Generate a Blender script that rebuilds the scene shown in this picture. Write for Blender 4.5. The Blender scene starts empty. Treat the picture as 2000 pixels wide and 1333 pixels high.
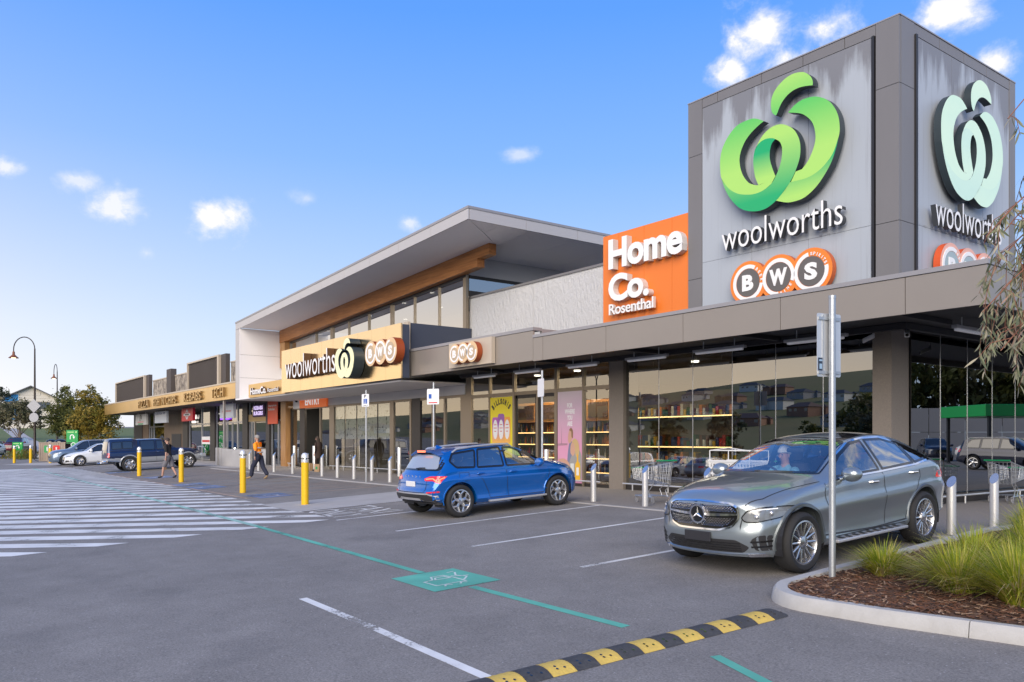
import bpy, bmesh, math, random
from math import sin, cos, pi, sqrt, radians, hypot, atan2
from mathutils import Vector, Matrix
from mathutils.bvhtree import BVHTree
from mathutils.geometry import delaunay_2d_cdt
R = random.Random(7)
scene = bpy.context.scene
COL = scene.collection
# ------------------------------------------------------------------ camera
cam_d = bpy.data.cameras.new("camera")
cam_d.sensor_width = 36.0
cam_d.lens = 28.62
cam_d.shift_y = 0.0967
cam_d.clip_start = 0.1
cam_d.clip_end = 6000
cam = bpy.data.objects.new("camera", cam_d)
cam.location = (0, 0, 1.5)
cam.rotation_euler = (radians(90), 0, atan2(0.80302, 0.59595))
COL.objects.link(cam)
scene.camera = cam
# ------------------------------------------------------------------ sky and sun
SUN_EL = 24.0
SUN_DIR = Vector((0.60, -0.80, 0)).normalized()
sun_az = atan2(SUN_DIR.x, SUN_DIR.y)          # clockwise from +Y
world = bpy.data.worlds.new("World")
scene.world = world
world.use_nodes = True
wn, wl = world.node_tree.nodes, world.node_tree.links
wn.clear()
def wnode(t, **k):
 n = wn.new(t)
 for a, b in k.items():
  setattr(n, a, b)
 return n
def wset(n, **k):
 for a, b in k.items():
  n.inputs[a].default_value = b
 return n
out = wnode("ShaderNodeOutputWorld")
bg = wnode("ShaderNodeBackground")
bg.inputs["Strength"].default_value = 0.15
sky = wnode("ShaderNodeTexSky", sky_type='NISHITA')
sky.sun_disc = False
sky.sun_elevation = radians(SUN_EL)
sky.sun_rotation = sun_az
sky.altitude = 0
sky.air_density = 1.0
sky.dust_density = 0.6
sky.ozone_density = 1.6
tc = wnode("ShaderNodeTexCoord")
sep = wnode("ShaderNodeSeparateXYZ")
wl.new(tc.outputs["Generated"], sep.inputs[0])
# clear evening air: deep blue aloft, pale at the horizon, all the way round
ramp = wnode("ShaderNodeValToRGB")
els = ramp.color_ramp.elements
STOPS = [(0.0, (0.66, 0.78, 0.97)), (0.125, (0.545, 0.715, 0.985)), (0.32, (0.235, 0.48, 1.0)), (0.465, (0.112, 0.355, 1.0)), (0.75, (0.07, 0.22, 0.66)), (1.0, (0.05, 0.15, 0.48))]
els[0].position, els[0].color = STOPS[0][0], STOPS[0][1] + (1,)
els[1].position, els[1].color = STOPS[-1][0], STOPS[-1][1] + (1,)
for p_, c_ in STOPS[1:-1]:
 e_ = els.new(p_)
 e_.color = c_ + (1,)
wl.new(sep.outputs[2], ramp.inputs[0])
SKY_K = 1 / bg.inputs["Strength"].default_value
gain = wnode("ShaderNodeMixRGB", blend_type='MULTIPLY')
gain.inputs[0].default_value = 1.0
gain.inputs[2].default_value = (SKY_K, SKY_K, SKY_K, 1)
wl.new(ramp.outputs[0], gain.inputs[1])
hsv = wnode("ShaderNodeMixRGB")          # the physical sky gives the brightening about the sun
hsv.inputs[0].default_value = 0.07
wl.new(gain.outputs[0], hsv.inputs[1])
wl.new(sky.outputs[0], hsv.inputs[2])
# low sunset glow in the west
GLOW = Vector((-0.75, -0.66, 0.0)).normalized()
nd_ = wnode("ShaderNodeVectorMath", operation='DOT_PRODUCT')
nd_.inputs[1].default_value = GLOW
hz = wnode("ShaderNodeVectorMath", operation='MULTIPLY')
hz.inputs[1].default_value = (1, 1, 0)
wl.new(tc.outputs["Generated"], hz.inputs[0])
hn = wnode("ShaderNodeVectorMath", operation='NORMALIZE')
wl.new(hz.outputs[0], hn.inputs[0])
wl.new(hn.outputs[0], nd_.inputs[0])
# clouds: noise on the projected direction, broken into small fair-weather puffs
def wmath(op, a, b=None, c=None, clamp=False):
 n = wnode("ShaderNodeMath", operation=op)
 n.use_clamp = clamp
 for i, v in enumerate((a, b, c)):
  if v is None:
   continue
  if isinstance(v, (int, float)):
   n.inputs[i].default_value = v
  else:
   wl.new(v, n.inputs[i])
 return n.outputs[0]
def wnoise(scale, detail, vec, rough=0.55, dist=0.0):
 n = wnode("ShaderNodeTexNoise")
 n.inputs["Scale"].default_value = scale
 n.inputs["Detail"].default_value = detail
 n.inputs["Roughness"].default_value = rough
 n.inputs["Distortion"].default_value = dist
 wl.new(vec, n.inputs["Vector"])
 return n.outputs["Fac"]
vm = wnode("ShaderNodeMapping")
vm.inputs["Scale"].default_value = (1, 1, 1.25)
wl.new(tc.outputs["Generated"], vm.inputs["Vector"])
edge = wnoise(15.0, 8, vm.outputs[0], 0.62, 0.3)
fine = wnoise(52.0, 6, vm.outputs[0], 0.6, 0.2)
big = wnoise(5.2, 5, vm.outputs[0], 0.55, 0.2)
wisp = wmath('ADD', wmath('MULTIPLY', edge, 0.75), wmath('MULTIPLY', fine, 0.25))
def puff(d, rx, rz, power=1.0):
 """one cloud: soft ellipse about the direction d, broken up by the noises"""
 d = Vector(d).normalized()
 right = Vector((d.y, -d.x, 0)).normalized()
 up = right.cross(d)
 def dot(v):
  n = wnode("ShaderNodeVectorMath", operation='DOT_PRODUCT')
  wl.new(tc.outputs["Generated"], n.inputs[0])
  n.inputs[1].default_value = v
  return n.outputs["Value"]
 a = wmath('MULTIPLY', dot(right), 1 / rx)
 b = wmath('MULTIPLY', dot(up), 1 / rz)
 r2 = wmath('ADD', wmath('MULTIPLY', a, a), wmath('MULTIPLY', b, b))
 front = wmath('GREATER_THAN', dot(d), 0.0)
 m = wmath('SUBTRACT', 1.0, wmath('SQRT', r2))
 m = wmath('ADD', wmath('MULTIPLY', m, 0.62), wmath('MULTIPLY', wmath('SUBTRACT', wisp, 0.51), 2.1))
 m = wmath('MULTIPLY', m, 2.0, clamp=True)
 m = wmath('MULTIPLY', wmath('MULTIPLY', m, m), front)
 return wmath('MULTIPLY', m, power)
CLOUDS = [   # direction, half-width, half-height, opacity
 ((-0.535, 0.728, 0.429), 0.046, 0.042, 1.0),
 ((-0.512, 0.759, 0.402), 0.054, 0.030, 1.0),
 ((-0.489, 0.761, 0.426), 0.042, 0.034, 0.95),
 ((-0.570, 0.718, 0.398), 0.027, 0.025, 1.0),
 ((-0.388, 0.820, 0.420), 0.055, 0.028, 1.0),
 ((-0.359, 0.857, 0.369), 0.025, 0.019, 0.95),
 ((-0.930, 0.273, 0.247), 0.049, 0.029, 1.1),
 ((-0.951, 0.183, 0.251), 0.036, 0.025, 0.8),
 ((-0.952, 0.141, 0.271), 0.030, 0.015, 0.6),
 ((-0.958, 0.085, 0.275), 0.024, 0.016, 0.75),
 ((-0.956, 0.210, 0.205), 0.016, 0.011, 0.4),
 ((-0.888, 0.367, 0.277), 0.024, 0.012, 0.35),
 ((-0.753, 0.568, 0.331), 0.025, 0.013, 0.5),
 ((-0.842, 0.475, 0.256), 0.019, 0.013, 0.6),
 # the rest of the dome: scattered cloud, and unseen broad banks added for their light
 ((-0.70, -0.60, 0.30), 0.10, 0.030, 0.8),
 ((-0.30, -0.90, 0.24), 0.13, 0.028, 0.8),
 ((0.40, -0.80, 0.35), 0.11, 0.040, 0.9),
 ((0.90, 0.20, 0.35), 0.09, 0.035, 0.8),
 ((0.30, 0.80, 0.55), 0.16, 0.080, 0.8),
 ((0.33, 0.86, 0.36), 0.45, 0.20, 0.9),  # unseen bank added to pale the car windows and cool the side faces
 ((0.75, 0.60, 0.30), 0.22, 0.080, 0.85),
 ((-0.20, -0.30, 0.90), 0.30, 0.200, 0.7),
 ((-0.10, -0.65, 0.72), 0.45, 0.220, 0.8),  # unseen broad cloud added to make the ground light more neutral
 ((0.80, -0.35, 0.50), 0.35, 0.160, 0.8),
]
mask = None
for c_ in CLOUDS:
 m_ = puff(*c_)
 mask = m_ if mask is None else wmath('MAXIMUM', mask, m_)
mask = wmath('MINIMUM', mask, 0.96)
mixc = wnode("ShaderNodeMixRGB")
wl.new(mask, mixc.inputs[0])
g_az = wmath('POWER', wmath('MAXIMUM', wmath('MULTIPLY_ADD', nd_.outputs["Value"], 0.5, 0.5), 0.0), 8.0)
g_el = wmath('POWER', wmath('SUBTRACT', 1.0, wmath('MAXIMUM', sep.outputs[2], 0.0), clamp=True), 5.0)
glow = wmath('MULTIPLY', wmath('MULTIPLY', g_az, g_el), 0.95, clamp=True)
mixg = wnode("ShaderNodeMixRGB")
wl.new(glow, mixg.inputs[0])
wl.new(hsv.outputs[0], mixg.inputs[1])
mixg.inputs[2].default_value = (2.2 * SKY_K, 1.62 * SKY_K, 0.95 * SKY_K, 1)
wl.new(mixg.outputs[0], mixc.inputs[1])
mixc.inputs[2].default_value = (6.6, 6.5, 6.6, 1)
wl.new(mixc.outputs[0], bg.inputs["Color"])
wl.new(bg.outputs[0], out.inputs["Surface"])
sun_d = bpy.data.lights.new("sun", 'SUN')
sun_d.energy = 4.4
sun_d.angle = radians(55)
sun_d.color = (1.0, 0.87, 0.71)
sun = bpy.data.objects.new("sun", sun_d)
sv = Vector((SUN_DIR.x * cos(radians(SUN_EL)), SUN_DIR.y * cos(radians(SUN_EL)), sin(radians(SUN_EL))))
sun.rotation_euler = sv.to_track_quat('Z', 'Y').to_euler()
sun.location = sv * 200
COL.objects.link(sun)
vs = scene.view_settings
vs.view_transform = 'Standard'
vs.look = 'None'
vs.exposure = 0.08
vs.gamma = 1.0
vs.use_curve_mapping = False
scene.display_settings.display_device = 'sRGB'
cy = scene.cycles
cy.max_bounces = 8
cy.diffuse_bounces = 3
cy.glossy_bounces = 4
cy.transmission_bounces = 6
cy.transparent_max_bounces = 12
cy.caustics_reflective = False
cy.caustics_refractive = False
cy.sample_clamp_indirect = 6.0
cy.use_denoising = True
# ------------------------------------------------------------------ helpers
MATS = {}
def M(name, col, rough=0.6, metal=0.0, noise=None, bump=None, coat=0.0, emit=None, spec=None, alpha=None, stretch=None):
 """procedural material. noise=(scale, strength, colour2), bump=(scale, strength), emit=(colour, strength)"""
 if name in MATS:
  return MATS[name]
 m = bpy.data.materials.new(name)
 m.use_nodes = True
 nt = m.node_tree
 b = nt.nodes["Principled BSDF"]
 c4 = tuple(col) + (1,)
 b.inputs["Base Color"].default_value = c4
 b.inputs["Roughness"].default_value = rough
 b.inputs["Metallic"].default_value = metal
 if spec is not None:
  b.inputs["Specular IOR Level"].default_value = spec
 if coat:
  b.inputs["Coat Weight"].default_value = coat
  b.inputs["Coat Roughness"].default_value = 0.04
 if emit:
  b.inputs["Emission Color"].default_value = tuple(emit[0]) + (1,)
  b.inputs["Emission Strength"].default_value = emit[1]
 vec = None
 if noise or bump:
  t = nt.nodes.new("ShaderNodeTexCoord")
  vec = t.outputs["Object"]
  if stretch:
   mp = nt.nodes.new("ShaderNodeMapping")
   mp.inputs["Scale"].default_value = stretch
   nt.links.new(vec, mp.inputs[0])
   vec = mp.outputs[0]
 if noise:
  n = nt.nodes.new("ShaderNodeTexNoise")
  n.inputs["Scale"].default_value = noise[0]
  n.inputs["Detail"].default_value = 6
  n.inputs["Roughness"].default_value = 0.62
  nt.links.new(vec, n.inputs["Vector"])
  rmp = nt.nodes.new("ShaderNodeMapRange")
  rmp.inputs[1].default_value = 0.32
  rmp.inputs[2].default_value = 0.68
  rmp.inputs[3].default_value = 0.0
  rmp.inputs[4].default_value = noise[1]
  nt.links.new(n.outputs["Fac"], rmp.inputs[0])
  mx = nt.nodes.new("ShaderNodeMixRGB")
  mx.inputs[1].default_value = c4
  mx.inputs[2].default_value = tuple(noise[2]) + (1,)
  nt.links.new(rmp.outputs[0], mx.inputs[0])
  nt.links.new(mx.outputs[0], b.inputs["Base Color"])
 if bump:
  n = nt.nodes.new("ShaderNodeTexNoise")
  n.inputs["Scale"].default_value = bump[0]
  n.inputs["Detail"].default_value = 4
  nt.links.new(vec, n.inputs["Vector"])
  bp = nt.nodes.new("ShaderNodeBump")
  bp.inputs["Strength"].default_value = bump[1]
  bp.inputs["Distance"].default_value = 0.02
  nt.links.new(n.outputs["Fac"], bp.inputs["Height"])
  nt.links.new(bp.outputs[0], b.inputs["Normal"])
 MATS[name] = m
 return m
def nodes(m):
 return m.node_tree.nodes, m.node_tree.links, m.node_tree.nodes["Principled BSDF"]
def glass_mat(name, tint, refl, rough=0.0, ior=1.5):
 """window pane: clear tinted glass that mirrors more at grazing angles"""
 m = bpy.data.materials.new(name)
 m.use_nodes = True
 nt = m.node_tree
 nt.nodes.clear()
 o = nt.nodes.new("ShaderNodeOutputMaterial")
 tr = nt.nodes.new("ShaderNodeBsdfTransparent")
 tr.inputs[0].default_value = tuple(tint) + (1,)
 gl = nt.nodes.new("ShaderNodeBsdfGlossy")
 gl.inputs["Roughness"].default_value = rough
 gl.inputs["Color"].default_value = (0.93, 0.95, 0.96, 1)
 fr = nt.nodes.new("ShaderNodeFresnel")
 fr.inputs[0].default_value = ior
 ad = nt.nodes.new("ShaderNodeMath")
 ad.operation = 'MULTIPLY_ADD'
 ad.use_clamp = True
 ad.inputs[1].default_value = 1.0
 ad.inputs[2].default_value = refl
 nt.links.new(fr.outputs[0], ad.inputs[0])
 mx = nt.nodes.new("ShaderNodeMixShader")
 ge = nt.nodes.new("ShaderNodeNewGeometry")
 bf = nt.nodes.new("ShaderNodeMath")
 bf.operation = 'SUBTRACT'
 bf.inputs[0].default_value = 1.0
 nt.links.new(ge.outputs["Backfacing"], bf.inputs[1])
 fm = nt.nodes.new("ShaderNodeMath")
 fm.operation = 'MULTIPLY'
 nt.links.new(ad.outputs[0], fm.inputs[0])
 nt.links.new(bf.outputs[0], fm.inputs[1])
 nt.links.new(fm.outputs[0], mx.inputs[0])
 tc_ = nt.nodes.new("ShaderNodeMixRGB")
 tc_.inputs[1].default_value = tuple(tint) + (1,)
 tc_.inputs[2].default_value = (1, 1, 1, 1)
 nt.links.new(ge.outputs["Backfacing"], tc_.inputs[0])
 nt.links.new(tc_.outputs[0], tr.inputs[0])
 nt.links.new(tr.outputs[0], mx.inputs[1])
 nt.links.new(gl.outputs[0], mx.inputs[2])
 nt.links.new(mx.outputs[0], o.inputs[0])
 MATS[name] = m
 return m
def smooth_all(me, ang=35):
 me.polygons.foreach_set("use_smooth", [True] * len(me.polygons))
 me.set_sharp_from_angle(angle=radians(ang))
class MB:
 """collects simple shapes, then becomes ONE mesh object"""
 def __init__(self):
  self.v, self.f, self.mi = [], [], []
  self.cur = 0
 def add(self, vs, fs):
  o = len(self.v)
  self.v += [tuple(p) for p in vs]
  for f in fs:
   self.f.append(tuple(o + i for i in f))
   self.mi.append(self.cur)
  return self
 def box(self, x0, y0, z0, x1, y1, z1):
  x0, x1 = min(x0, x1), max(x0, x1)
  y0, y1 = min(y0, y1), max(y0, y1)
  z0, z1 = min(z0, z1), max(z0, z1)
  vs = [(x, y, z) for z in (z0, z1) for x, y in ((x0, y0), (x1, y0), (x1, y1), (x0, y1))]
  return self.add(vs, [(3, 2, 1, 0), (4, 5, 6, 7), (0, 1, 5, 4), (1, 2, 6, 5), (2, 3, 7, 6), (3, 0, 4, 7)])
 def rbox(self, x0, y0, z0, x1, y1, z1, b=0.01):
  """box with chamfered edges"""
  x0, x1 = min(x0, x1), max(x0, x1)
  y0, y1 = min(y0, y1), max(y0, y1)
  z0, z1 = min(z0, z1), max(z0, z1)
  bm = bmesh.new()
  bmesh.ops.create_cube(bm, size=1)
  for v in bm.verts:
   v.co = Vector((x0 if v.co.x < 0 else x1, y0 if v.co.y < 0 else y1, z0 if v.co.z < 0 else z1))
  bmesh.ops.bevel(bm, geom=bm.edges[:], offset=b, segments=2, affect='EDGES', profile=0.5)
  bm.verts.index_update()
  self.add([v.co[:] for v in bm.verts], [[v.index for v in f.verts] for f in bm.faces])
  bm.free()
  return self
 def prism(self, pts, org, u, v, d0, d1):
  """polygon pts in the plane (org, u, v) pushed out from d0 to d1 along u x v"""
  u, v, org = Vector(u), Vector(v), Vector(org)
  n = u.cross(v)
  a = sum(pts[i][0] * pts[(i + 1) % len(pts)][1] - pts[(i + 1) % len(pts)][0] * pts[i][1] for i in range(len(pts)))
  if a < 0:
   pts = pts[::-1]
  k = len(pts)
  vs = [org + u * p[0] + v * p[1] + n * d for d in (d0, d1) for p in pts]
  fs = [tuple(range(k - 1, -1, -1)), tuple(range(k, 2 * k))]
  fs += [(i, (i + 1) % k, k + (i + 1) % k, k + i) for i in range(k)]
  return self.add(vs, fs)
 def flat(self, pts, org, u, v, d=0.0):
  u, v, org = Vector(u), Vector(v), Vector(org)
  n = u.cross(v)
  a = sum(pts[i][0] * pts[(i + 1) % len(pts)][1] - pts[(i + 1) % len(pts)][0] * pts[i][1] for i in range(len(pts)))
  if a < 0:
   pts = pts[::-1]
  return self.add([org + u * p[0] + v * p[1] + n * d for p in pts], [tuple(range(len(pts)))])
 def ring(self, c, r0, r1, org, u, v, d0, d1, a0=0.0, a1=2 * pi, n=40):
  """flat annulus sector with thickness"""
  u, v, org = Vector(u), Vector(v), Vector(org)
  w = u.cross(v)
  vs, fs = [], []
  for i in range(n + 1):
   a = a0 + (a1 - a0) * i / n
   for r, d in ((r0, d1), (r1, d1), (r1, d0), (r0, d0)):
    vs.append(org + u * (c[0] + r * cos(a)) + v * (c[1] + r * sin(a)) + w * d)
  for i in range(n):
   for j in range(4):
    fs.append((i * 4 + j, i * 4 + (j + 1) % 4, i * 4 + 4 + (j + 1) % 4, i * 4 + 4 + j)[::-1])
  if a1 - a0 < 2 * pi - 1e-6:
   fs += [(0, 1, 2, 3), (n * 4 + 3, n * 4 + 2, n * 4 + 1, n * 4)]
  return self.add(vs, fs)
 def tube(self, pts, r, n=8, cap=True):
  pts = [Vector(p) for p in pts]
  rs = r if isinstance(r, (list, tuple)) else [r] * len(pts)
  vs, fs = [], []
  ref = None
  for i, p in enumerate(pts):
   d = (pts[min(i + 1, len(pts) - 1)] - pts[max(i - 1, 0)])
   d = d.normalized() if d.length > 1e-9 else Vector((0, 0, 1))
   if ref is None:
    ref = Vector((1, 0, 0)) if abs(d.x) < 0.8 else Vector((0, 1, 0))
   a = (ref - d * ref.dot(d)).normalized()
   ref = a
   b = d.cross(a)
   for k in range(n):
    t = 2 * pi * k / n
    vs.append(p + (a * cos(t) + b * sin(t)) * rs[i])
  for i in range(len(pts) - 1):
   for k in range(n):
    fs.append((i * n + k, i * n + (k + 1) % n, (i + 1) * n + (k + 1) % n, (i + 1) * n + k))
  if cap:
   fs += [tuple(range(n - 1, -1, -1)), tuple(range((len(pts) - 1) * n, len(pts) * n))]
  return self.add(vs, fs)
 def lathe(self, prof, c=(0, 0, 0), axis='z', n=24, cap=True):
  """prof: (radius, height) pairs turned about an axis through c"""
  vs, fs = [], []
  for r, h in prof:
   for k in range(n):
    a = 2 * pi * k / n
    x, y = r * cos(a), r * sin(a)
    p = (x, y, h) if axis == 'z' else ((h, x, y) if axis == 'x' else (y, h, x))
    vs.append((c[0] + p[0], c[1] + p[1], c[2] + p[2]))
  for i in range(len(prof) - 1):
   for k in range(n):
    fs.append((i * n + k, i * n + (k + 1) % n, (i + 1) * n + (k + 1) % n, (i + 1) * n + k))
  if cap and prof[0][0] > 1e-6:
   fs.append(tuple(range(n - 1, -1, -1)))
  if cap and prof[-1][0] > 1e-6:
   fs.append(tuple(range((len(prof) - 1) * n, len(prof) * n)))
  return self.add(vs, fs)
 def blob(self, c, r, n=10):
  r = (r, r, r) if isinstance(r, (int, float)) else r
  prof = [(sin(pi * i / n), -cos(pi * i / n)) for i in range(n + 1)]
  vs, fs, m = [], [], 2 * n
  for s, h in prof:
   for k in range(m):
    a = 2 * pi * k / m
    vs.append((c[0] + r[0] * s * cos(a), c[1] + r[1] * s * sin(a), c[2] + r[2] * h))
  for i in range(n):
   for k in range(m):
    fs.append((i * m + k, i * m + (k + 1) % m, (i + 1) * m + (k + 1) % m, (i + 1) * m + k))
  return self.add(vs, fs)
 def mesh(self, name, mats, smooth=None, root=None):
  me = bpy.data.meshes.new(name)
  o = ROOTLOC.get(root.name) if root is not None else None
  v = self.v if o is None else [(p[0] - o[0], p[1] - o[1], p[2] - o[2]) for p in self.v]
  me.from_pydata(v, [], self.f)
  for m in (mats if isinstance(mats, (list, tuple)) else [mats]):
   me.materials.append(m)
  if any(self.mi):
   me.polygons.foreach_set("material_index", self.mi)
  me.update()
  if smooth:
   smooth_all(me, smooth)
  return me
 def build(self, name, mats, parent=None, smooth=None, **props):
  root = parent
  while root is not None and root.parent is not None:
   root = root.parent
  me = self.mesh(name, mats, smooth, root)
  o = bpy.data.objects.new(name, me)
  COL.objects.link(o)
  if parent is not None:
   o.parent = parent
  for k, val in props.items():
   o[k] = val
  return o
ROOTLOC = {}     # roots whose parts are given in world coordinates
def thing(name, label, cat, loc=(0, 0, 0), rz=0.0, group=None, world=False):
 o = bpy.data.objects.new(name, None)
 o.empty_display_size = 0.2
 COL.objects.link(o)
 o.location = loc
 o.rotation_euler = (0, 0, rz)
 o['label'] = label
 o['category'] = cat
 if group:
  o['group'] = group
 if world:
  ROOTLOC[o.name] = tuple(loc)
 return o
def tag(o, label, cat, group=None):
 o['label'] = label
 o['category'] = cat
 if group:
  o['group'] = group
 return o
def dup(root, loc=None, rz=None, label=None):
 """copy a thing with its parts and sub-parts, sharing mesh data"""
 r = root.copy()
 COL.objects.link(r)
 if loc is not None:
  r.location = loc
 if rz is not None:
  r.rotation_euler = (root.rotation_euler.x, root.rotation_euler.y, rz)
 if label:
  r['label'] = label
 for ch in root.children:
  c = ch.copy()
  COL.objects.link(c)
  c.parent = r
  for g in ch.children:
   d = g.copy()
   COL.objects.link(d)
   d.parent = c
 return r
def place(mesh_obj, parent):
 """another part that shares the mesh of mesh_obj"""
 c = mesh_obj.copy()
 COL.objects.link(c)
 c.parent = parent
 return c
XU, YU, ZU = (1, 0, 0), (0, 1, 0), (0, 0, 1)
def text_geo(s, bold=0.0, spacing=1.0, res=3, shear=0.0):
 """outline of a word as (verts, faces) in 0..1 box heights, flat"""
 cu = bpy.data.curves.new("word", 'FONT')
 cu.body = s
 cu.size = 1.0
 cu.offset = bold
 cu.space_character = spacing
 cu.resolution_u = res
 cu.shear = shear
 ob = bpy.data.objects.new("word", cu)
 COL.objects.link(ob)
 dg = bpy.context.evaluated_depsgraph_get()
 me = bpy.data.meshes.new_from_object(ob.evaluated_get(dg))
 vs = [v.co.copy() for v in me.vertices]
 fs = [tuple(p.vertices) for p in me.polygons]
 bpy.data.objects.remove(ob)
 bpy.data.meshes.remove(me)
 bpy.data.curves.remove(cu)
 return vs, fs
def text_box(mb, s, org, u, v, w, h, d0, d1, bold=0.0, spacing=1.0, ref=None, res=3):
 """the word s fitted to a box w x h whose lower corner is org; extruded d0..d1 along u x v. ref: letters whose height is h"""
 vs, fs = text_geo(s, bold, spacing, res)
 if not vs:
  return mb
 x0, x1 = min(p.x for p in vs), max(p.x for p in vs)
 if ref:
  rv, _ = text_geo(ref, bold, 1.0, res)
  y0, y1 = min(p.y for p in rv), max(p.y for p in rv)
 else:
  y0, y1 = min(p.y for p in vs), max(p.y for p in vs)
 u, v, org = Vector(u), Vector(v), Vector(org)
 n = u.cross(v)
 P2 = [((p.x - x0) / (x1 - x0) * w, (p.y - y0) / (y1 - y0) * h) for p in vs]
 k = len(P2)
 top = [org + u * a + v * b + n * d1 for a, b in P2]
 if d1 - d0 < 1e-6:
  return mb.add(top, fs)
 bot = [org + u * a + v * b + n * d0 for a, b in P2]
 cnt = {}
 for f in fs:
  for i in range(len(f)):
   e = (f[i], f[(i + 1) % len(f)])
   cnt[e] = cnt.get(e, 0) + 1
 side = [(b, a, k + a, k + b) for (a, b) in cnt if (b, a) not in cnt]
 return mb.add(top + bot, list(fs) + [tuple(k + i for i in reversed(f)) for f in fs] + side)
def spline(pts, closed=True, n=5, sharp=50):
 """Catmull-Rom through pts, keeping sharp corners"""
 P = [Vector(p) for p in pts]
 k = len(P)
 corner = []
 for i in range(k):
  a, b, c = P[(i - 1) % k], P[i], P[(i + 1) % k]
  d1, d2 = (b - a), (c - b)
  ang = 0 if d1.length < 1e-9 or d2.length < 1e-9 else math.degrees(d1.angle(d2))
  corner.append(ang > sharp)
 res = []
 for i in range(k if closed else k - 1):
  p1, p2 = P[i], P[(i + 1) % k]
  p0 = P[(i - 1) % k] if not corner[i] else p1 * 2 - p2
  p3 = P[(i + 2) % k] if not corner[(i + 1) % k] else p2 * 2 - p1
  if corner[i]:
   p0 = p1
  if corner[(i + 1) % k]:
   p3 = p2
  for j in range(n):
   t = j / n
   q = 0.5 * ((2 * p1) + (p2 - p0) * t + (2 * p0 - 5 * p1 + 4 * p2 - p3) * t * t + (3 * p1 - p0 - 3 * p2 + p3) * t ** 3)
   res.append((q.x, q.y))
 if not closed:
  res.append((P[-1].x, P[-1].y))
 return res
SL, YK = 0.05, 13.1
def zg(x, y):
 """height of the ground: the car park falls 5 % away from the shops"""
 if y >= YK:
  z = 0.0
 else:
  z = -SL * (YK - max(y, -10.0))
 if x < -86:
  t = min(1.0, (-86 - x) / 30.0)
  z = z * (1 - t) + t * min(4.2, 0.035 * (-86 - x))
 if y < -45:
  z += 0.0
 return z
# ------------------------------------------------------------------ materials of the setting
def asphalt_mat():
 m = M("asphalt", (0.15, 0.152, 0.162), 0.82)
 nd, lk, b = nodes(m)
 t = nd.new("ShaderNodeTexCoord")
 def nz(scale, detail, rough=0.6):
  n = nd.new("ShaderNodeTexNoise")
  n.inputs["Scale"].default_value = scale
  n.inputs["Detail"].default_value = detail
  n.inputs["Roughness"].default_value = rough
  lk.new(t.outputs["Object"], n.inputs["Vector"])
  return n.outputs["Fac"]
 def rng(a, lo, hi, o0, o1):
  n = nd.new("ShaderNodeMapRange")
  n.inputs[1].default_value, n.inputs[2].default_value = lo, hi
  n.inputs[3].default_value, n.inputs[4].default_value = o0, o1
  lk.new(a, n.inputs[0])
  return n.outputs[0]
 def mul(c, f):
  n = nd.new("ShaderNodeMixRGB")
  n.blend_type = 'MULTIPLY'
  n.inputs[0].default_value = 1
  lk.new(c, n.inputs[1])
  lk.new(f, n.inputs[2])
  return n.outputs[0]
 col = nd.new("ShaderNodeRGB")
 col.outputs[0].default_value = (0.225, 0.212, 0.198, 1)
 c = mul(col.outputs[0], rng(nz(0.22, 5), 0.3, 0.7, 0.92, 1.07))
 c = mul(c, rng(nz(1.1, 8, .7), 0.3, 0.7, 0.82, 1.12))
 c = mul(c, rng(nz(48, 5, 0.8), 0.3, 0.72, 0.5, 1.6))
 vo = nd.new("ShaderNodeTexVoronoi")
 vo.inputs["Scale"].default_value = 17
 vo.inputs["Randomness"].default_value = 1
 lk.new(t.outputs["Object"], vo.inputs["Vector"])
 sp = rng(vo.outputs["Distance"], 0.09, 0.15, 1, 0)        # pale stones in the surface
 pick = nd.new("ShaderNodeSeparateColor")
 lk.new(vo.outputs["Color"], pick.inputs[0])
 pk = nd.new("ShaderNodeMath")
 pk.operation = 'GREATER_THAN'
 pk.inputs[1].default_value = 0.74
 lk.new(pick.outputs[0], pk.inputs[0])
 sm = nd.new("ShaderNodeMath")
 sm.operation = 'MULTIPLY'
 lk.new(sp, sm.inputs[0])
 lk.new(pk.outputs[0], sm.inputs[1])
 mx = nd.new("ShaderNodeMixRGB")
 lk.new(sm.outputs[0], mx.inputs[0])
 lk.new(c, mx.inputs[1])
 mx.inputs[2].default_value = (0.42, 0.42, 0.43, 1)
 # oil drips and tyre-worn patches
 oil = rng(nz(0.62, 3, 0.5), 0.62, 0.74, 0.0, 0.22)
 mo = nd.new("ShaderNodeMixRGB")
 lk.new(oil, mo.inputs[0])
 lk.new(mx.outputs[0], mo.inputs[1])
 mo.inputs[2].default_value = (0.085, 0.082, 0.082, 1)
 lk.new(mo.outputs[0], b.inputs["Base Color"])
 bp = nd.new("ShaderNodeBump")
 bp.inputs["Strength"].default_value = 0.5
 bp.inputs["Distance"].default_value = 0.006
 lk.new(nz(130, 3, 0.7), bp.inputs["Height"])
 lk.new(bp.outputs[0], b.inputs["Normal"])
 return m
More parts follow.
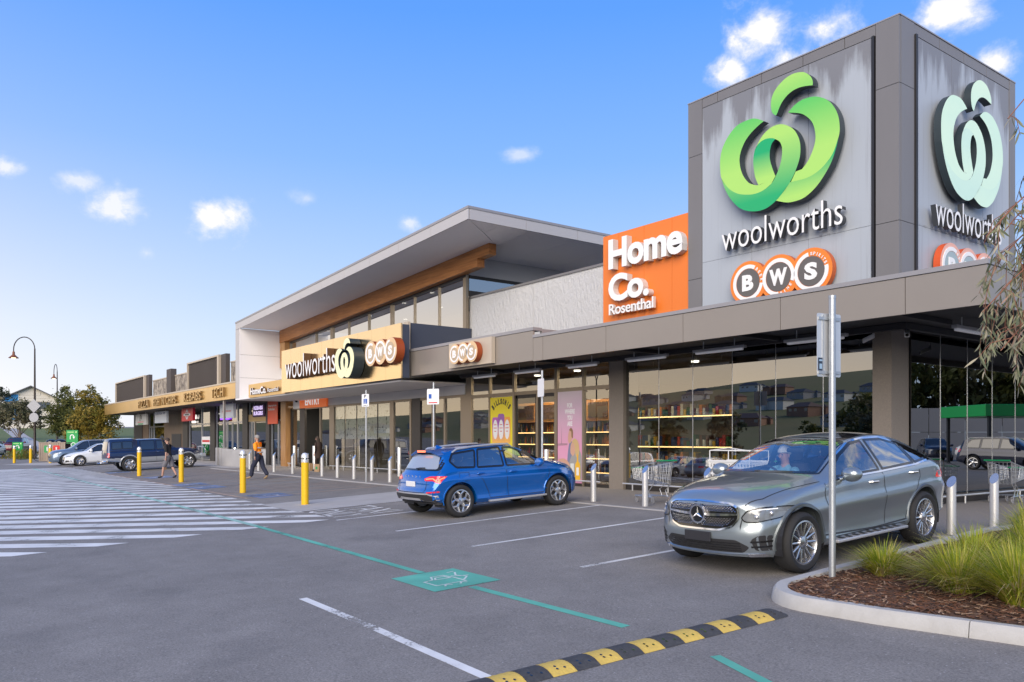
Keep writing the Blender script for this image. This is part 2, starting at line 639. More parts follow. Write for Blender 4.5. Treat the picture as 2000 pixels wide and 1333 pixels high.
def paint_mat(name, col, wear=0.5):
 """road paint: worn through to the asphalt in flakes"""
 m = M(name, col, 0.6)
 nd, lk, b = nodes(m)
 t = nd.new("ShaderNodeTexCoord")
 n = nd.new("ShaderNodeTexNoise")
 n.inputs["Scale"].default_value = 24
 n.inputs["Detail"].default_value = 8
 n.inputs["Roughness"].default_value = 0.75
 lk.new(t.outputs["Object"], n.inputs["Vector"])
 n2 = nd.new("ShaderNodeTexNoise")
 n2.inputs["Scale"].default_value = 1.3
 n2.inputs["Detail"].default_value = 3
 lk.new(t.outputs["Object"], n2.inputs["Vector"])
 ad = nd.new("ShaderNodeMath")
 ad.operation = 'ADD'
 lk.new(n.outputs["Fac"], ad.inputs[0])
 lk.new(n2.outputs["Fac"], ad.inputs[1])
 r = nd.new("ShaderNodeMapRange")
 r.inputs[1].default_value = 1.22 - 0.25 * wear
 r.inputs[2].default_value = 1.30 - 0.25 * wear
 lk.new(ad.outputs[0], r.inputs[0])
 tr = nd.new("ShaderNodeBsdfTransparent")
 ms = nd.new("ShaderNodeMixShader")
 lk.new(r.outputs[0], ms.inputs[0])
 lk.new(b.outputs[0], ms.inputs[1])
 lk.new(tr.outputs[0], ms.inputs[2])
 lk.new(ms.outputs[0], nd["Material Output"].inputs[0])
 n3 = nd.new("ShaderNodeMixRGB")
 n3.inputs[1].default_value = tuple(col) + (1,)
 n3.inputs[2].default_value = tuple(c * 0.72 for c in col) + (1,)
 r2 = nd.new("ShaderNodeMapRange")
 r2.inputs[1].default_value = 0.35
 r2.inputs[2].default_value = 0.65
 lk.new(n2.outputs["Fac"], r2.inputs[0])
 lk.new(r2.outputs[0], n3.inputs[0])
 lk.new(n3.outputs[0], b.inputs["Base Color"])
 return m
m_asph = asphalt_mat()
m_white = paint_mat("white_paint", (0.80, 0.80, 0.78), 0.25)
m_white_old = paint_mat("old_white_paint", (0.80, 0.80, 0.78), 0.72)
m_teal = paint_mat("teal_paint", (0.13, 0.50, 0.38), 0.15)
m_teal_pale = paint_mat("pale_teal_paint", (0.36, 0.60, 0.52), 0.5)
m_blue_p = paint_mat("blue_paint", (0.16, 0.24, 0.42), 0.55)
m_buff = paint_mat("buff_paint", (0.46, 0.33, 0.24), 0.5)
m_conc = M("concrete", (0.44, 0.43, 0.42), 0.85, noise=(1.5, 0.55, (0.33, 0.32, 0.31)), bump=(60, 0.15))
m_kerb = M("kerb_concrete", (0.47, 0.465, 0.45), 0.85, noise=(6, 0.6, (0.38, 0.37, 0.35)), bump=(70, 0.2))
m_agg = M("exposed_aggregate", (0.36, 0.33, 0.30), 0.8, noise=(70, 1.0, (0.17, 0.155, 0.145)), bump=(110, 0.35))
m_grass_g = M("lawn", (0.10, 0.15, 0.035), 0.9, noise=(0.8, 0.8, (0.15, 0.16, 0.06)), bump=(9, 0.5))
# ------------------------------------------------------------------ ground
def ground():
 xs = [-700, -400, -300, -240] + [-200 + 6 * i for i in range(14)] + [-118 + 4 * i for i in range(12)] + [-70 + 5 * i for i in range(12)] \
  + [-10 + 2.5 * i for i in range(9)] + [20, 40, 80, 160, 300, 600]
 ys = [-45, -38, -30, -20, -10] + [-8.3 + 2.14 * i for i in range(10)] + [YK, 17.4, 22, 28, 36, 46, 60, 80, 110, 150, 220, 320, 500]
 ys = sorted(set(ys))
 mb = MB()
 vs = [(x, y, zg(x, y) + (0.9 * sin(x * .021) * sin(y * .017) if x < -130 else 0)) for y in ys for x in xs]
 k = len(xs)
 fs = [(j * k + i, j * k + i + 1, (j + 1) * k + i + 1, (j + 1) * k + i) for j in range(len(ys) - 1) for i in range(k - 1)]
 mb.add(vs, fs)
 g = mb.build("car_park_ground", [m_asph], None, 60, kind="structure")
 return g
car_park = ground()
def sheet(name, pts, mat, dz=0.004, parent=None, dens=2.0, kind=None):
 """flat patch laid on the sloping ground; pts is a convex quad or a strip given as left and right edges"""
 mb = MB()
 mb.add([(x, y, zg(x, y) + dz) for x, y in pts], [tuple(range(len(pts)))])
 if mb_area(pts) < 0:
  mb.f = [f[::-1] for f in mb.f]
 o = mb.build(name, mat, parent)
 if kind:
  o["kind"] = kind
 return o
def mb_area(pts):
 return sum(pts[i][0] * pts[(i + 1) % len(pts)][1] - pts[(i + 1) % len(pts)][0] * pts[i][1] for i in range(len(pts))) / 2
def line(name, a, b, w, mat, dz=0.004, parent=None):
 a, b = Vector(a), Vector(b)
 d = (b - a).normalized()
 n = Vector((-d.y, d.x)) * w / 2
 # split where the slope changes so that the paint lies on the ground
 ts = [0.0, 1.0]
 if (a.y - YK) * (b.y - YK) < 0:
  ts.insert(1, (YK - a.y) / (b.y - a.y))
 mb = MB()
 for i in range(len(ts) - 1):
  p, q = a.lerp(b, ts[i]), a.lerp(b, ts[i + 1])
  pts = [p - n, q - n, q + n, p + n]
  mb.add([(v.x, v.y, zg(v.x, v.y) + dz) for v in pts], [(0, 1, 2, 3)])
 return mb.build(name, mat, parent)
# paved walk in front of the shops
walk = MB()
walk.add([(-44, YK - .12, .004), (-6.0, YK - .12, .004), (-6.0, 60, .004), (-9.1, 60, .004), (-9.1, 17.9, .004), (-44, 17.9, .004)], [(0, 1, 5), (1, 4, 5), (1, 2, 3, 4)])
walk = walk.build("footpath", m_agg, None, kind="structure")
sheet("shop_row_footpath", [(-84, 13.6), (-44.02, 13.6), (-44.02, 17.9), (-84, 17.9)], m_conc, 0.004, kind="structure")
kerbline = MB()
kerbline.box(-44, YK - .27, -.02, -19.3, YK - .12, .012)
kerbline.build("flush_kerb", m_conc, None, kind="structure")
kl2 = MB()
kl2.box(-19.3, YK - .24, -.02, -6.1, YK - .12, .008)
kl2.build("flush_kerb", m_conc, None, kind="structure")
sheet("concrete_apron", [(-21.85, 7.7), (-19.25, 7.7), (-19.25, YK - .28), (-21.85, YK - .28)], m_conc, 0.006, kind="structure")
sheet("concrete_apron", [(-72, 5.6), (-62, 8.6), (-62, 10.0), (-72, 10.0)], m_conc, 0.006, kind="structure")
PK = car_park
# bay lines
for x, y0, y1 in ((-16.75, 7.6, 12.85), (-14.05, 7.62, 12.85), (-11.3, 7.56, 12.85), (-8.55, 7.55, 12.85)):
 line("painted_line", (x, y0), (x + 0.12, y1), 0.10, m_white, parent=PK)
line("painted_line", (-19.2, 7.75), (-19.12, 12.8), 0.06, m_white, 0.010, parent=PK)
# hatched keep-clear area: diagonal bars cut by the lane edge
cs = 19.05
k = 0
while cs < 66:
 c = cs
 xr = -17.0
 yr = xr + c
 top = 7.75 + max(0, (-xr - 17)) * 0.0
 yt = lambda x: 7.72 + min(0.5, (-x - 17.0) * 0.022)
 if yr > 7.7:
  # bar meets the far edge first
  xr = -c + 7.9
  yr = yt(xr)
  xr = yr - c
 x0, y0 = -c - 2.6, -2.6
 if x0 < -62:
  x0, y0 = -62, c - 62
 w = 0.40
 d = w / sqrt(2)
 pts = [(x0 + d, y0 - d), (xr + d * 0.2, yr - 1.8 * d) if yr < 7.6 else (xr + 1.6 * d, yr - d * .2), (xr, yr), (x0 - d, y0 + d)]
 if yr < 7.6:
  pts = [(x0 + d, y0 - d), (xr, yr - 2 * d), (xr, yr), (x0 - d, y0 + d)]
 else:
  pts = [(x0 + d, y0 - d), (xr + 2 * d, yr), (xr, yr), (x0 - d, y0 + d)]
 if y0 < yr:
  sheet("painted_bar", pts, m_white, 0.004, PK)
 cs += 1.375
# long teal guide line and its loading-bay square
line("guide_line", (-8.62, 5.76), (-5.85, 5.76), 0.12, m_teal, parent=PK)
line("guide_line", (-9.9, 5.78), (-17.4, 6.02), 0.12, m_teal, 0.006, parent=PK)
line("guide_line", (-17.4, 6.02), (-40, 6.25), 0.14, m_teal_pale, 0.0075, parent=PK)
line("guide_line", (-40, 6.25), (-60, 6.42), 0.16, m_teal_pale, 0.0075, parent=PK)
line("guide_line", (-3.42, 5.18), (-4.62, 5.62), 0.10, m_teal, parent=PK)
sq = sheet("guide_square", [(-9.88, 5.28), (-8.70, 5.26), (-8.68, 6.26), (-9.87, 6.27)], m_teal, 0.0055, PK)
m_line_ic = paint_mat("pale_paint", (0.66, 0.76, 0.72), 0.1)
def ground_strokes(name, strokes, org, u, v, w, mat, dz):
 mb = MB()
 for st in strokes:
  P_ = [Vector(org) + Vector(u) * a + Vector(v) * b for a, b in st]
  for i in range(len(P_) - 1):
   a, b = P_[i], P_[i + 1]
   d = (b - a)
   if d.length < 1e-6:
    continue
   d = d.normalized()
   n = Vector((-d.y, d.x)) * w / 2
   e = d * w * 0.4
   q = [a - n - e, b - n + e, b + n + e, a + n - e]
   mb.add([(p.x, p.y, zg(p.x, p.y) + dz + i * 1e-5) for p in q], [(0, 1, 2, 3)])
 return mb.build(name, mat, PK)
# symbol in the square: a car with a person bringing a bag to its boot
ic = [[(.12, .20), (.12, .52), (.30, .56), (.40, .74), (.62, .74), (.66, .52), (.66, .20), (.12, .20)],
      [(.34, .54), (.42, .66), (.58, .66), (.60, .52), (.34, .54)],
      [(.20, .10), (.26, .17), (.33, .12)], [(.48, .10), (.54, .17), (.60, .12)],
      [(.70, .30), (.86, .44), (.78, .62), (.90, .80)], [(.70, .62), (.80, .52), (.92, .50)], [(.80, .86), (.92, .88)]]
ground_strokes("guide_symbol", ic, (-8.78, 5.36), (0, .84), (-1.0, 0), 0.028, m_line_ic, 0.0085)
# dashed old centre line
line("painted_line", (-9.62, 3.92), (-7.72, 3.90), 0.105, m_white_old, parent=PK)
line("painted_line", (-7.66, 3.90), (-5.5, 3.84), 0.105, m_white_old, parent=PK)
# TAXI ONLY
for word, y0, x0, w in (("TAXI", 8.72, -19.0, 1.85), ("ONLY", 7.78, -19.0, 1.9)):
 mb = MB()
 text_box(mb, word, (0, 0, 0), (1, 0, 0), (0, 1, 0), w, 1.0, 0, 0, bold=0.0, res=2)
 # letters are read from the lane: their feet point to -y and the word runs along x
 mb.v = [(x0 + p[0], y0 + p[1] * 0.80, zg(x0 + p[0], y0 + p[1] * .8) + 0.006) for p in mb.v]
 mb.build("painted_word", m_white, PK)
# disabled bays: blue squares, buff hatching
m_sym = paint_mat("faded_symbol", (0.55, 0.58, 0.66), 0.7)
for x, y in ((-24.6, 8.95), (-30.4, 8.7), (-32.5, 8.75), (-39.3, 9.15), (-46.8, 8.9), (-27.8, 12.0)):
 if x == -27.8:
  continue
 sheet("bay_square", [(x - .75, y - .55), (x + .75, y - .55), (x + .75, y + .55), (x - .75, y + .55)], m_blue_p, 0.005, PK)
 wc = [[(.35, .85), (.40, .55), (.62, .52), (.70, .22), (.82, .25)], [(.30, .62), (.22, .40), (.36, .18), (.56, .22), (.62, .36)], [(.40, .70), (.58, .68)]]
 ground_strokes("bay_symbol", wc, (x - .5, y + .5), (0, -1.0), (1.0, 0), 0.07, m_sym, 0.0085)
for xa, xb in ((-29.0, -25.6), (-38.0, -33.6), (-44.6, -40.4)):
 n = 6
 for i in range(n):
  x = xa + (xb - xa) * i / (n - 1)
  line("hatch_line", (x - 1.1, 8.2), (x + 1.1, 12.7), 0.10, m_buff, 0.005, PK)
 line("hatch_line", (xa - 1.4, 8.15), (xa - 1.4, 12.7), 0.10, m_buff, 0.0062, PK)
 line("hatch_line", (xb + 1.4, 8.15), (xb + 1.4, 12.7), 0.10, m_buff, 0.0062, PK)
 line("hatch_line", (xa - 1.4, 8.15), (xb + 1.4, 8.15), 0.10, m_buff, 0.0062, PK)
for x in (-52.5, -55.2, -57.9, -60.5):
 line("painted_line", (x, 8.4), (x, 12.9), 0.10, m_white, parent=PK)
# ------------------------------------------------------------------ building materials
def stained_panel():
 """light grey wall panel with dark water runs coming down from its top"""
 m = M("stained_grey_panel", (0.30, 0.32, 0.35), 0.42)
 nd, lk, b = nodes(m)
 t = nd.new("ShaderNodeTexCoord")
 sp = nd.new("ShaderNodeSeparateXYZ")
 lk.new(t.outputs["Object"], sp.inputs[0])
 def nz(sc, detail, scale, rough=.6):
  mp = nd.new("ShaderNodeMapping")
  mp.inputs["Scale"].default_value = sc
  lk.new(t.outputs["Object"], mp.inputs[0])
  n = nd.new("ShaderNodeTexNoise")
  n.inputs["Scale"].default_value = scale
  n.inputs["Detail"].default_value = detail
  n.inputs["Roughness"].default_value = rough
  lk.new(mp.outputs[0], n.inputs["Vector"])
  return n.outputs["Fac"]
 def mth(op, a, b_=None, clamp=False):
  n = nd.new("ShaderNodeMath")
  n.operation = op
  n.use_clamp = clamp
  for i, v in enumerate((a, b_)):
   if v is None:
    continue
   if isinstance(v, (int, float)):
    n.inputs[i].default_value = v
   else:
    lk.new(v, n.inputs[i])
  return n.outputs[0]
 run = nz((1.0, 1.0, 0.06), 5, 1.9)
 rag = nz((1.0, 1.0, 0.22), 6, 7.0, .7)
 z = sp.outputs["Z"]
 # each band of panels (two courses) has its own wet edge
 top1 = mth('SUBTRACT', z, 9.15)
 top1 = mth('MULTIPLY', top1, 0.55)
 low = mth('SUBTRACT', 6.5, z)
 inlow = mth('GREATER_THAN', low, 0.1)
 t2 = mth('MULTIPLY', mth('SUBTRACT', z, 6.32), 2.2)
 lev = mth('ADD', mth('MULTIPLY', top1, mth('SUBTRACT', 1.0, inlow)), mth('MULTIPLY', t2, inlow))
 s = mth('ADD', lev, mth('ADD', mth('MULTIPLY', run, 2.2), mth('MULTIPLY', rag, 0.55)))
 k = nd.new("ShaderNodeMapRange")
 k.inputs[1].default_value = 1.66
 k.inputs[2].default_value = 2.0
 lk.new(s, k.inputs[0])
 streak = nz((1.0, 1.0, 0.03), 4, 9.0, .65)
 k2 = nd.new("ShaderNodeMapRange")
 k2.inputs[1].default_value = 0.56
 k2.inputs[2].default_value = 0.75
 k2.inputs[4].default_value = 0.35
 lk.new(streak, k2.inputs[0])
 mx = nd.new("ShaderNodeMixRGB")
 mx.inputs[1].default_value = (0.40, 0.44, 0.49, 1)
 mx.inputs[2].default_value = (0.205, 0.21, 0.23, 1)
 lk.new(mth('MAXIMUM', k.outputs[0], k2.outputs[0]), mx.inputs[0])
 lk.new(mx.outputs[0], b.inputs["Base Color"])
 return m
def cast_wall():
 m = M("rough_white_wall", (0.66, 0.66, 0.66), 0.9)
 nd, lk, b = nodes(m)
 t = nd.new("ShaderNodeTexCoord")
 mp = nd.new("ShaderNodeMapping")
 mp.inputs["Scale"].default_value = (1, 1, 0.28)
 lk.new(t.outputs["Object"], mp.inputs[0])
 n = nd.new("ShaderNodeTexNoise")
 n.inputs["Scale"].default_value = 15
 n.inputs["Detail"].default_value = 6
 n.inputs["Roughness"].default_value = .7
 lk.new(mp.outputs[0], n.inputs["Vector"])
 bp = nd.new("ShaderNodeBump")
 bp.inputs["Strength"].default_value = 1.0
 bp.inputs["Distance"].default_value = 0.10
 lk.new(n.outputs["Fac"], bp.inputs["Height"])
 lk.new(bp.outputs[0], b.inputs["Normal"])
 return m
def stone_wall():
 m = M("pebble_wall", (0.34, 0.28, 0.22), 0.9)
 nd, lk, b = nodes(m)
 t = nd.new("ShaderNodeTexCoord")
 mp = nd.new("ShaderNodeMapping")
 mp.inputs["Scale"].default_value = (1, 1, 0.5)
 lk.new(t.outputs["Object"], mp.inputs[0])
 n = nd.new("ShaderNodeTexNoise")
 n.inputs["Scale"].default_value = 4.5
 n.inputs["Detail"].default_value = 5
 n.inputs["Roughness"].default_value = .75
 lk.new(mp.outputs[0], n.inputs["Vector"])
 cr = nd.new("ShaderNodeValToRGB")
 cr.color_ramp.elements[0].position = 0.38
 cr.color_ramp.elements[0].color = (0.10, 0.085, 0.075, 1)
 cr.color_ramp.elements[1].position = 0.62
 cr.color_ramp.elements[1].color = (0.52, 0.45, 0.36, 1)
 lk.new(n.outputs["Fac"], cr.inputs[0])
 lk.new(cr.outputs[0], b.inputs["Base Color"])
 bp = nd.new("ShaderNodeBump")
 bp.inputs["Distance"].default_value = 0.1
 lk.new(n.outputs["Fac"], bp.inputs["Height"])
 lk.new(bp.outputs[0], b.inputs["Normal"])
 return m
def wood_mat(name, c1, c2, stretch, scale=7):
 m = M(name, c1, 0.5, coat=0.15)
 nd, lk, b = nodes(m)
 t = nd.new("ShaderNodeTexCoord")
 mp = nd.new("ShaderNodeMapping")
 mp.inputs["Scale"].default_value = stretch
 lk.new(t.outputs["Object"], mp.inputs[0])
 n = nd.new("ShaderNodeTexNoise")
 n.inputs["Scale"].default_value = scale
 n.inputs["Detail"].default_value = 6
 n.inputs["Distortion"].default_value = 0.6
 lk.new(mp.outputs[0], n.inputs["Vector"])
 r = nd.new("ShaderNodeMapRange")
 r.inputs[1].default_value = .35
 r.inputs[2].default_value = .65
 lk.new(n.outputs["Fac"], r.inputs[0])
 mx = nd.new("ShaderNodeMixRGB")
 mx.inputs[1].default_value = tuple(c1) + (1,)
 mx.inputs[2].default_value = tuple(c2) + (1,)
 lk.new(r.outputs[0], mx.inputs[0])
 lk.new(mx.outputs[0], b.inputs["Base Color"])
 return m
m_dgrey = M("dark_grey_panel", (0.19, 0.185, 0.19), 0.4, noise=(1.2, 0.4, (0.155, 0.15, 0.155)), stretch=(1, 1, .25))
m_stain = stained_panel()
m_fascia = M("taupe_metal_panel", (0.33, 0.295, 0.26), 0.38, 0.35, noise=(0.9, 0.35, (0.29, 0.26, 0.23)))
m_cap = M("grey_capping", (0.34, 0.33, 0.34), 0.4, 0.3)
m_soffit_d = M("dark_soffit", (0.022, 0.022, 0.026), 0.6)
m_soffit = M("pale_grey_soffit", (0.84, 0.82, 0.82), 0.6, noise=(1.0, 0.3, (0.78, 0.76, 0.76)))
m_roofedge = M("silver_roof_edge", (0.52, 0.50, 0.49), 0.42, 0.25)
m_joint = M("dark_joint", (0.02, 0.02, 0.022), 0.8)
m_alu = M("bronze_frame", (0.30, 0.25, 0.19), 0.35, 0.6)
m_alu_d = M("dark_frame", (0.045, 0.04, 0.038), 0.4, 0.3)
m_silver = M("silver_frame", (0.55, 0.55, 0.56), 0.3, 0.8)
m_colm = M("column_render", (0.25, 0.215, 0.18), 0.8, noise=(30, 0.5, (0.17, 0.15, 0.13)), bump=(60, .2))
m_wwall = cast_wall()
m_stone = stone_wall()
m_orange = M("orange_panel", (0.80, 0.20, 0.028), 0.38)
m_navy = M("navy_panel", (0.045, 0.055, 0.085), 0.5)
m_cream = M("cream_trim", (0.55, 0.47, 0.37), 0.4, 0.2)
m_sign = M("champagne_metal", (0.84, 0.66, 0.40), 0.20, 1.0, noise=(0.8, 0.25, (0.72, 0.55, 0.33)), bump=(0.7, 0.10))
m_sunset_gold = M("sunset_gold_metal_panel", (0.80, 0.54, 0.21), 0.32, 0.75, noise=(0.5, 0.5, (0.62, 0.42, 0.18)))  # bronze base shifted to gold, sunset light put into the colour
m_beam = wood_mat("timber_beam", (0.50, 0.21, 0.06), (0.34, 0.13, 0.035), (.12, 1, 1.6))
m_post_w = wood_mat("timber_post", (0.50, 0.27, 0.10), (0.38, 0.19, 0.07), (1.5, 1.5, .12))
m_whitep = M("white_letter", (0.86, 0.86, 0.86), 0.35)
m_black = M("black_metal", (0.02, 0.02, 0.023), 0.45)
m_slat = M("dark_timber_slat", (0.075, 0.062, 0.055), 0.6)
m_grey_pan = M("grey_header_panel", (0.60, 0.59, 0.59), 0.5)
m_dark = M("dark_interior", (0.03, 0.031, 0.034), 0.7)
m_tile = M("shop_floor", (0.22, 0.21, 0.20), 0.4)
m_beige = M("beige_plaster", (0.50, 0.42, 0.32), 0.7)
m_glass_b = glass_mat("black_glass", (0.012, 0.013, 0.015), 0.22, ior=1.75)
m_glass_s = glass_mat("shop_glass", (0.60, 0.64, 0.66), 0.16, ior=1.65)
m_glass_c = glass_mat("clear_glass", (0.72, 0.75, 0.76), 0.05, ior=1.5)
m_glass_u = glass_mat("upper_glass", (0.16, 0.17, 0.18), 0.42, ior=1.9)
m_teal_gl = glass_mat("teal_glass", (0.25, 0.38, 0.40), 0.30, ior=1.6)
m_tube = M("lamp_tube", (0.9, 0.9, 0.9), 0.4, emit=((0.80, 0.84, 1.0), 0.08))
m_warm = M("warm_strip", (0.9, 0.7, 0.4), 0.4, emit=((1.0, 0.62, 0.22), 3.0))
m_downl = M("downlight", (1, .95, .85), 0.4, emit=((1.0, 0.90, 0.72), 5.0))
FR = 14.8          # fascia plane
GL = 17.5          # shopfront plane
# ------------------------------------------------------------------ supermarket with its sign tower
B1 = thing("supermarket_building", "grey supermarket with a tall square sign tower at its corner and glazed front", "building", (-18, GL, 0), world=True)
def panel(name, x0, y0, z0, x1, y1, z1, mat, parent, gap=0.006, **k):
 mb = MB()
 dx = gap if abs(x1 - x0) > .2 else 0
 dy = gap if abs(y1 - y0) > .2 else 0
 dz = gap if abs(z1 - z0) > .2 else 0
 mb.box(x0 + dx, y0 + dy, z0 + dz, x1 - dx, y1 - dy, z1 - dz)
 return mb.build(name, mat, parent, **k)
TX0, TX1, TY1, TZ = -15.33, -9.29, 23.35, 10.86
core = MB()
core.box(TX0 + .06, GL + .06, 4.4, TX1 - .06, TY1, TZ - .05)
core.build("tower_core", m_joint, B1)
# front cladding
for z0, z1 in ((4.5, 5.95), (5.95, 9.36), (9.36, TZ)):
 panel("cladding_panel", TX0, GL, z0, -14.83, GL + .06, z1, m_dgrey, B1)
for z0, z1 in ((4.5, 6.34), (6.34, 9.37), (9.37, TZ)):
 panel("cladding_panel", -9.84, GL - .005, z0, TX1, GL + .06, z1, m_dgrey, B1)
gr = MB()
gr.box(-9.93, GL - .02, 4.5, -9.87, GL + .05, 10.62)
gr.build("shadow_gap", m_black, B1)
xs = [-14.83, -13.2, -11.55, -9.95]
for i in range(3):
 for z0, z1 in ((4.5, 6.36), (6.36, 10.60)):
  panel("wall_panel", xs[i], GL + .012, z0, xs[i + 1], GL + .06, z1, m_stain, B1, 0.004)
xs = [-14.83, -14.3, -12.9, -11.7, -10.6, -9.84]
for i in range(5):
 panel("capping_panel", xs[i], GL + .006, 10.60, xs[i + 1], GL + .06, TZ, m_dgrey, B1, 0.008)
# side cladding facing the side street
for z0, z1 in ((4.5, 6.34), (6.34, 9.37), (9.37, TZ)):
 panel("cladding_panel", TX1 - .06, GL + .06, z0, TX1 + .002, 18.14, z1, m_dgrey, B1)
gr = MB()
gr.box(TX1 - .05, 18.16, 4.5, TX1 + .035, 18.24, 10.62)
gr.build("shadow_gap", m_black, B1)
ys = [18.25, 19.9, 21.5, 23.0]
for i in range(3):
 for z0, z1 in ((4.5, 6.36), (6.36, 10.60)):
  panel("wall_panel", TX1 - .06, ys[i], z0, TX1 - .012, ys[i + 1], z1, m_stain, B1, 0.004)
panel("cladding_panel", TX1 - .06, 23.0, 4.5, TX1 + .002, TY1, TZ, m_dgrey, B1)
ys = [18.14, 19.3, 20.5, 21.7, 23.0]
for i in range(4):
 panel("capping_panel", TX1 - .06, ys[i], 10.60, TX1 - .006, ys[i + 1], TZ, m_dgrey, B1, 0.008)
cap = MB()
cap.box(TX0 - .01, GL - .01, TZ, TX1 + .01, TY1 + .01, TZ + .03)
cap.build("tower_cap", m_cap, B1)
# canopy round the corner
CX1 = -6.32
xs = [CX1, -7.75, -10.43, -13.12, -15.78, -18.44]
for i in range(5):
 panel("fascia_panel", xs[i + 1], FR, 3.82, xs[i], FR + .06, 4.51, m_fascia, B1, 0.007)
panel("fascia_panel", -18.9, FR, 3.82, -18.44, FR + .06, 4.51, m_fascia, B1, 0.007)
for a, b in ((-18.9, -20.95), (-20.95, -23.6), (-23.6, -26.25)):
 panel("fascia_panel", b, FR, 3.84, a, FR + .06, 4.73, m_fascia, B1, 0.007)
cp = MB()
cp.box(-18.9, FR - .02, 4.515, CX1 + .02, FR + .32, 4.60)
cp.box(-26.3, FR - .02, 4.735, -18.88, FR + .32, 4.83)
cp.box(CX1 - .30, FR + .32, 4.515, CX1 + .02, 40, 4.60)
cp.box(-18.97, FR + .32, 4.50, -18.88, 17.5, 4.80)
cp.build("canopy_capping", m_cap, B1)
ys = [FR + .06, 15.32] + [15.32 + 2.67 * i for i in range(1, 9)]
for i in range(len(ys) - 1):
 panel("fascia_panel", CX1 - .06, ys[i], 3.82, CX1, ys[i + 1], 4.51, m_fascia, B1, 0.007)
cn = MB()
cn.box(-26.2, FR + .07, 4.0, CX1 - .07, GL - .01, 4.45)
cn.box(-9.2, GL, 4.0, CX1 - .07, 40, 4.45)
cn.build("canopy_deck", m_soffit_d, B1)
# battens that stiffen the dark soffit
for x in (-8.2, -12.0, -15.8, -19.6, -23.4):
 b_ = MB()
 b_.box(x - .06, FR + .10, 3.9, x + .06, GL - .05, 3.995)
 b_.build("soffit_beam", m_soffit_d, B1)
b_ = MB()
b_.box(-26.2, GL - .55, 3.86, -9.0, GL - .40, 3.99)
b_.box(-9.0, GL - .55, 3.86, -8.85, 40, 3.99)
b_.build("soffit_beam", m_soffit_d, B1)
# masonry columns
for x0, x1, y0, y1 in ((-18.39, -17.77, GL - .12, GL + .5), (-9.87, -9.43, GL - .08, 18.17)):
 c_ = MB()
 c_.box(x0, y0, 0, x1, y1, 3.99)
 c_.build("column", m_colm, B1)
# corner glazing: frameless panes
xs = [-17.77, -16.43, -15.16, -13.81, -12.47, -11.15, -9.87]
for i in range(6):
 g_ = MB()
 g_.box(xs[i] + .006, GL, .16, xs[i + 1] - .006, GL + .012, 3.99)
 g_.build("glass_pane", m_glass_s if i < 3 else m_glass_b, B1)
 if 0 < i:
  j_ = MB()
  j_.box(xs[i] - .008, GL - .006, .16, xs[i] + .008, GL + .02, 3.99)
  j_.build("glass_joint", m_silver, B1)
for x0, y0, x1, y1 in ((-17.77, GL - .02, -9.87, GL + .10), (-26.15, GL - .02, -23.48, GL + .10), (-20.98, GL - .02, -18.46, GL + .10), (-9.43, 18.18, -9.33, 40)):
 base = MB()
 base.box(x0, y0, 0, x1, y1, .155 if x0 > -18 else .115)
 base.build("base_plinth", m_alu_d, B1)
ys = [18.17 + 1.35 * i for i in range(14)]
for i in range(13):
 g_ = MB()
 g_.box(-9.392, ys[i] + .006, .16, -9.38, ys[i + 1] - .006, 3.99)
 g_.build("glass_pane", m_glass_b, B1)
 if i:
  j_ = MB()
  j_.box(-9.398, ys[i] - .008, .16, -9.372, ys[i] + .008, 3.99)
  j_.build("glass_joint", m_silver, B1)
# bottle-shop front
V = [(-26.5, -26.15), (-24.98, -24.9), (-23.48, -23.36), (-21.12, -20.98), (-19.72, -19.64), (-18.46, -18.39)]
for a, b in V:
 f_ = MB()
 f_.box(a, GL - .06, 0, b, GL + .06, 3.99)
 f_.build("mullion", m_alu, B1)
for i in range(5):
 a, b = V[i][1], V[i + 1][0]
 f_ = MB()
 f_.box(a, GL - .05, 3.10, b, GL + .05, 3.22)
 f_.build("transom", m_alu, B1)
 g_ = MB()
 g_.box(a, GL - .005, 3.22, b, GL + .007, 3.99)
 g_.build("fanlight_pane", m_glass_s, B1)
 if i != 2:
  g_ = MB()
  g_.box(a, GL - .005, .12, b, GL + .007, 3.10)
  g_.build("glass_pane", m_glass_c if i == 1 else m_glass_s, B1)
# sliding doors
for a, b in ((-23.36, -22.15), (-22.05, -21.12)):
 d_ = MB()
 d_.box(a, GL + .01, 0.02, a + .09, GL + .05, 3.10)
 d_.box(b - .09, GL + .01, 0.02, b, GL + .05, 3.10)
 d_.box(a, GL + .01, 2.98, b, GL + .05, 3.10)
 d_.box(a, GL + .01, 0.02, b, GL + .05, .12)
 d_ = d_.build("sliding_door", m_alu_d, B1)
 g_ = MB()
 g_.box(a + .09, GL + .024, .12, b - .09, GL + .036, 2.98)
 g_.build("door_pane", m_glass_c, d_)
f_ = MB()
f_.box(-22.15, GL - .03, 0, -22.05, GL + .05, 3.10)
f_.build("mullion", m_alu, B1)
# upper walls
for a, b in ((-26.5, -22.49), (-22.47, -18.83)):
 w_ = MB()
 w_.box(a, 17.6, 4.2, b, 17.85, 7.0)
 w_.build("wall_slab", m_wwall, B1)
w_ = MB()
w_.box(-26.55, 17.56, 7.0, -18.83, 17.9, 7.08)
w_.build("wall_capping", m_dgrey, B1)
xs = [-18.82, -18.12, -17.05, -15.95, -15.33]
for i in range(4):
 panel("orange_panel", xs[i], 17.53, 4.5, xs[i + 1], 17.6, 7.87, m_orange, B1, 0.005)
w_ = MB()
w_.box(-18.80, 17.601, 4.5, -15.34, 18.0, 7.84)
w_.build("panel_backing", m_dgrey, B1)
w_ = MB()
w_.box(-26.40, FR + .10, 4.6, -26.32, 17.58, 5.82)
w_.build("parapet_wall", m_navy, B1)
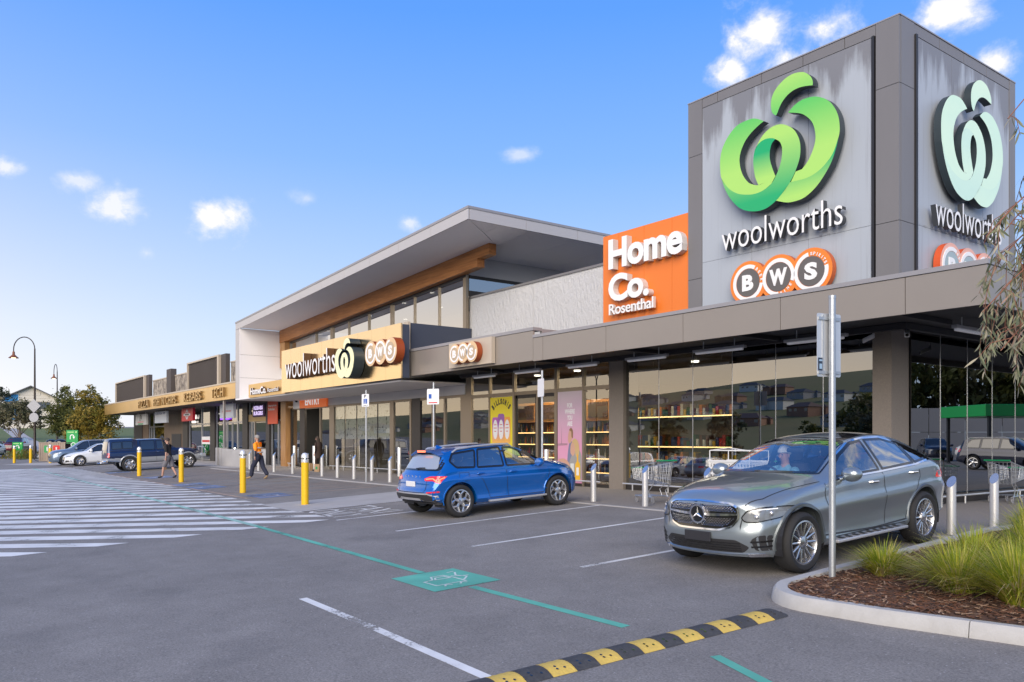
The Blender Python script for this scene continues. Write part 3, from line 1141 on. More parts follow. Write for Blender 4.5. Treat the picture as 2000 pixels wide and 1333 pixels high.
# inside of the shop
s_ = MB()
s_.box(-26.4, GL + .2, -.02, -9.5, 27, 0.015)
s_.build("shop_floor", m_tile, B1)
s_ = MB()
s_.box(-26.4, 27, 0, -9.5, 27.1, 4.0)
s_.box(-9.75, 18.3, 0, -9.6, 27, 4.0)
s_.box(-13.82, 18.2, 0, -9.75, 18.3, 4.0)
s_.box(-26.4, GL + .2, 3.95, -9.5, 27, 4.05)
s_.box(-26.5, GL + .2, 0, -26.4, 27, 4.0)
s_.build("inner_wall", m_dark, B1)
# roof behind the parapets, so that the block is closed
s_ = MB()
s_.box(-26.3, 17.9, 4.1, -9.4, 40, 4.4)
s_.build("flat_roof", m_dgrey, B1)
# ------------------------------------------------------------------ entrance hall with the big skillion roof
B2 = thing("entrance_hall", "pale entrance hall under a large tilted roof with a timber beam", "building", (-36, GL, 0), world=True)
LX0, LX1, RX = -46.04, -45.33, -22.37
def ztop(x):
 return 8.10 + (x - LX0) * (9.20 - 8.10) / (RX - LX0)
# roof edge panels and soffit panels
EDGE, EX = 0.42, [LX0 + (RX - LX0) * i / 10 for i in range(11)]
for i in range(10):
 a, b = EX[i] + .006, EX[i + 1] - .006
 e_ = MB()
 e_.add([(a, FR, ztop(a) - EDGE), (b, FR, ztop(b) - EDGE), (b, FR + .05, ztop(b) - EDGE), (a, FR + .05, ztop(a) - EDGE),
   (a, FR, ztop(a) - .07), (b, FR, ztop(b) - .07), (b, FR + .05, ztop(b) - .07), (a, FR + .05, ztop(a) - .07)],
           [(3, 2, 1, 0), (4, 5, 6, 7), (0, 1, 5, 4), (1, 2, 6, 5), (2, 3, 7, 6), (3, 0, 4, 7)])
 e_.build("roof_edge_panel", m_roofedge, B2)
zr = ztop(RX)
EY = [FR + .06 + 2.36 * i for i in range(7)]
for i in range(6):
 e_ = MB()
 e_.box(RX - .05, EY[i] + .006, zr - EDGE, RX, EY[i + 1] - .006, zr - .07)
 e_.build("roof_edge_panel", m_roofedge, B2)
e_ = MB()
yb = EY[-1]
e_.add([(LX0 - .02, FR - .02, ztop(LX0) - .065), (RX + .02, FR - .02, zr - .065), (RX + .02, yb, zr - .065), (LX0 - .02, yb, ztop(LX0) - .065),
  (LX0 - .02, FR - .02, ztop(LX0) + .02), (RX + .02, FR - .02, zr + .02), (RX + .02, yb, zr + .02), (LX0 - .02, yb, ztop(LX0) + .02)],
       [(3, 2, 1, 0), (4, 5, 6, 7), (0, 1, 5, 4), (1, 2, 6, 5), (2, 3, 7, 6), (3, 0, 4, 7)])
e_.build("roof_sheet", m_cap, B2)
SB = EDGE - .02
MX = -24.5           # mitre runs from the roof corner to here on the wall line
def soffit(pts):
 e_ = MB()
 n = len(pts)
 cx, cy_ = sum(p[0] for p in pts) / n, sum(p[1] for p in pts) / n
 q = []
 for x, y in pts:
  d = hypot(x - cx, y - cy_)
  q.append((x + (cx - x) / d * .007, y + (cy_ - y) / d * .007))
 e_.add([(x, y, ztop(x) - SB) for x, y in q] + [(x, y, ztop(x) - SB + .05) for x, y in q],
           [tuple(range(n)), tuple(range(2 * n - 1, n - 1, -1))] + [(i, n + i, n + (i + 1) % n, (i + 1) % n) for i in range(n)])
 e_.build("soffit_panel", m_soffit, B2)
xs = [LX1 + (MX - LX1) * i / 5 for i in range(6)]
for i in range(4):
 soffit([(xs[i], FR + .05), (xs[i], 17.45), (xs[i + 1], 17.45), (xs[i + 1], FR + .05)])
soffit([(xs[4], FR + .05), (xs[4], 17.45), (MX, 17.45), (RX - .05, FR + .05)])
cut = [FR + .05, 16.2, 17.45]
soffit([(RX - .05, FR + .06), (RX - 1.1, 16.2), (RX - .05, 16.2)])
soffit([(RX - 1.1, 16.2), (MX, 17.45), (RX - .05, 17.45), (RX - .05, 16.2)])
y = 17.45
while y < yb - 1:
 soffit([(-26.35, y), (-26.35, y + 2.0), (RX - .05, y + 2.0), (RX - .05, y)])
 y += 2.0
rv = MB()
rv.add([(LX0 + .1, FR + .1, ztop(LX0) - .1), (RX - .1, FR + .1, zr - .1), (RX - .1, yb, zr - .1), (LX0 + .1, yb, ztop(LX0) - .1)], [(0, 1, 2, 3)])
rv.build("roof_lining", m_joint, B2)
# portal leg
e_ = MB()
e_.box(LX0, FR, 3.80, LX1 - .04, FR + .05, ztop(LX0) - EDGE - .004)
e_.build("portal_face", m_roofedge, B2)
for z0, z1 in ((3.80, 4.97), (4.97, 6.25), (6.25, 7.72)):
 panel("portal_panel", LX1 - .05, FR + .0, z0, LX1, 17.45, z1, m_soffit, B2, .007)
e_ = MB()
e_.box(LX0 + .02, FR + .06, 3.82, LX1 - .06, 17.5, 7.62)
e_.build("portal_core", m_joint, B2)
# timber beam with its stepped end, and the timber jamb
e_ = MB()
zb = lambda x: ztop(x) - SB - .004
for x0, x1, t0, t1 in ((-45.28, -25.15, 0.0, .70), (-25.15, -24.40, 0.0, .40)):
 e_.add([(x0, 17.05, zb(x0) - t1), (x1, 17.05, zb(x1) - t1), (x1, 17.38, zb(x1) - t1), (x0, 17.38, zb(x0) - t1),
   (x0, 17.05, zb(x0) - t0), (x1, 17.05, zb(x1) - t0), (x1, 17.38, zb(x1) - t0), (x0, 17.38, zb(x0) - t0)],
           [(3, 2, 1, 0), (4, 5, 6, 7), (0, 1, 5, 4), (1, 2, 6, 5), (2, 3, 7, 6), (3, 0, 4, 7)])
e_.build("timber_beam", m_beam, B2)
e_ = MB()
e_.box(-45.28, 17.08, 5.6, -44.55, 17.38, zb(-45.3) - .7)
e_.build("timber_jamb", m_post_w, B2)
# clerestory
MU = [(-44.55, -44.40), (-40.9, -40.8), (-39.0, -38.7), (-36.9, -36.85), (-34.75, -34.68), (-32.55, -32.35), (-30.45, -30.4), (-28.45, -28.4), (-26.6, -26.38)]
for a, b in MU:
 e_ = MB()
 e_.box(a, 17.36, 5.5, b, 17.48, zb(a) - .70)
 e_.build("mullion", m_alu, B2)
e_ = MB()
e_.add([(-44.4, 17.34, zb(-44.4) - .80), (-26.4, 17.34, zb(-26.4) - .80), (-26.4, 17.46, zb(-26.4) - .80), (-44.4, 17.46, zb(-44.4) - .80),
  (-44.4, 17.34, zb(-44.4) - .70), (-26.4, 17.34, zb(-26.4) - .70), (-26.4, 17.46, zb(-26.4) - .70), (-44.4, 17.46, zb(-44.4) - .70)],
       [(3, 2, 1, 0), (4, 5, 6, 7), (0, 1, 5, 4), (1, 2, 6, 5), (2, 3, 7, 6), (3, 0, 4, 7)])
e_.build("head_frame", m_alu_d, B2)
for i in range(len(MU) - 1):
 a, b = MU[i][1], MU[i + 1][0]
 e_ = MB()
 e_.add([(a, 17.42, 5.5), (b, 17.42, 5.5), (b, 17.42, zb(b) - .8), (a, 17.42, zb(a) - .8)], [(0, 1, 2, 3)])
 e_.build("clerestory_pane", m_glass_u, B2)
# clerestory return above the rough wall
e_ = MB()
e_.box(-26.40, 17.5, 7.08, -26.34, 30, 7.30)
e_.box(-26.40, 17.5, 7.78, -26.34, 30, 7.90)
e_.build("head_frame", m_alu_d, B2)
e_ = MB()
e_.box(-26.40, 17.5, 7.90, -26.33, 30, zb(-26.4))
e_.build("return_panel", m_roofedge, B2)
e_ = MB()
e_.box(-26.38, 17.5, 7.30, -26.37, 30, 7.78)
e_.build("clerestory_pane", m_teal_gl, B2)
e_ = MB()
e_.box(-44.5, 23.5, 4, -26.5, 23.6, 8.2)
e_.box(-45.2, 17.5, 4.1, -45.1, 23.5, 7.5)
e_.build("hall_wall", m_beige, B2)
e_ = MB()
e_.box(-44.5, 17.6, 4.2, -26.5, 23.5, 4.3)
e_.build("hall_ceiling", m_grey_pan, B2)
for x in (-42, -37, -33.5, -31, -27.6):
 for y in (18.6, 20.6):
  e_ = MB()
  zc = zb(x) - .40
  e_.lathe([(.10, zc), (.10, zc + .03)], (x, y, 0), n=12)
  e_.build("downlight", m_downl, B2)
# sign box over the doors
xs = [-37.69 + (37.69 - 26.0) * i / 10 for i in range(11)]
for i in range(10):
 panel("sign_panel", xs[i], 14.3, 3.74, xs[i + 1], 14.36, 5.74, m_sign, B2, .004)
e_ = MB()
e_.box(-37.66, 14.361, 3.76, -26.02, 14.66, 5.70)
e_.build("sign_core", m_navy, B2)
e_ = MB()
e_.box(-37.95, 14.5, 3.74, -37.70, 14.70, 5.55)
e_.box(-26.62, FR - .05, 3.80, -26.30, FR + .06, 5.86)
e_.build("cream_post", m_cream, B2)
e_ = MB()
e_.box(-37.9, 14.67, 5.5, -26.5, 17.3, 5.6)
e_.build("box_roof", m_dgrey, B2)
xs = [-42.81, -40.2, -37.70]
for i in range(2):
 panel("sign_panel", xs[i], 14.45, 3.72, xs[i + 1], 14.55, 4.42, m_sunset_gold, B2, .004)
# pale soffit and header over the glazing
e_ = MB()
e_.box(-45.3, 14.56, 3.70, -42.9, 17.44, 3.78)
e_.box(-42.82, 14.56, 3.66, -26.5, 17.44, 3.72)
e_.build("entry_soffit", m_soffit, B2)
xs = [-44.1 + (44.1 - 26.6) * i / 12 for i in range(13)]
for i in range(12):
 panel("header_panel", xs[i], GL - .05, 3.28, xs[i + 1], GL, 3.66, m_grey_pan, B2, .006)
e_ = MB()
e_.box(-45.35, GL - .35, 0, -44.60, GL + .1, 3.70)
e_.build("timber_column", m_post_w, B2)
# entry glazing
FRM = [(-44.60, -44.42, m_alu_d), (-43.25, -42.55, m_alu_d), (-40.55, -40.42, m_alu), (-39.3, -38.75, m_alu), (-32.75, -32.4, m_alu), (-30.95, -30.8, m_alu),
       (-30.75, -30.05, m_alu_d), (-29.1, -28.95, m_alu), (-28.15, -28.05, m_alu), (-26.9, -26.5, m_alu)]
for a, b, m in FRM:
 e_ = MB()
 e_.box(a, GL - .06, 0, b, GL + .06, 3.28)
 e_.build("mullion", m, B2)
e_ = MB()
e_.box(-44.6, GL - .05, 3.18, -26.5, GL + .05, 3.279)
e_.build("head_frame", m_alu, B2)
def frosted():
 m = glass_mat("frosted_film", (0.55, 0.55, 0.5), 0.14, ior=1.6)
 nt = m.node_tree
 df = nt.nodes.new("ShaderNodeBsdfDiffuse")
 t = nt.nodes.new("ShaderNodeTexCoord")
 v = nt.nodes.new("ShaderNodeTexNoise")
 v.inputs["Scale"].default_value = 5.5
 v.inputs["Detail"].default_value = 5
 nt.links.new(t.outputs["Object"], v.inputs["Vector"])
 r = nt.nodes.new("ShaderNodeValToRGB")
 r.color_ramp.elements[0].position = .34
 r.color_ramp.elements[0].color = (0.16, 0.13, 0.09, 1)
 r.color_ramp.elements[1].position = .43
 r.color_ramp.elements[1].color = (0.74, 0.69, 0.54, 1)
 nt.links.new(v.outputs["Fac"], r.inputs[0])
 nt.links.new(r.outputs[0], df.inputs[0])
 ms = [n for n in nt.nodes if n.type == 'MIX_SHADER'][0]
 nt.links.new(df.outputs[0], ms.inputs[1])
 return m
m_frost = frosted()
for a, b, fr in ((-44.42, -43.25, 0), (-40.42, -39.3, 0), (-38.75, -37.55, 1), (-37.53, -36.23, 1), (-36.21, -34.05, 1), (-34.03, -32.75, 1), (-32.4, -30.95, 0), (-30.05, -29.1, 2), (-28.95, -28.15, 0), (-28.05, -26.9, 0)):
 e_ = MB()
 e_.box(a, GL - .006, .1, b, GL + .006, 3.18)
 e_.build("glass_pane", m_glass_c if fr == 1 else m_glass_s, B2)
 if fr == 1:
  e_ = MB()
  e_.box(a + .01, GL + .02, 1.55, b - .01, GL + .03, 3.17)
  e_.build("frosted_film", m_frost, B2)
for x in (-37.54, -36.22, -34.04):
 e_ = MB()
 e_.box(x - .012, GL - .02, .1, x + .012, GL + .012, 3.18)
 e_.build("glass_joint", m_alu_d, B2)
e_ = MB()
e_.box(-45, GL + .2, -.02, -26.6, 25, .014)
e_.build("hall_floor", m_tile, B2)
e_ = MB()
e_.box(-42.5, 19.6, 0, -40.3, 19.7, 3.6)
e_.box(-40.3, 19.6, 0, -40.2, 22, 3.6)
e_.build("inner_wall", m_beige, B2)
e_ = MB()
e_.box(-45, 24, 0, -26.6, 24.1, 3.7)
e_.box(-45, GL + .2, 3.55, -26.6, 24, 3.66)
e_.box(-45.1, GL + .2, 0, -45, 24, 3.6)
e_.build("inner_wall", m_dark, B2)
e_ = MB()
e_.box(-42.0, 19.55, 0, -40.9, 19.6, 2.1)
e_.build("service_door", m_colm, B2)
# ------------------------------------------------------------------ row of small shops
B3 = thing("shop_row", "long low row of takeaway shops behind a sunset-tinted bronze fascia with dark slatted screens", "building", (-64, GL, 0), world=True)
SX0 = -84.0
n = 15
xs = [SX0 + (LX0 - .02 - SX0) * i / n for i in range(n + 1)]
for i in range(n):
 panel("fascia_panel", xs[i], FR, 3.84, xs[i + 1], FR + .06, 4.74, m_sunset_gold, B3, .003)
e_ = MB()
e_.box(SX0, FR - .03, 4.74, LX0 - .02, FR + .3, 4.83)
e_.build("fascia_capping", m_cream, B3)
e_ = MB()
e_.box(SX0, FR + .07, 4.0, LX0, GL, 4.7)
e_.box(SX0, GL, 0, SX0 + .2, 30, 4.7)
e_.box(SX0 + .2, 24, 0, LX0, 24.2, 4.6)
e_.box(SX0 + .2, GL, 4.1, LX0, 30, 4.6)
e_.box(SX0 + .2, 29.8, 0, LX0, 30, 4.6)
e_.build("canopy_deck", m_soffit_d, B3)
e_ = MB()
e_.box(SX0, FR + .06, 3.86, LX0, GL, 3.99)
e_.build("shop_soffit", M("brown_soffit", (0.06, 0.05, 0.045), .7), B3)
# screens and parapet walls above the fascia
for x0, x1, zt in ((-82.1, -70.9, 6.75), (-58.1, -51.3, 6.77)):
 fr_ = MB()
 fr_.box(x0, 15.35, zt - .10, x1 + .32, 15.75, zt)
 fr_.box(x0, 15.35, 4.8, x0 + .15, 15.75, zt - .10)
 fr_.box(x1, 15.35, 4.8, x1 + .30, 15.75, zt - .10)
 fr_.build("screen_frame", m_cream, B3)
 bk = MB()
 bk.box(x0 + .15, 15.56, 4.8, x1, 15.6, zt - .1)
 bk.build("screen_backing", m_joint, B3)
 sl = MB()
 x = x0 + .24
 while x < x1 - .08:
  sl.box(x, 15.44, 4.8, x + .11, 15.55, zt - .11)
  x += 0.235
 sl.build("slat", m_slat, B3, kind="stuff")
 rt = MB()
 rt.box(x1 + .31, 15.5, 4.8, x1 + 1.25, 15.76, zt - .003)
 rt.build("screen_return", m_slat, B3)
for x0, x1 in ((-69.6, -64.2), (-62.85, -58.15), (-50.0, -46.1)):
 e_ = MB()
 e_.box(x0, 15.8, 4.8, x1, 16.1, 6.2)
 e_.build("wall_slab", m_stone, B3)
 e_ = MB()
 e_.box(x0, 15.76, 6.2, x1, 16.14, 6.28)
 e_.build("wall_capping", m_cream, B3)
e_ = MB()
e_.box(-64.15, 15.5, 4.8, -62.9, 15.9, 6.75)
e_.build("parapet_pier", m_slat, B3)
# shopfronts
m_brown = wood_mat("brown_cladding", (0.16, 0.11, 0.075), (0.11, 0.075, 0.05), (3.0, 1, .2))
m_ltile = M("pale_tile", (0.55, 0.55, 0.56), 0.5)
m_goldl = M("gold_leaf_panel", (0.60, 0.42, 0.18), 0.4, 0.4)
def bays(spec, z1=3.86):
 """shopfront from a list of (x0, x1, kind)"""
 for x0, x1, kind in spec:
  e_ = MB()
  if kind == 'wall':
   e_.box(x0, GL - .1, 0, x1, GL + .1, z1)
   e_.build("shop_wall", m_brown, B3)
  elif kind == 'post':
   e_.box(x0, GL - .16, 0, x1, GL + .12, z1)
   e_.build("shop_pier", m_alu_d, B3)
  elif kind in ('glass', 'door', 'lowwall'):
   fm = m_silver if kind != 'lowwall' else m_alu
   sill = {'glass': .12, 'door': .06, 'lowwall': 1.0}[kind]
   e_.box(x0, GL - .05, 0, x0 + .09, GL + .05, z1)
   e_.box(x1 - .09, GL - .05, 0, x1, GL + .05, z1)
   e_.box(x0 + .09, GL - .05, 2.62, x1 - .09, GL + .05, 2.72)
   e_.box(x0 + .09, GL - .05, sill - .06, x1 - .09, GL + .05, sill)
   if kind == 'door':
    m = (x0 + x1) / 2
    e_.box(m - .06, GL - .05, .06, m + .06, GL + .05, 2.62)
   f_ = e_.build("shop_frame", fm, B3)
   g_ = MB()
   g_.box(x0 + .09, GL - .006, sill, x1 - .09, GL + .006, 2.62)
   g_.box(x0 + .09, GL - .006, 2.72, x1 - .09, GL + .006, z1)
   g_.build("shop_pane", m_glass_s, f_)
   if kind == 'lowwall':
    g_ = MB()
    g_.box(x0, GL - .08, 0, x1, GL + .08, .94)
    g_.build("low_wall", m_ltile, B3)
bays([(-84, -80.6, 'post'), (-80.6, -78.4, 'wall'), (-78.4, -76.7, 'door'), (-76.7, -72.8, 'glass'), (-72.8, -66.8, 'wall'), (-66.8, -65.4, 'post'),
      (-65.4, -62.0, 'glass'), (-62.0, -59.6, 'glass'), (-59.6, -58.5, 'post'), (-58.5, -56.1, 'glass'), (-56.1, -53.9, 'door'), (-53.9, -52.6, 'glass'), (-52.6, -51.6, 'post'),
      (-51.6, -50.6, 'door'), (-50.6, -48.3, 'lowwall'), (-48.3, -47.7, 'post'), (-47.7, -45.4, 'door')])
e_ = MB()
e_.box(-70.2, GL - .14, .9, -67.4, GL - .101, 2.0)
e_.build("serving_hatch", m_black, B3)
e_ = MB()
e_.box(-51.5, GL - .12, 2.66, -48.4, GL - .055, 3.1)
e_.build("sign_band", m_goldl, B3)
e_ = MB()
e_.box(SX0 + .2, GL + .15, -.02, LX0, 24, .012)
e_.build("shop_floor", m_tile, B3)
for x0, x1, c in ((-79.6, -78.9, (1.0, .5, .15)), (-76, -73.4, (1, .8, .6)), (-64.5, -60.5, (1, .9, .75)), (-57.6, -54.4, (1.0, .75, .5)), (-50.4, -48.6, (.9, .95, 1)), (-47.4, -46, (.9, .95, 1))):
 e_ = MB()
 e_.box(x0, 19.2, 3.5, x1, 19.5, 3.56)
 e_.build("ceiling_lamp", M("shop_lamp_%d" % int(-x0), (1, 1, 1), .5, emit=(c, 1.6)), B3)
# ------------------------------------------------------------------ vehicles
def curve1(tab):
 """smooth monotone curve through (x, y) pairs"""
 xs = [p[0] for p in tab]
 ys = [p[1] for p in tab]
 n = len(xs)
 d = [(ys[i + 1] - ys[i]) / (xs[i + 1] - xs[i]) for i in range(n - 1)]
 m = [d[0]] + [0 if d[i - 1] * d[i] <= 0 else 2 * d[i - 1] * d[i] / (d[i - 1] + d[i]) for i in range(1, n - 1)] + [d[-1]]
 def f(x):
  if x <= xs[0]:
   return ys[0]
  if x >= xs[-1]:
   return ys[-1]
  i = 0
  while x > xs[i + 1]:
   i += 1
  h = xs[i + 1] - xs[i]
  t = (x - xs[i]) / h
  return ys[i] * (1 + 2 * t) * (1 - t) ** 2 + h * m[i] * t * (1 - t) ** 2 + ys[i + 1] * t * t * (3 - 2 * t) + h * m[i + 1] * t * t * (t - 1)
 return f
def in_poly(p, poly):
 x, y = p
 c = False
 n = len(poly)
 for i in range(n):
  x1, y1 = poly[i]
  x2, y2 = poly[(i + 1) % n]
  if (y1 > y) != (y2 > y) and x < (x2 - x1) * (y - y1) / (y2 - y1) + x1:
   c = not c
 return c
AX = {'L': (Vector((0, 1, 0)), 0, 2), 'R': (Vector((0, -1, 0)), 0, 2), 'F': (Vector((1, 0, 0)), 1, 2), 'B': (Vector((-1, 0, 0)), 1, 2), 'T': (Vector((0, 0, 1)), 0, 1)}
class Body:
 """car shell lofted along its length. Local axes: +x nose, +y the car's left, z up, origin on the ground under the middle of the wheelbase.
 All tables use s, the distance back from the nose."""
 def __init__(self, L, W, front, top, sh, bot, plan, tumble, nose, tail, roof_w=0.62, side=None, ns=110, arch=None, cs=0.30, ct=0.20):
  self.L, self.W, self.front = L, W, front          # front: x of the nose tip
  self.f_top, self.f_sh, self.f_bot, self.f_plan = curve1(top), curve1(sh), curve1(bot), curve1(plan)
  self.f_roofw = curve1(tumble)
  side = side or [(0, .90), (.06, .955), (.2, .985), (.42, .995), (.58, 1.0), (.66, .985), (.8, .978), (.93, .955), (1.0, .915)]
  self.side = side
  fside = curve1(side)
  fn, ft = curve1(nose), curve1(tail)
  NL, NG, NT, KC = 16, 8, 8, 14
  st = []
  for i in range(ns + 1):
   t = i / ns
   st.append(L * (0.5 - 0.5 * cos(pi * t)) * .35 + L * t * .65)
  rows = []
  for s in st:
   zb, zs, zt = self.f_bot(s), self.f_sh(s), self.f_top(s)
   zs = min(zs, zt - .012)
   w = W * self.f_plan(s)
   half = []
   for j in range(NL + 1):
    v = j / NL
    half.append((w * fside(v), zb + (zs - zb) * v))
   wb = w * fside(1.0)
   wr = min(W * self.f_roofw(s), wb * .985)
   cr = min(0.05, (zt - zs) * 0.35)              # crown of the roof or bonnet
   ze = zt - cr
   # side of the glasshouse, then a rounded edge, then the crowned top
   lean = []
   for j in range(1, NG + 1):
    v = j / NG
    lean.append((wb + (wr - wb) * (v ** 1.12), zs + (ze - zs) * v))
   half += lean
   for j in range(1, NT + 1):
    v = j / NT
    y = wr * (1 - v)
    half.append((y, ze + (zt - ze) * (1 - (1 - v) ** 2.2)))
   rows.append(half)
  M_ = NL + NG + NT + 1
  vs, fs = [], []
  def dfm(s, y, z):
   a = abs(y) / W
   wf = max(0.0, 1 - s / 1.0)
   wf = wf * wf * (3 - 2 * wf)
   wt = max(0.0, 1 - (L - s) / 0.8)
   wt = wt * wt * (3 - 2 * wt)
   s2 = s + wf * (cs * a ** 2.6 + fn(z)) - wt * (ct * a ** 2.6 + ft(z))
   return (front - s2, y, z)
  # ring order: left side bottom -> roof centre -> right side bottom
  ring = 2 * M_ - 1
  for s, half in zip(st, rows):
   for y, z in half:
    vs.append(dfm(s, y, z))
   for y, z in half[-2::-1]:
    vs.append(dfm(s, -y, z))
  for i in range(ns):
   for j in range(ring - 1):
    a = i * ring + j
    fs.append((a, a + 1, a + ring + 1, a + ring))
   # floor
   fs.append((i * ring + ring - 1, i * ring, (i + 1) * ring, (i + 1) * ring + ring - 1))
  for end, i in ((0, 0), (1, ns)):
   half, s = rows[i], st[i]
   grid = []
   for j in range(M_):
    y, z = half[j]
    r = [i * ring + j]
    for k in range(1, KC):
     vs.append(dfm(s, y * (1 - 2 * k / KC), z))
     r.append(len(vs) - 1)
    r.append(i * ring + ring - 1 - j)
    grid.append(r)
   for j in range(M_ - 2):
    for k in range(KC):
     q = (grid[j][k], grid[j][k + 1], grid[j + 1][k + 1], grid[j + 1][k])
     fs.append(q if end == 0 else q[::-1])
   j = M_ - 2
   for k in range(KC):
    q = (grid[j][k], grid[j][k + 1], i * ring + M_ - 1)
    fs.append(q if end == 0 else q[::-1])
  self.v, self.f = vs, fs
  self.bvh = BVHTree.FromPolygons([Vector(v) for v in vs], fs)
  self.cut = {}
 def X(self, s):
  return self.front - s
 def hit(self, ax, a, b):
  d, i, j = AX[ax]
  p = Vector((0, 0, 0))
  p[i], p[j] = a, b
  p = p + d * 8
  q, n, _, _ = self.bvh.ray_cast(p, -d)
  return q, n
 def shell(self, parent, mat, arches, openings=(), name="body", low=None):
  """arches: (x, z, r); openings: (axis, poly) removed from the shell"""
  me = bpy.data.meshes.new("shell")
  keep = []
  V_ = [Vector(v) for v in self.v]
  for f in self.f:
   c = sum((V_[i] for i in f), Vector()) / len(f)
   n = (V_[f[1]] - V_[f[0]]).cross(V_[f[2]] - V_[f[1]])
   drop = False
   for ax, poly in openings:
    d, i, j = AX[ax]
    if n.dot(d) > 0.12 * n.length and in_poly((c[i], c[j]), poly):
     drop = True
     break
   keep.append(not drop)
  me.from_pydata(self.v, [], self.f)
  me.update()
  bm = bmesh.new()
  bm.from_mesh(me)
  bmesh.ops.recalc_face_normals(bm, faces=bm.faces)
  bm.to_mesh(me)
  bm.free()
  ob = bpy.data.objects.new("shell_tmp", me)
  COL.objects.link(ob)
  cutters = []
  for x, z, r in arches:
   cb = MB()
   for sgn in (1, -1):
    cb.lathe([(r, -.5), (r, .5)], (x, sgn * (self.W + .12), z), axis='y', n=48)
   co = cb.build("cut_tmp", [m_black], None)
   cutters.append(co)
   md = ob.modifiers.new("b", 'BOOLEAN')
   md.operation = 'DIFFERENCE'
   md.object = co
   md.solver = 'EXACT'
  dg = bpy.context.evaluated_depsgraph_get()
  res = bpy.data.meshes.new_from_object(ob.evaluated_get(dg))
  for co in cutters:
   cm = co.data
   bpy.data.objects.remove(co)
   bpy.data.meshes.remove(cm)
  bpy.data.objects.remove(ob)
  bpy.data.meshes.remove(me)
  if openings:
   bm = bmesh.new()
   bm.from_mesh(res)
   dead = []
   for f in bm.faces:
    c = f.calc_center_median()
    for ax, poly in openings:
     d, i, j = AX[ax]
     if f.normal.dot(d) > 0.12 and c.z > 0.5 and in_poly((c[i], c[j]), poly):
      dead.append(f)
      break
   bmesh.ops.delete(bm, geom=dead, context='FACES')
   bm.to_mesh(res)
   bm.free()
  res.materials.clear()
  res.materials.append(mat)
  if low:
   res.materials.append(low[0])
   for p in res.polygons:
    p.material_index = 1 if p.center.z < low[1](p.center.x) else 0
  else:
   for p in res.polygons:
    p.material_index = 0
  smooth_all(res, 32)
  res.name = name
  o = bpy.data.objects.new(name, res)
  COL.objects.link(o)
  o.parent = parent
  return o
 def panel(self, name, ax, poly, mat, parent, off=0.004, skirt=0.015, step=0.05, smooth=40, mirror=False):
  """plate that follows the shell, seen as poly along the axis ax"""
  d, i, j = AX[ax]
  pts, n = [], len(poly)
  for k in range(n):
   a, b = Vector(poly[k]), Vector(poly[(k + 1) % n])
   m = max(1, int((b - a).length / step))
   for t in range(m):
    pts.append(a.lerp(b, t / m))
  nb = len(pts)
  x0, x1 = min(p.x for p in pts), max(p.x for p in pts)
  y0, y1 = min(p.y for p in pts), max(p.y for p in pts)
  u = x0 + step / 2
  while u < x1:
   v = y0 + step / 2
   while v < y1:
    if in_poly((u, v), [(p.x, p.y) for p in pts]) and min((p - Vector((u, v))).length for p in pts) > step * .45:
     pts.append(Vector((u, v)))
    v += step
   u += step
  r = delaunay_2d_cdt(pts, [], [tuple(range(nb))], 1, 1e-6)
  vv, ff = r[0], r[2]
  mb = MB()
  P3 = []
  for p in vv:
   q, nn = self.hit(ax, p.x, p.y)
   if q is None:
    q = Vector((0, 0, 0))
    q[i], q[j] = p.x, p.y
    q = q + d * (P3[-1].dot(d) - off if P3 else 0)
   P3.append(q + d * off)
  fs = []
  for f in ff:
   a, b, c = (P3[k] for k in f[:3])
   fs.append(tuple(f) if (b - a).cross(c - a).dot(d) > 0 else tuple(reversed(f)))
  cnt = {}
  for f in fs:
   for k in range(len(f)):
    cnt[(f[k], f[(k + 1) % len(f)])] = 1
  k0 = len(P3)
  side = []
  if skirt:
   for (a, b) in list(cnt):
    if (b, a) not in cnt:
     side.append((b, a, a + k0, b + k0))
   P3 = P3 + [p - d * (skirt + off) for p in P3]
  mb.add(P3, fs + side)
  used = sorted({k for f in mb.f for k in f})
  remap = {k: a for a, k in enumerate(used)}
  mb.v = [mb.v[k] for k in used]
  mb.f = [tuple(remap[k] for k in f) for f in mb.f]
  o = mb.build(name, mat, parent, smooth)
  return o
 def seam(self, mb, ax, pts, w=0.008, off=0.003, step=0.06, closed=False):
  """thin ribbon on the shell"""
  d, i, j = AX[ax]
  q = []
  n = len(pts)
  for k in range(n if closed else n - 1):
   a, b = Vector(pts[k]), Vector(pts[(k + 1) % n])
   m = max(1, int((b - a).length / step))
   for t in range(m):
    q.append(a.lerp(b, t / m))
  q.append(Vector(pts[0] if closed else pts[-1]))
  vs = []
  for k, p in enumerate(q):
   t = q[min(k + 1, len(q) - 1)] - q[max(k - 1, 0)]
   t = t.normalized() if t.length else Vector((1, 0))
   nn = Vector((-t.y, t.x)) * w / 2
   for s_ in (1, -1):
    h, _ = self.hit(ax, p.x + nn.x * s_, p.y + nn.y * s_)
    if h is None:
     h = Vector(vs[-1]) - d * off if vs else Vector((0, 0, 0))
    vs.append(h + d * off)
  fs = []
  for k in range(len(q) - 1):
   a, b, c, e = 2 * k, 2 * k + 1, 2 * k + 3, 2 * k + 2
   f = (a, b, c, e)
   nrm = (Vector(vs[b]) - Vector(vs[a])).cross(Vector(vs[c]) - Vector(vs[b]))
   fs.append(f if nrm.dot(d) > 0 else f[::-1])
  mb.add(vs, fs)
def mirrored(poly, ax='L'):
 return poly
def paint(name, col, metal=0.55, rough=0.32, coat=1.0, flake=None):
 m = M(name, col, rough, metal, coat=coat, noise=(300, 0.25, tuple(min(1, c * 1.35) for c in col)))
 return m
m_tyre = M("tyre_rubber", (0.022, 0.022, 0.023), 0.8, bump=(40, .1))
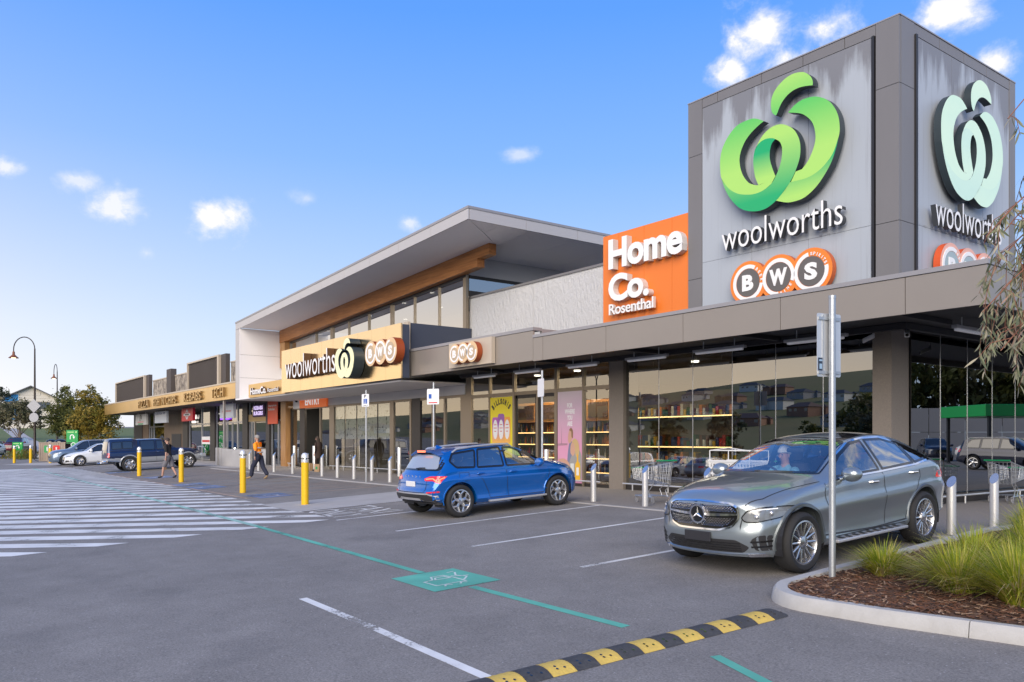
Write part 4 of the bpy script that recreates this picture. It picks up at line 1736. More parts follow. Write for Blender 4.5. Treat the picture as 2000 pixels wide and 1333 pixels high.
m_rim = M("silver_alloy", (0.62, 0.62, 0.63), 0.25, 0.9)
m_rim_d = M("dark_alloy", (0.06, 0.06, 0.065), 0.35, 0.7)
m_chrome = M("chrome", (0.82, 0.82, 0.84), 0.10, 1.0)
m_plast = M("black_trim", (0.028, 0.028, 0.03), 0.5)
m_gloss_b = M("gloss_black", (0.012, 0.012, 0.013), 0.12, coat=0.5)
m_cargl = glass_mat("car_glass", (0.24, 0.27, 0.28), 0.32, ior=1.7)
m_cargl_w = glass_mat("windscreen_glass", (0.66, 0.70, 0.70), 0.22, ior=1.6)
m_cargl_d = M("dark_car_glass", (0.018, 0.022, 0.026), 0.06, coat=1.0, spec=1.0)
m_lens = M("clear_lens", (0.20, 0.215, 0.23), 0.16, 0.25, coat=1.0)
m_red_l = M("red_lens", (0.55, 0.012, 0.012), 0.18, coat=1.0, emit=((1, 0.03, 0.02), 0.35))
m_red_lit = M("lit_red_lamp", (0.9, 0.2, 0.1), 0.3, emit=((1.0, 0.22, 0.10), 1.3))
m_led = M("white_led", (0.9, 0.9, 0.92), 0.3, emit=((0.95, 0.97, 1), 0.35))
m_seat = M("seat_cloth", (0.05, 0.05, 0.055), 0.85)
m_plate_w = M("white_plate", (0.78, 0.78, 0.78), 0.4)
m_plate_b = M("black_plate", (0.03, 0.03, 0.035), 0.4)
m_disc = M("brake_disc", (0.20, 0.20, 0.21), 0.35, 0.9)
m_skid = M("silver_plastic", (0.55, 0.55, 0.56), 0.35, 0.5)
def wheel_proto(r, rr, w, style, rim_mat):
 """wheel facing +y, hub at the origin: returns (hub mesh, tyre mesh, rim mesh, back mesh)"""
 t = MB()
 h = w / 2
 t.lathe([(rr, -h * .82), (rr + .02, -h * .95), (r - .045, -h), (r - .015, -h * .86), (r, -h * .55), (r, h * .55), (r - .015, h * .86), (r - .045, h), (rr + .02, h * .95), (rr, h * .82)], axis='y', n=44, cap=False)
 # a narrow groove round the tread
 tyre = t.mesh("tyre", [m_tyre], 40)
 rim = MB()
 rim.lathe([(rr + .004, h * .80), (rr + .004, h * .86), (rr - .012, h * .88), (rr - .022, h * .74), (rr - .035, -h * .7)], axis='y', n=44, cap=False)
 o = h * .78
 def spoke(a0, a1, r0, r1, w0, w1, d0, d1, th=.018):
  """flat bar from (r0, angle a0) to (r1, angle a1)"""
  p, q = Vector((r0 * cos(a0), r0 * sin(a0))), Vector((r1 * cos(a1), r1 * sin(a1)))
  dd = (q - p).normalized()
  n = Vector((-dd.y, dd.x))
  c = [p - n * w0 / 2, q - n * w1 / 2, q + n * w1 / 2, p + n * w0 / 2]
  dep = [d0, d1, d1, d0]
  # ridge along the middle makes the bar catch the light
  vs = [(v.x, dz, v.y) for v, dz in zip(c, dep)]
  vs += [(v.x, dz - th, v.y) for v, dz in zip(c, dep)]
  m1, m2 = p, q
  vs += [(m1.x, d0 + w0 * .18, m1.y), (m2.x, d1 + w1 * .18, m2.y)]
  rim.add(vs, [(8, 9, 1, 0), (3, 2, 9, 8), (4, 5, 1, 0)[::-1], (7, 6, 2, 3), (1, 2, 9), (0, 8, 3), (5, 6, 2, 1)[::-1], (4, 7, 3, 0)])
 if style == 'multi':
  for k in range(14):
   a = 2 * pi * k / 14
   spoke(a, a + .05, .05, rr - .012, .030, .020, o - .02, o)
 elif style == 'vee':
  for k in range(5):
   a = 2 * pi * k / 5 + pi / 2
   for sg in (1, -1):
    spoke(a + sg * .16, a + sg * .10, .04, rr * .62, .045, .034, o - .01, o - .012)
    spoke(a + sg * .10, a + sg * .42, rr * .60, rr - .012, .036, .050, o - .012, o - .004)
   spoke(a + .0, a + .0, .03, rr * .35, .05, .03, o - .01, o - .02)
 elif style == 'six':
  disc = MB()
  rim.lathe([(.0, o - .01), (rr * .62, o - .02), (rr * .66, o - .03)], axis='y', n=36)
  for k in range(6):
   a = 2 * pi * k / 6 + .3
   spoke(a, a, rr * .55, rr - .012, .075, .085, o - .02, o - .01)
 elif style == 'ten':
  for k in range(10):
   a = 2 * pi * k / 10
   spoke(a, a + .03, .05, rr - .012, .042, .032, o - .02, o - .005)
 else:
  for k in range(5):
   a = 2 * pi * k / 5
   spoke(a, a, .04, rr - .012, .09, .075, o - .02, o - .01)
 rim.lathe([(.075, o - .045), (.072, o), (.045, o + .008), (.0, o + .012)], axis='y', n=20, cap=False)
 rim_me = rim.mesh("rim", [rim_mat], 30)
 hub = MB()
 hub.lathe([(rr - .03, -h * .6), (rr - .04, -h * .2), (.17, -h * .2), (.165, -.0), (.06, .0), (.06, o - .05)], axis='y', n=28)
 hub_me = hub.mesh("wheel", [m_disc], 30)
 return hub_me, tyre, rim_me
def add_wheel(parent, protos, x, y, z):
 hub, tyre, rim = protos
 o = bpy.data.objects.new("wheel", hub)
 COL.objects.link(o)
 o.parent = parent
 o.location = (x, y, z)
 if y < 0:
  o.rotation_euler = (0, 0, pi)
 for nm, me in (("tyre", tyre), ("rim", rim)):
  c = bpy.data.objects.new(nm, me)
  COL.objects.link(c)
  c.parent = o
 return o
def arch_lip(body, parent, x, z, r, wdt, mat, sgn=(1, -1), out=0.012, a0=-.15, a1=pi + .15):
 """moulding round a wheel arch, following the shell"""
 for s_ in sgn:
  mb = MB()
  n = 30
  vs = []
  ax = 'L' if s_ > 0 else 'R'
  d = AX[ax][0]
  for k in range(n + 1):
   a = a0 + (a1 - a0) * k / n
   for rad, o_ in ((r - .004, -.05), (r - .004, out), (r + wdt * .6, out + .004), (r + wdt, -.004)):
    px, pz = x + rad * cos(a), z + rad * sin(a)
    h, _ = body.hit(ax, px, max(pz, body.f_bot(body.front - px) + .012))
    yy = h.y if h else s_ * body.W * .95
    vs.append((px, yy + s_ * o_, pz))
  fs = []
  for k in range(n):
   for j in range(3):
    f = (k * 4 + j, k * 4 + j + 1, k * 4 + 4 + j + 1, k * 4 + 4 + j)
    fs.append(f if s_ < 0 else f[::-1])
  mb.add(vs, fs)
  mb.build("wheel_arch", mat, parent, 40)
def liner(parent, arches, W):
 mb = MB()
 for x, z, r in arches:
  for s_ in (1, -1):
   vs, fs = [], []
   n = 20
   for k in range(n + 1):
    a = -.3 + (pi + .6) * k / n
    vs += [(x + (r + .004) * cos(a), s_ * (W - .03), z + (r + .004) * sin(a)), (x + (r + .004) * cos(a), s_ * (W - .46), z + (r + .004) * sin(a))]
   for k in range(n):
    fs.append((2 * k, 2 * k + 1, 2 * k + 3, 2 * k + 2))
   c0 = len(vs)
   vs.append((x, s_ * (W - .46), z))
   for k in range(n):
    fs.append((2 * k + 1, c0, 2 * k + 3))
   mb.add(vs, fs)
 return mb.build("wheel_well", m_black, parent, kind="stuff")
def inset(poly, d):
 """polygon moved inwards by d"""
 n = len(poly)
 a = sum(poly[i][0] * poly[(i + 1) % n][1] - poly[(i + 1) % n][0] * poly[i][1] for i in range(n))
 P_ = [Vector(p) for p in (poly if a > 0 else poly[::-1])]
 res = []
 for i in range(n):
  p0, p1, p2 = P_[i - 1], P_[i], P_[(i + 1) % n]
  e1, e2 = (p1 - p0).normalized(), (p2 - p1).normalized()
  n1, n2 = Vector((-e1.y, e1.x)), Vector((-e2.y, e2.x))
  b = (n1 + n2)
  k = d / max(.35, (1 + n1.dot(n2)))
  q = p1 + b * k
  res.append((q.x, q.y))
 return res
def rounded(poly, r=0.03, n=3):
 """polygon with rounded corners"""
 P_ = [Vector(p) for p in poly]
 k = len(P_)
 res = []
 for i in range(k):
  a, b, c = P_[i - 1], P_[i], P_[(i + 1) % k]
  d1, d2 = a - b, c - b
  q = min(r, d1.length * .45, d2.length * .45)
  s, e = b + d1.normalized() * q, b + d2.normalized() * q
  for t in range(n + 1):
   t /= n
   p = s * (1 - t) ** 2 + b * 2 * t * (1 - t) + e * t * t
   res.append((p.x, p.y))
 return res
def window(body, ax, poly, glass, parent, border=0.022, frame=None, name="window", off=.004):
 """pane with a dark border strip that hides the edge of the opening"""
 fr = frame or m_gloss_b
 poly = rounded(poly, .035)
 w = body.panel(name, ax, inset(poly, border * .7), glass, parent, off=off, skirt=0)
 mb = MB()
 body.seam(mb, ax, poly, w=border * 1.9, off=off + .003, closed=True, step=.05)
 mb.build("window_surround", fr, w, 40)
 return w
def mirror_geo(side, x, y, z, sx=.20, sy=.13, sz=.14):
 """door mirror housing: egg with a flat back, on a short arm"""
 mb = MB()
 mb.blob((x, y + side * .17, z + .02), (sx * .55, sy * .95, sz * .62), 10)
 mb.v = [(min(v[0], x + .12) if v[0] > x - .055 else x - .055, v[1], v[2]) for v in mb.v]
 mb.tube([(x, y - side * .03, z - .05), (x, y + side * .10, z - .03)], .028, 8)
 return mb
def handle(body, parent, side, x, z, mat, L_=.20):
 h, _ = body.hit(side, x, z)
 s_ = 1 if side == 'L' else -1
 mb = MB()
 pts = [(x - L_ / 2, h.y - s_ * .01, z - .004), (x - L_ / 2 + .03, h.y + s_ * .028, z), (x + L_ / 2 - .03, h.y + s_ * .028, z + .004), (x + L_ / 2, h.y - s_ * .01, z + .004)]
 mb.tube(pts, [.010, .016, .016, .010], 8)
 return mb.build("door_handle", mat, parent, 40)
def seats(parent, xs, W, z0=.45, right_drive=True):
 for x in xs:
  for sy in (1, -1):
   mb = MB()
   y = sy * W * .42
   mb.rbox(x - .05, y - .24, z0, x + .45, y + .24, z0 + .16, .05)
   mb.build("seat", m_seat, parent, 40)
   mb = MB()
   mb.rbox(x - .20, y - .23, z0 + .12, x - .05, y + .23, z0 + .68, .05)
   mb.rbox(x - .22, y - .12, z0 + .70, x - .12, y + .12, z0 + .90, .04)
   mb.build("seat_back", m_seat, parent, 40)
def steering(parent, x, y, z):
 mb = MB()
 n = 24
 pts = [(x + .06 * sin(2 * pi * k / n), y + .19 * cos(2 * pi * k / n), z + .17 * sin(2 * pi * k / n)) for k in range(n + 1)]
 mb.tube(pts, .016, 6, cap=False)
 mb.tube([(x, y - .18, z), (x, y + .18, z)], .018, 6)
 mb.tube([(x, y, z), (x + .30, y, z - .14)], .03, 6)
 return mb.build("steering_wheel", m_plast, parent, 40)
def pitch_place(o, x, y, heading, up):
 """stand a car on the sloping bays. heading: +1 nose uphill (+Y), -1 nose downhill; up: slope"""
 a = math.atan(SL)
 o.location = (x, y, zg(x, y) + .004)
 if heading > 0:
  o.rotation_mode = 'XYZ'
  o.rotation_euler = (0, -a, pi / 2)
 else:
  o.rotation_euler = (0, a, -pi / 2)
# ---------------------------------------------------------------- grey coupe SUV
def grey_suv():
 car = thing("parked_car", "grey coupe SUV with a studded grille, parked nose out beside the planted island", "car")
 P_ = paint("grey_car_paint", (0.30, 0.345, 0.37), 0.65, 0.28)
 m_flare = paint("grey_flare_paint", (0.13, 0.15, 0.16), 0.5, 0.4, coat=.3)
 L_, W_, xf = 4.73, .945, 2.255      # nose tip ahead of mid-wheelbase
 b = Body(L_, W_, xf,
             top=[(0, .86), (.05, .95), (.16, 1.005), (.5, 1.055), (.95, 1.10), (1.32, 1.145), (1.42, 1.185), (1.8, 1.375), (2.15, 1.515), (2.45, 1.578), (2.8, 1.602), (3.15, 1.588), (3.5, 1.53), (3.9, 1.415), (4.25, 1.275), (4.48, 1.175), (4.6, 1.15), (4.68, 1.10), (4.73, 1.02)],
             sh=[(0, .78), (.1, .86), (.4, .945), (.9, 1.00), (1.35, 1.035), (1.8, 1.06), (2.4, 1.075), (3.0, 1.095), (3.5, 1.125), (3.9, 1.14), (4.2, 1.12), (4.5, 1.06), (4.73, .95)],
             bot=[(0, .24), (.3, .22), (.9, .25), (2.4, .27), (3.8, .27), (4.5, .33), (4.73, .40)],
             plan=[(0, .80), (.06, .865), (.16, .915), (.35, .955), (.7, .985), (1.2, .995), (2.4, 1.0), (3.4, 1.0), (4.0, .985), (4.4, .945), (4.6, .90), (4.73, .82)],
             tumble=[(0, .60), (1.0, .72), (1.35, .76), (1.8, .69), (2.4, .645), (2.9, .635), (3.5, .625), (4.0, .63), (4.4, .68), (4.73, .64)],
             nose=[(.2, .10), (.34, .035), (.5, .0), (.62, .02), (.75, .035), (.9, .05), (1.0, .09)],
             tail=[(.3, .12), (.5, .02), (.65, .0), (.85, .03), (1.0, .06), (1.15, .0)],
             side=[(0, .90), (.05, .945), (.13, .975), (.20, .962), (.36, .962), (.54, .988), (.655, 1.0), (.70, .978), (.78, .966), (.90, .966), (.955, .958), (1.0, .925)], cs=.36, ct=.22)
 X = b.X
 xw, xr, R_ = 1.4365, -1.4365, .365
 arches = [(xw, .375, .425), (xr, .375, .425)]
 # windows in side view (x, z)
 side1 = [(X(1.62), 1.085), (X(2.62), 1.105), (X(2.56), 1.505), (X(2.30), 1.475), (X(1.95), 1.335), (X(1.72), 1.205)]
 side2 = [(X(2.72), 1.108), (X(3.52), 1.145), (X(3.42), 1.42), (X(3.08), 1.50), (X(2.66), 1.512)]
 side3 = [(X(3.58), 1.148), (X(4.02), 1.185), (X(3.94), 1.255), (X(3.72), 1.352), (X(3.49), 1.402)]
 # windscreen in plan (x, y)
 scr = [(X(1.43), .72), (X(1.36), .40), (X(1.33), 0), (X(1.36), -.40), (X(1.43), -.72), (X(2.24), -.585), (X(2.20), -.3), (X(2.19), 0), (X(2.20), .3), (X(2.24), .585)]
 ops = [('L', side1), ('L', side2), ('L', side3), ('R', side1), ('R', side2), ('R', side3), ('T', scr)]
 body = b.shell(car, P_, arches, [(a, inset(p, .012)) for a, p in ops])
 liner(car, arches, W_)
 for ax in 'LR':
  for k, p in enumerate((side1, side2, side3)):
   window(b, ax, p, m_cargl_w if k == 0 else m_cargl, car, frame=m_gloss_b)
  mb = MB()
  b.seam(mb, ax, [(X(1.52), 1.075), (X(1.9), 1.345), (X(2.28), 1.50), (X(2.6), 1.53), (X(3.05), 1.525), (X(3.5), 1.425), (X(3.95), 1.275), (X(4.08), 1.178), (X(3.55), 1.122), (X(2.6), 1.085), (X(1.52), 1.062)], w=.022, off=.010, closed=True)
  mb.build("chrome_trim", m_chrome, car, 40)
 scr_p = b.panel("windscreen", 'T', rounded(scr, .05), m_cargl_w, car, off=.004, skirt=0)
 mb = MB()
 b.seam(mb, 'T', rounded(scr, .05), w=.06, off=.006, closed=True)
 mb.build("screen_surround", m_gloss_b, car, 40)
 # panoramic black roof and rear glass
 roofp = [(X(2.28), .57), (X(2.28), -.57), (X(3.35), -.56), (X(3.35), .56)]
 b.panel("roof_glass", 'T', rounded(roofp, .06), m_gloss_b, car, off=.005, skirt=.01, step=.08)
 rearp = [(X(3.5), .56), (X(3.5), -.56), (X(4.30), -.60), (X(4.30), .60)]
 b.panel("rear_window", 'T', rounded(rearp, .06), m_cargl_d, car, off=.005, skirt=.01, step=.08)
 # panel gaps
 sm = MB()
 for ax in 'LR':
  b.seam(sm, ax, [(X(1.35), 1.03), (X(1.30), .92), (X(1.36), .6), (X(1.42), .36)], .010)
  b.seam(sm, ax, [(X(2.67), 1.09), (X(2.68), .7), (X(2.64), .36)], .010)
  b.seam(sm, ax, [(X(3.58), 1.12), (X(3.62), .95), (X(3.40), .72), (X(3.24), .5), (X(3.16), .36)], .010)
  b.seam(sm, ax, [(X(1.42), .36), (X(2.64), .36), (X(3.16), .36)], .010)
  b.seam(sm, ax, [(X(4.35), 1.05), (X(4.42), .8), (X(4.38), .62)], .008)
 b.seam(sm, 'T', [(X(.10), .55), (X(.35), .70), (X(.9), .80), (X(1.30), .835)], .010)
 b.seam(sm, 'T', [(X(.10), -.55), (X(.35), -.70), (X(.9), -.80), (X(1.30), -.835)], .010)
 sm.build("panel_gap", m_black, car, kind="stuff")
 # bonnet creases
 # grille: diamond studs, bar and star badge
 gp = [(-.46, .60), (-.54, .70), (-.52, .83), (-.42, .875), (0, .895), (.42, .875), (.52, .83), (.54, .70), (.46, .60), (.3, .555), (-.3, .555)]
 gr = b.panel("grille", 'F', rounded(gp, .04), m_gloss_b, car, off=.004, skirt=.02)
 mb = MB()
 b.seam(mb, 'F', rounded(gp, .04), w=.022, off=.012, closed=True)
 mb.build("grille_frame", m_chrome, gr, 40)
 st = MB()
 z = .585
 row = 0
 while z < .87:
  y = -.52 + (.0 if row % 2 else .018)
  while y < .53:
   if in_poly((y, z), inset(gp, .03)) and hypot(y, z - .73) > .115 and abs(z - .73) > .03:
    h, n = b.hit('F', y, z)
    if h:
     st.add([h + Vector((.006, -.013, 0)), h + Vector((.006, 0, .0085)), h + Vector((.006, .013, 0)), h + Vector((.006, 0, -.0085)), h + Vector((.018, 0, 0))],
                           [(0, 4, 1), (1, 4, 2), (2, 4, 3), (3, 4, 0)])
   y += .036
  z += .0175
  row += 1
 st.build("grille_stud", m_chrome, gr, kind="stuff")
 for s_ in (1, -1):
  bar = [(s_ * .12, .745), (s_ * .52, .755), (s_ * .52, .735), (s_ * .12, .712)]
  b.panel("grille_bar", 'F', bar, m_chrome, gr, off=.028, skirt=.02)
 h, _ = b.hit('F', 0, .73)
 bx = h.x + .03
 em = MB()
 em.lathe([(.0, bx - .02), (.105, bx - .02), (.105, bx)], (0, 0, .73), axis='x', n=32)
 em.build("badge_disc", m_gloss_b, gr, 40)
 em = MB()
 em.ring((0, 0), .098, .118, (bx - .005, 0, .73), (0, 1, 0), (0, 0, 1), -.02, .014, n=36)
 for k in range(3):
  a = pi / 2 + 2 * pi * k / 3
  c, s_ = cos(a), sin(a)
  em.add([(bx + .002, -.017 * s_ * 1, .73 + .017 * c), (bx + .002, .017 * s_, .73 - .017 * c), (bx + .002, .1 * c, .73 + .1 * s_), (bx + .013, 0, .73)], [(0, 3, 2), (3, 1, 2), (0, 2, 1), (0, 1, 3)])
 em.build("star_badge", m_chrome, gr)
 # lower intake, side intakes, plate, chrome skid
 lo = [(-.56, .29), (-.64, .36), (-.50, .445), (.50, .445), (.64, .36), (.56, .29)]
 it = b.panel("lower_intake", 'F', rounded(lo, .03), m_plast, car, off=.003)
 mb = MB()
 for z in (.315, .345, .375, .405):
  b.seam(mb, 'F', [(-.55, z), (0, z), (.55, z)], .009, off=.012)
 mb.build("intake_slat", m_gloss_b, it)
 for s_ in (1, -1):
  p = [(s_ * .69, .32), (s_ * .66, .45), (s_ * .74, .505), (s_ * .88, .50), (s_ * .895, .40), (s_ * .84, .32)]
  si = b.panel("side_intake", 'F', rounded(p, .03), m_plast, car, off=.003, step=.03)
  mb = MB()
  for z in (.365, .425):
   b.seam(mb, 'F', [(s_ * .66, z), (s_ * .87, z + .01)], .02, off=.014, step=.03)
  mb.build("intake_slat", m_gloss_b, si)
 sk = [(-.78, .245), (-.76, .285), (-.45, .268), (0, .262), (.45, .268), (.76, .285), (.78, .245), (.4, .235), (-.4, .235)]
 b.panel("skid_trim", 'F', sk, m_chrome, car, off=.02, skirt=.03)
 h, _ = b.hit('F', 0, .46)
 mb = MB()
 mb.rbox(h.x + .004, -.20, .405, h.x + .022, .20, .525, .006)
 pl = mb.build("number_plate", m_plate_b, car)
 # headlights
 for s_ in (1, -1):
  hp = [(s_ * .56, .705), (s_ * .60, .66), (s_ * .72, .655), (s_ * .86, .70), (s_ * .90, .76), (s_ * .905, .815), (s_ * .86, .83), (s_ * .74, .825), (s_ * .62, .79)]
  hl = b.panel("headlight", 'F', rounded(hp, .025), m_lens, car, off=.006, step=.035)
  mb = MB()
  b.seam(mb, 'F', rounded(hp, .025), w=.014, off=.009, closed=True, step=.03)
  mb.build("lamp_surround", m_gloss_b, hl, 40)
  mb = MB()
  b.seam(mb, 'F', [(s_ * .66, .785), (s_ * .76, .805), (s_ * .84, .808)], .010, off=.015, step=.03)
  mb.build("running_lamp", m_led, hl)
  for yy, zz, r_ in ((.70, .715, .045), (.80, .755, .045)):
   h, _ = b.hit('F', s_ * yy, zz)
   mb = MB()
   mb.blob((h.x - .014, s_ * yy, zz), (.026, r_ * .8, r_ * .8), 8)
   mb.build("lamp_bowl", m_silver, hl, 40)
  # tail lights wrap the corner
  tp = [(s_ * .50, .93), (s_ * .88, .99), (s_ * .90, .89), (s_ * .70, .86), (s_ * .50, .875)]
  b.panel("tail_light", 'B', rounded(tp, .02), m_red_l, car, off=.004, step=.04)
  ax = 'L' if s_ > 0 else 'R'
  b.panel("tail_light", ax, rounded([(X(4.36), 1.015), (X(4.60), .99), (X(4.60), .90), (X(4.42), .92)], .02), m_red_l, car, off=.004, step=.04)
  # flank crease and handles
  handle(b, car, ax, X(2.40), .965, m_chrome)
  handle(b, car, ax, X(3.42), 1.015, m_chrome)
  arch_lip(b, car, xw, .375, .425, .045, m_flare, (s_,))
  arch_lip(b, car, xr, .375, .425, .045, m_flare, (s_,))
  # running board
  mb = MB()
  mb.rbox(X(1.42) - .02, s_ * (W_ - .12), .285, X(3.12), s_ * (W_ + .045), .325, .012)
  rb = mb.build("running_board", m_skid, car, 40)
  mb = MB()
  for k in range(9):
   x = X(1.6) - k * .165
   mb.box(x - .035, s_ * (W_ - .06), .325, x + .035, s_ * (W_ + .02), .332)
  mb.build("tread_pad", m_plast, rb)
  mb = MB()
  b.seam(mb, ax, [(X(1.28), .40), (X(2.4), .375), (X(3.2), .40)], .02, off=.006)
  mb.build("sill_trim", m_plast, car)
  h, _ = b.hit(ax, X(1.72), 1.09)
  mg = mirror_geo(s_, X(1.72), h.y, 1.10, .20, .14, .155)
  mr = mg.build("wing_mirror", m_gloss_b if False else P_, car, 50)
 # interior
 fl = MB()
 fl.box(X(1.1), -.8, .32, X(4.3), .8, .42)
 fl.box(X(1.28), -.80, .42, X(1.62), .80, .98)
 fl.build("cabin_floor", m_seat, car)
 ds = MB()
 ds.rbox(X(1.22), -.76, .90, X(1.75), .76, 1.065, .04)
 ds.build("dashboard", m_plast, car, 40)
 seats(car, (X(2.45), X(3.30)), W_, .50)
 steering(car, X(1.98), -.38, 1.0)
 mb = MB()
 mb.rbox(X(2.06) - .03, -.13, 1.36, X(2.06) + .03, .13, 1.42, .015)
 mb.build("rear_view_mirror", m_plast, car, 40)
 pr = wheel_proto(R_, .262, .255, 'multi', m_rim)
 for x in (xw, xr):
  for s_ in (1, -1):
   add_wheel(car, pr, x, s_ * (W_ - .125), R_)
 return car, b
grey, grey_b = grey_suv()
pitch_place(grey, -7.08, 10.70, -1, 0)
grey.scale = (1.065,) * 3
# ---------------------------------------------------------------- blue SUV
def blue_suv():
 car = thing("parked_car", "bright blue compact SUV with silver roof rails, parked nose in", "car")
 P_ = paint("blue_car_paint", (0.001, 0.125, 0.48), 0.45, 0.25)
 L_, W_, xf = 4.24, .895, 2.185
 b = Body(L_, W_, xf,
             top=[(0, .76), (.05, .87), (.15, .945), (.4, 1.0), (.8, 1.04), (1.06, 1.07), (1.16, 1.10), (1.5, 1.285), (1.8, 1.41), (2.05, 1.47), (2.4, 1.495), (2.9, 1.49), (3.3, 1.465), (3.62, 1.43), (3.74, 1.40), (3.84, 1.28), (3.98, 1.09), (4.06, .99), (4.14, .94), (4.2, .88), (4.24, .76)],
             sh=[(0, .68), (.1, .80), (.4, .90), (.9, .955), (1.2, .975), (2.0, .985), (2.8, 1.0), (3.3, 1.02), (3.7, 1.01), (4.0, .965), (4.15, .90), (4.24, .70)],
             bot=[(0, .26), (.3, .22), (.8, .25), (2.4, .26), (3.5, .26), (4.0, .32), (4.24, .38)],
             plan=[(0, .78), (.06, .85), (.16, .905), (.35, .955), (.7, .99), (1.2, .998), (2.4, 1.0), (3.3, 1.0), (3.8, .985), (4.05, .955), (4.17, .925), (4.24, .87)],
             tumble=[(0, .60), (.9, .74), (1.15, .78), (1.5, .72), (2.0, .67), (2.6, .655), (3.3, .645), (3.7, .64), (4.0, .72), (4.24, .72)],
             nose=[(.2, .08), (.36, .02), (.5, .0), (.65, .02), (.8, .05), (.95, .10)],
             tail=[(.3, .10), (.42, .02), (.55, .0), (.66, .035), (.74, .05), (.9, .055), (1.0, .02)],
             side=[(0, .90), (.05, .945), (.14, .978), (.21, .966), (.36, .968), (.54, .988), (.70, 1.0), (.76, .998), (.79, .976), (.86, .966), (.93, .966), (.96, .958), (1.0, .925)], cs=.34, ct=.16)
 X = b.X
 xw, xr, R_ = 1.325, -1.325, .345
 arches = [(xw, .352, .395), (xr, .352, .395)]
 side1 = [(X(1.36), 1.0), (X(2.26), 1.012), (X(2.22), 1.405), (X(1.98), 1.385), (X(1.64), 1.235)]
 side2 = [(X(2.34), 1.013), (X(3.03), 1.025), (X(2.88), 1.395), (X(2.31), 1.412)]
 side3 = [(X(3.10), 1.03), (X(3.55), 1.05), (X(3.66), 1.18), (X(3.53), 1.335), (X(2.96), 1.385)]
 scr = [(X(1.20), .73), (X(1.13), .40), (X(1.10), 0), (X(1.13), -.40), (X(1.20), -.73), (X(1.86), -.62), (X(1.82), -.3), (X(1.81), 0), (X(1.82), .3), (X(1.86), .62)]
 rear = [(-.56, 1.345), (.56, 1.345), (.66, 1.02), (-.66, 1.02)]
 ops = [('L', side1), ('L', side2), ('L', side3), ('R', side1), ('R', side2), ('R', side3), ('T', scr)]
 b.shell(car, P_, arches, [(a, inset(p, .012)) for a, p in ops])
 liner(car, arches, W_)
 for ax in 'LR':
  for k, p in enumerate((side1, side2, side3)):
   window(b, ax, p, m_cargl_w if k == 0 else m_cargl, car)
 b.panel("windscreen", 'T', rounded(scr, .05), m_cargl_w, car, off=.004, skirt=0)
 mb = MB()
 b.seam(mb, 'T', rounded(scr, .05), w=.06, off=.006, closed=True)
 mb.build("screen_surround", m_gloss_b, car, 40)
 rw = b.panel("rear_window", 'B', rounded([(-.66, 1.36), (.66, 1.36), (.735, 1.0), (-.735, 1.0)], .05), m_gloss_b, car, off=.006)
 mgl = M("tinted_rear_glass", (0.30, 0.33, 0.38), 0.08, 0.0, coat=1.0, spec=1.0)
 b.panel("rear_pane", 'B', rounded([(-.54, 1.325), (.54, 1.325), (.665, 1.035), (-.665, 1.035)], .05), mgl, rw, off=.010, skirt=.004)
 mb = MB()
 pts = []
 for y, z in ((.02, 1.04), (-.10, 1.055), (-.30, 1.06)):
  h, _ = b.hit('B', y, z)
  pts.append(h + Vector((-.035, 0, 0)))
 mb.tube(pts, .012, 6)
 mb.build("rear_wiper", m_plast, rw)
 # spoiler over the glass, with the high brake lamp
 mb = MB()
 vs = []
 for y in (-.60, -.3, 0, .3, .60):
  k = 1 - (abs(y) / .6) ** 2
  x0 = X(3.55)
  z0 = b.hit('T', x0, y)[0].z
  xe = X(3.86) - .05 * k + .03
  vs += [(x0, y, z0 + .006), (xe, y, z0 - .035 + .02 * k), (xe + .02, y, z0 - .075 + .02 * k), (X(3.74), y, z0 - .085)]
 fs = []
 for k in range(4):
  for j in range(3):
   fs.append((k * 4 + j, k * 4 + j + 1, k * 4 + 5 + j, k * 4 + 4 + j)[::-1])
 fs += [(0, 1, 2, 3), (19, 18, 17, 16)]
 mb.add(vs, [f[::-1] for f in fs])
 sp = mb.build("roof_spoiler", P_, car, 30)
 mb = MB()
 zc = b.hit('T', X(3.55), 0)[0].z
 mb.box(X(3.90) - .018, -.15, zc - .062, X(3.90) + .01, .15, zc - .022)
 mb.build("brake_lamp", m_red_lit, sp)
 # roof rails
 for s_ in (1, -1):
  mb = MB()
  pts = []
  for s in (1.95, 2.05, 2.5, 3.0, 3.4, 3.52):
   y = s_ * (.60)
   z = b.hit('T', X(s), y)[0].z
   pts.append((X(s), y, z + (.0 if s in (1.95, 3.52) else .052)))
  mb.tube(pts, [.018, .024, .022, .022, .024, .018], 8)
  mb.build("roof_rail", m_skid, car, 40)
 an = MB()
 z = b.hit('T', X(3.45), 0)[0].z
 an.add([(X(3.36), -.03, z), (X(3.55), -.03, z - .005), (X(3.55), .03, z - .005), (X(3.36), .03, z), (X(3.54), 0, z + .06), (X(3.50), 0, z + .06)],
           [(0, 1, 4, 5), (2, 3, 5, 4), (1, 2, 4), (3, 0, 5)])
 an.build("roof_aerial", P_, car, 30)
 sm = MB()
 for ax in 'LR':
  b.seam(sm, ax, [(X(1.12), .965), (X(1.10), .85), (X(1.18), .55), (X(1.20), .36)], .010)
  b.seam(sm, ax, [(X(2.29), .99), (X(2.30), .7), (X(2.27), .36)], .010)
  b.seam(sm, ax, [(X(3.08), 1.0), (X(3.06), .90), (X(2.92), .72), (X(2.80), .5), (X(2.76), .36)], .010)
  b.seam(sm, ax, [(X(1.20), .355), (X(2.76), .355)], .010)
  b.seam(sm, ax, [(X(3.28), .93), (X(3.52), .935), (X(3.52), .76), (X(3.28), .76)], .007, closed=True)
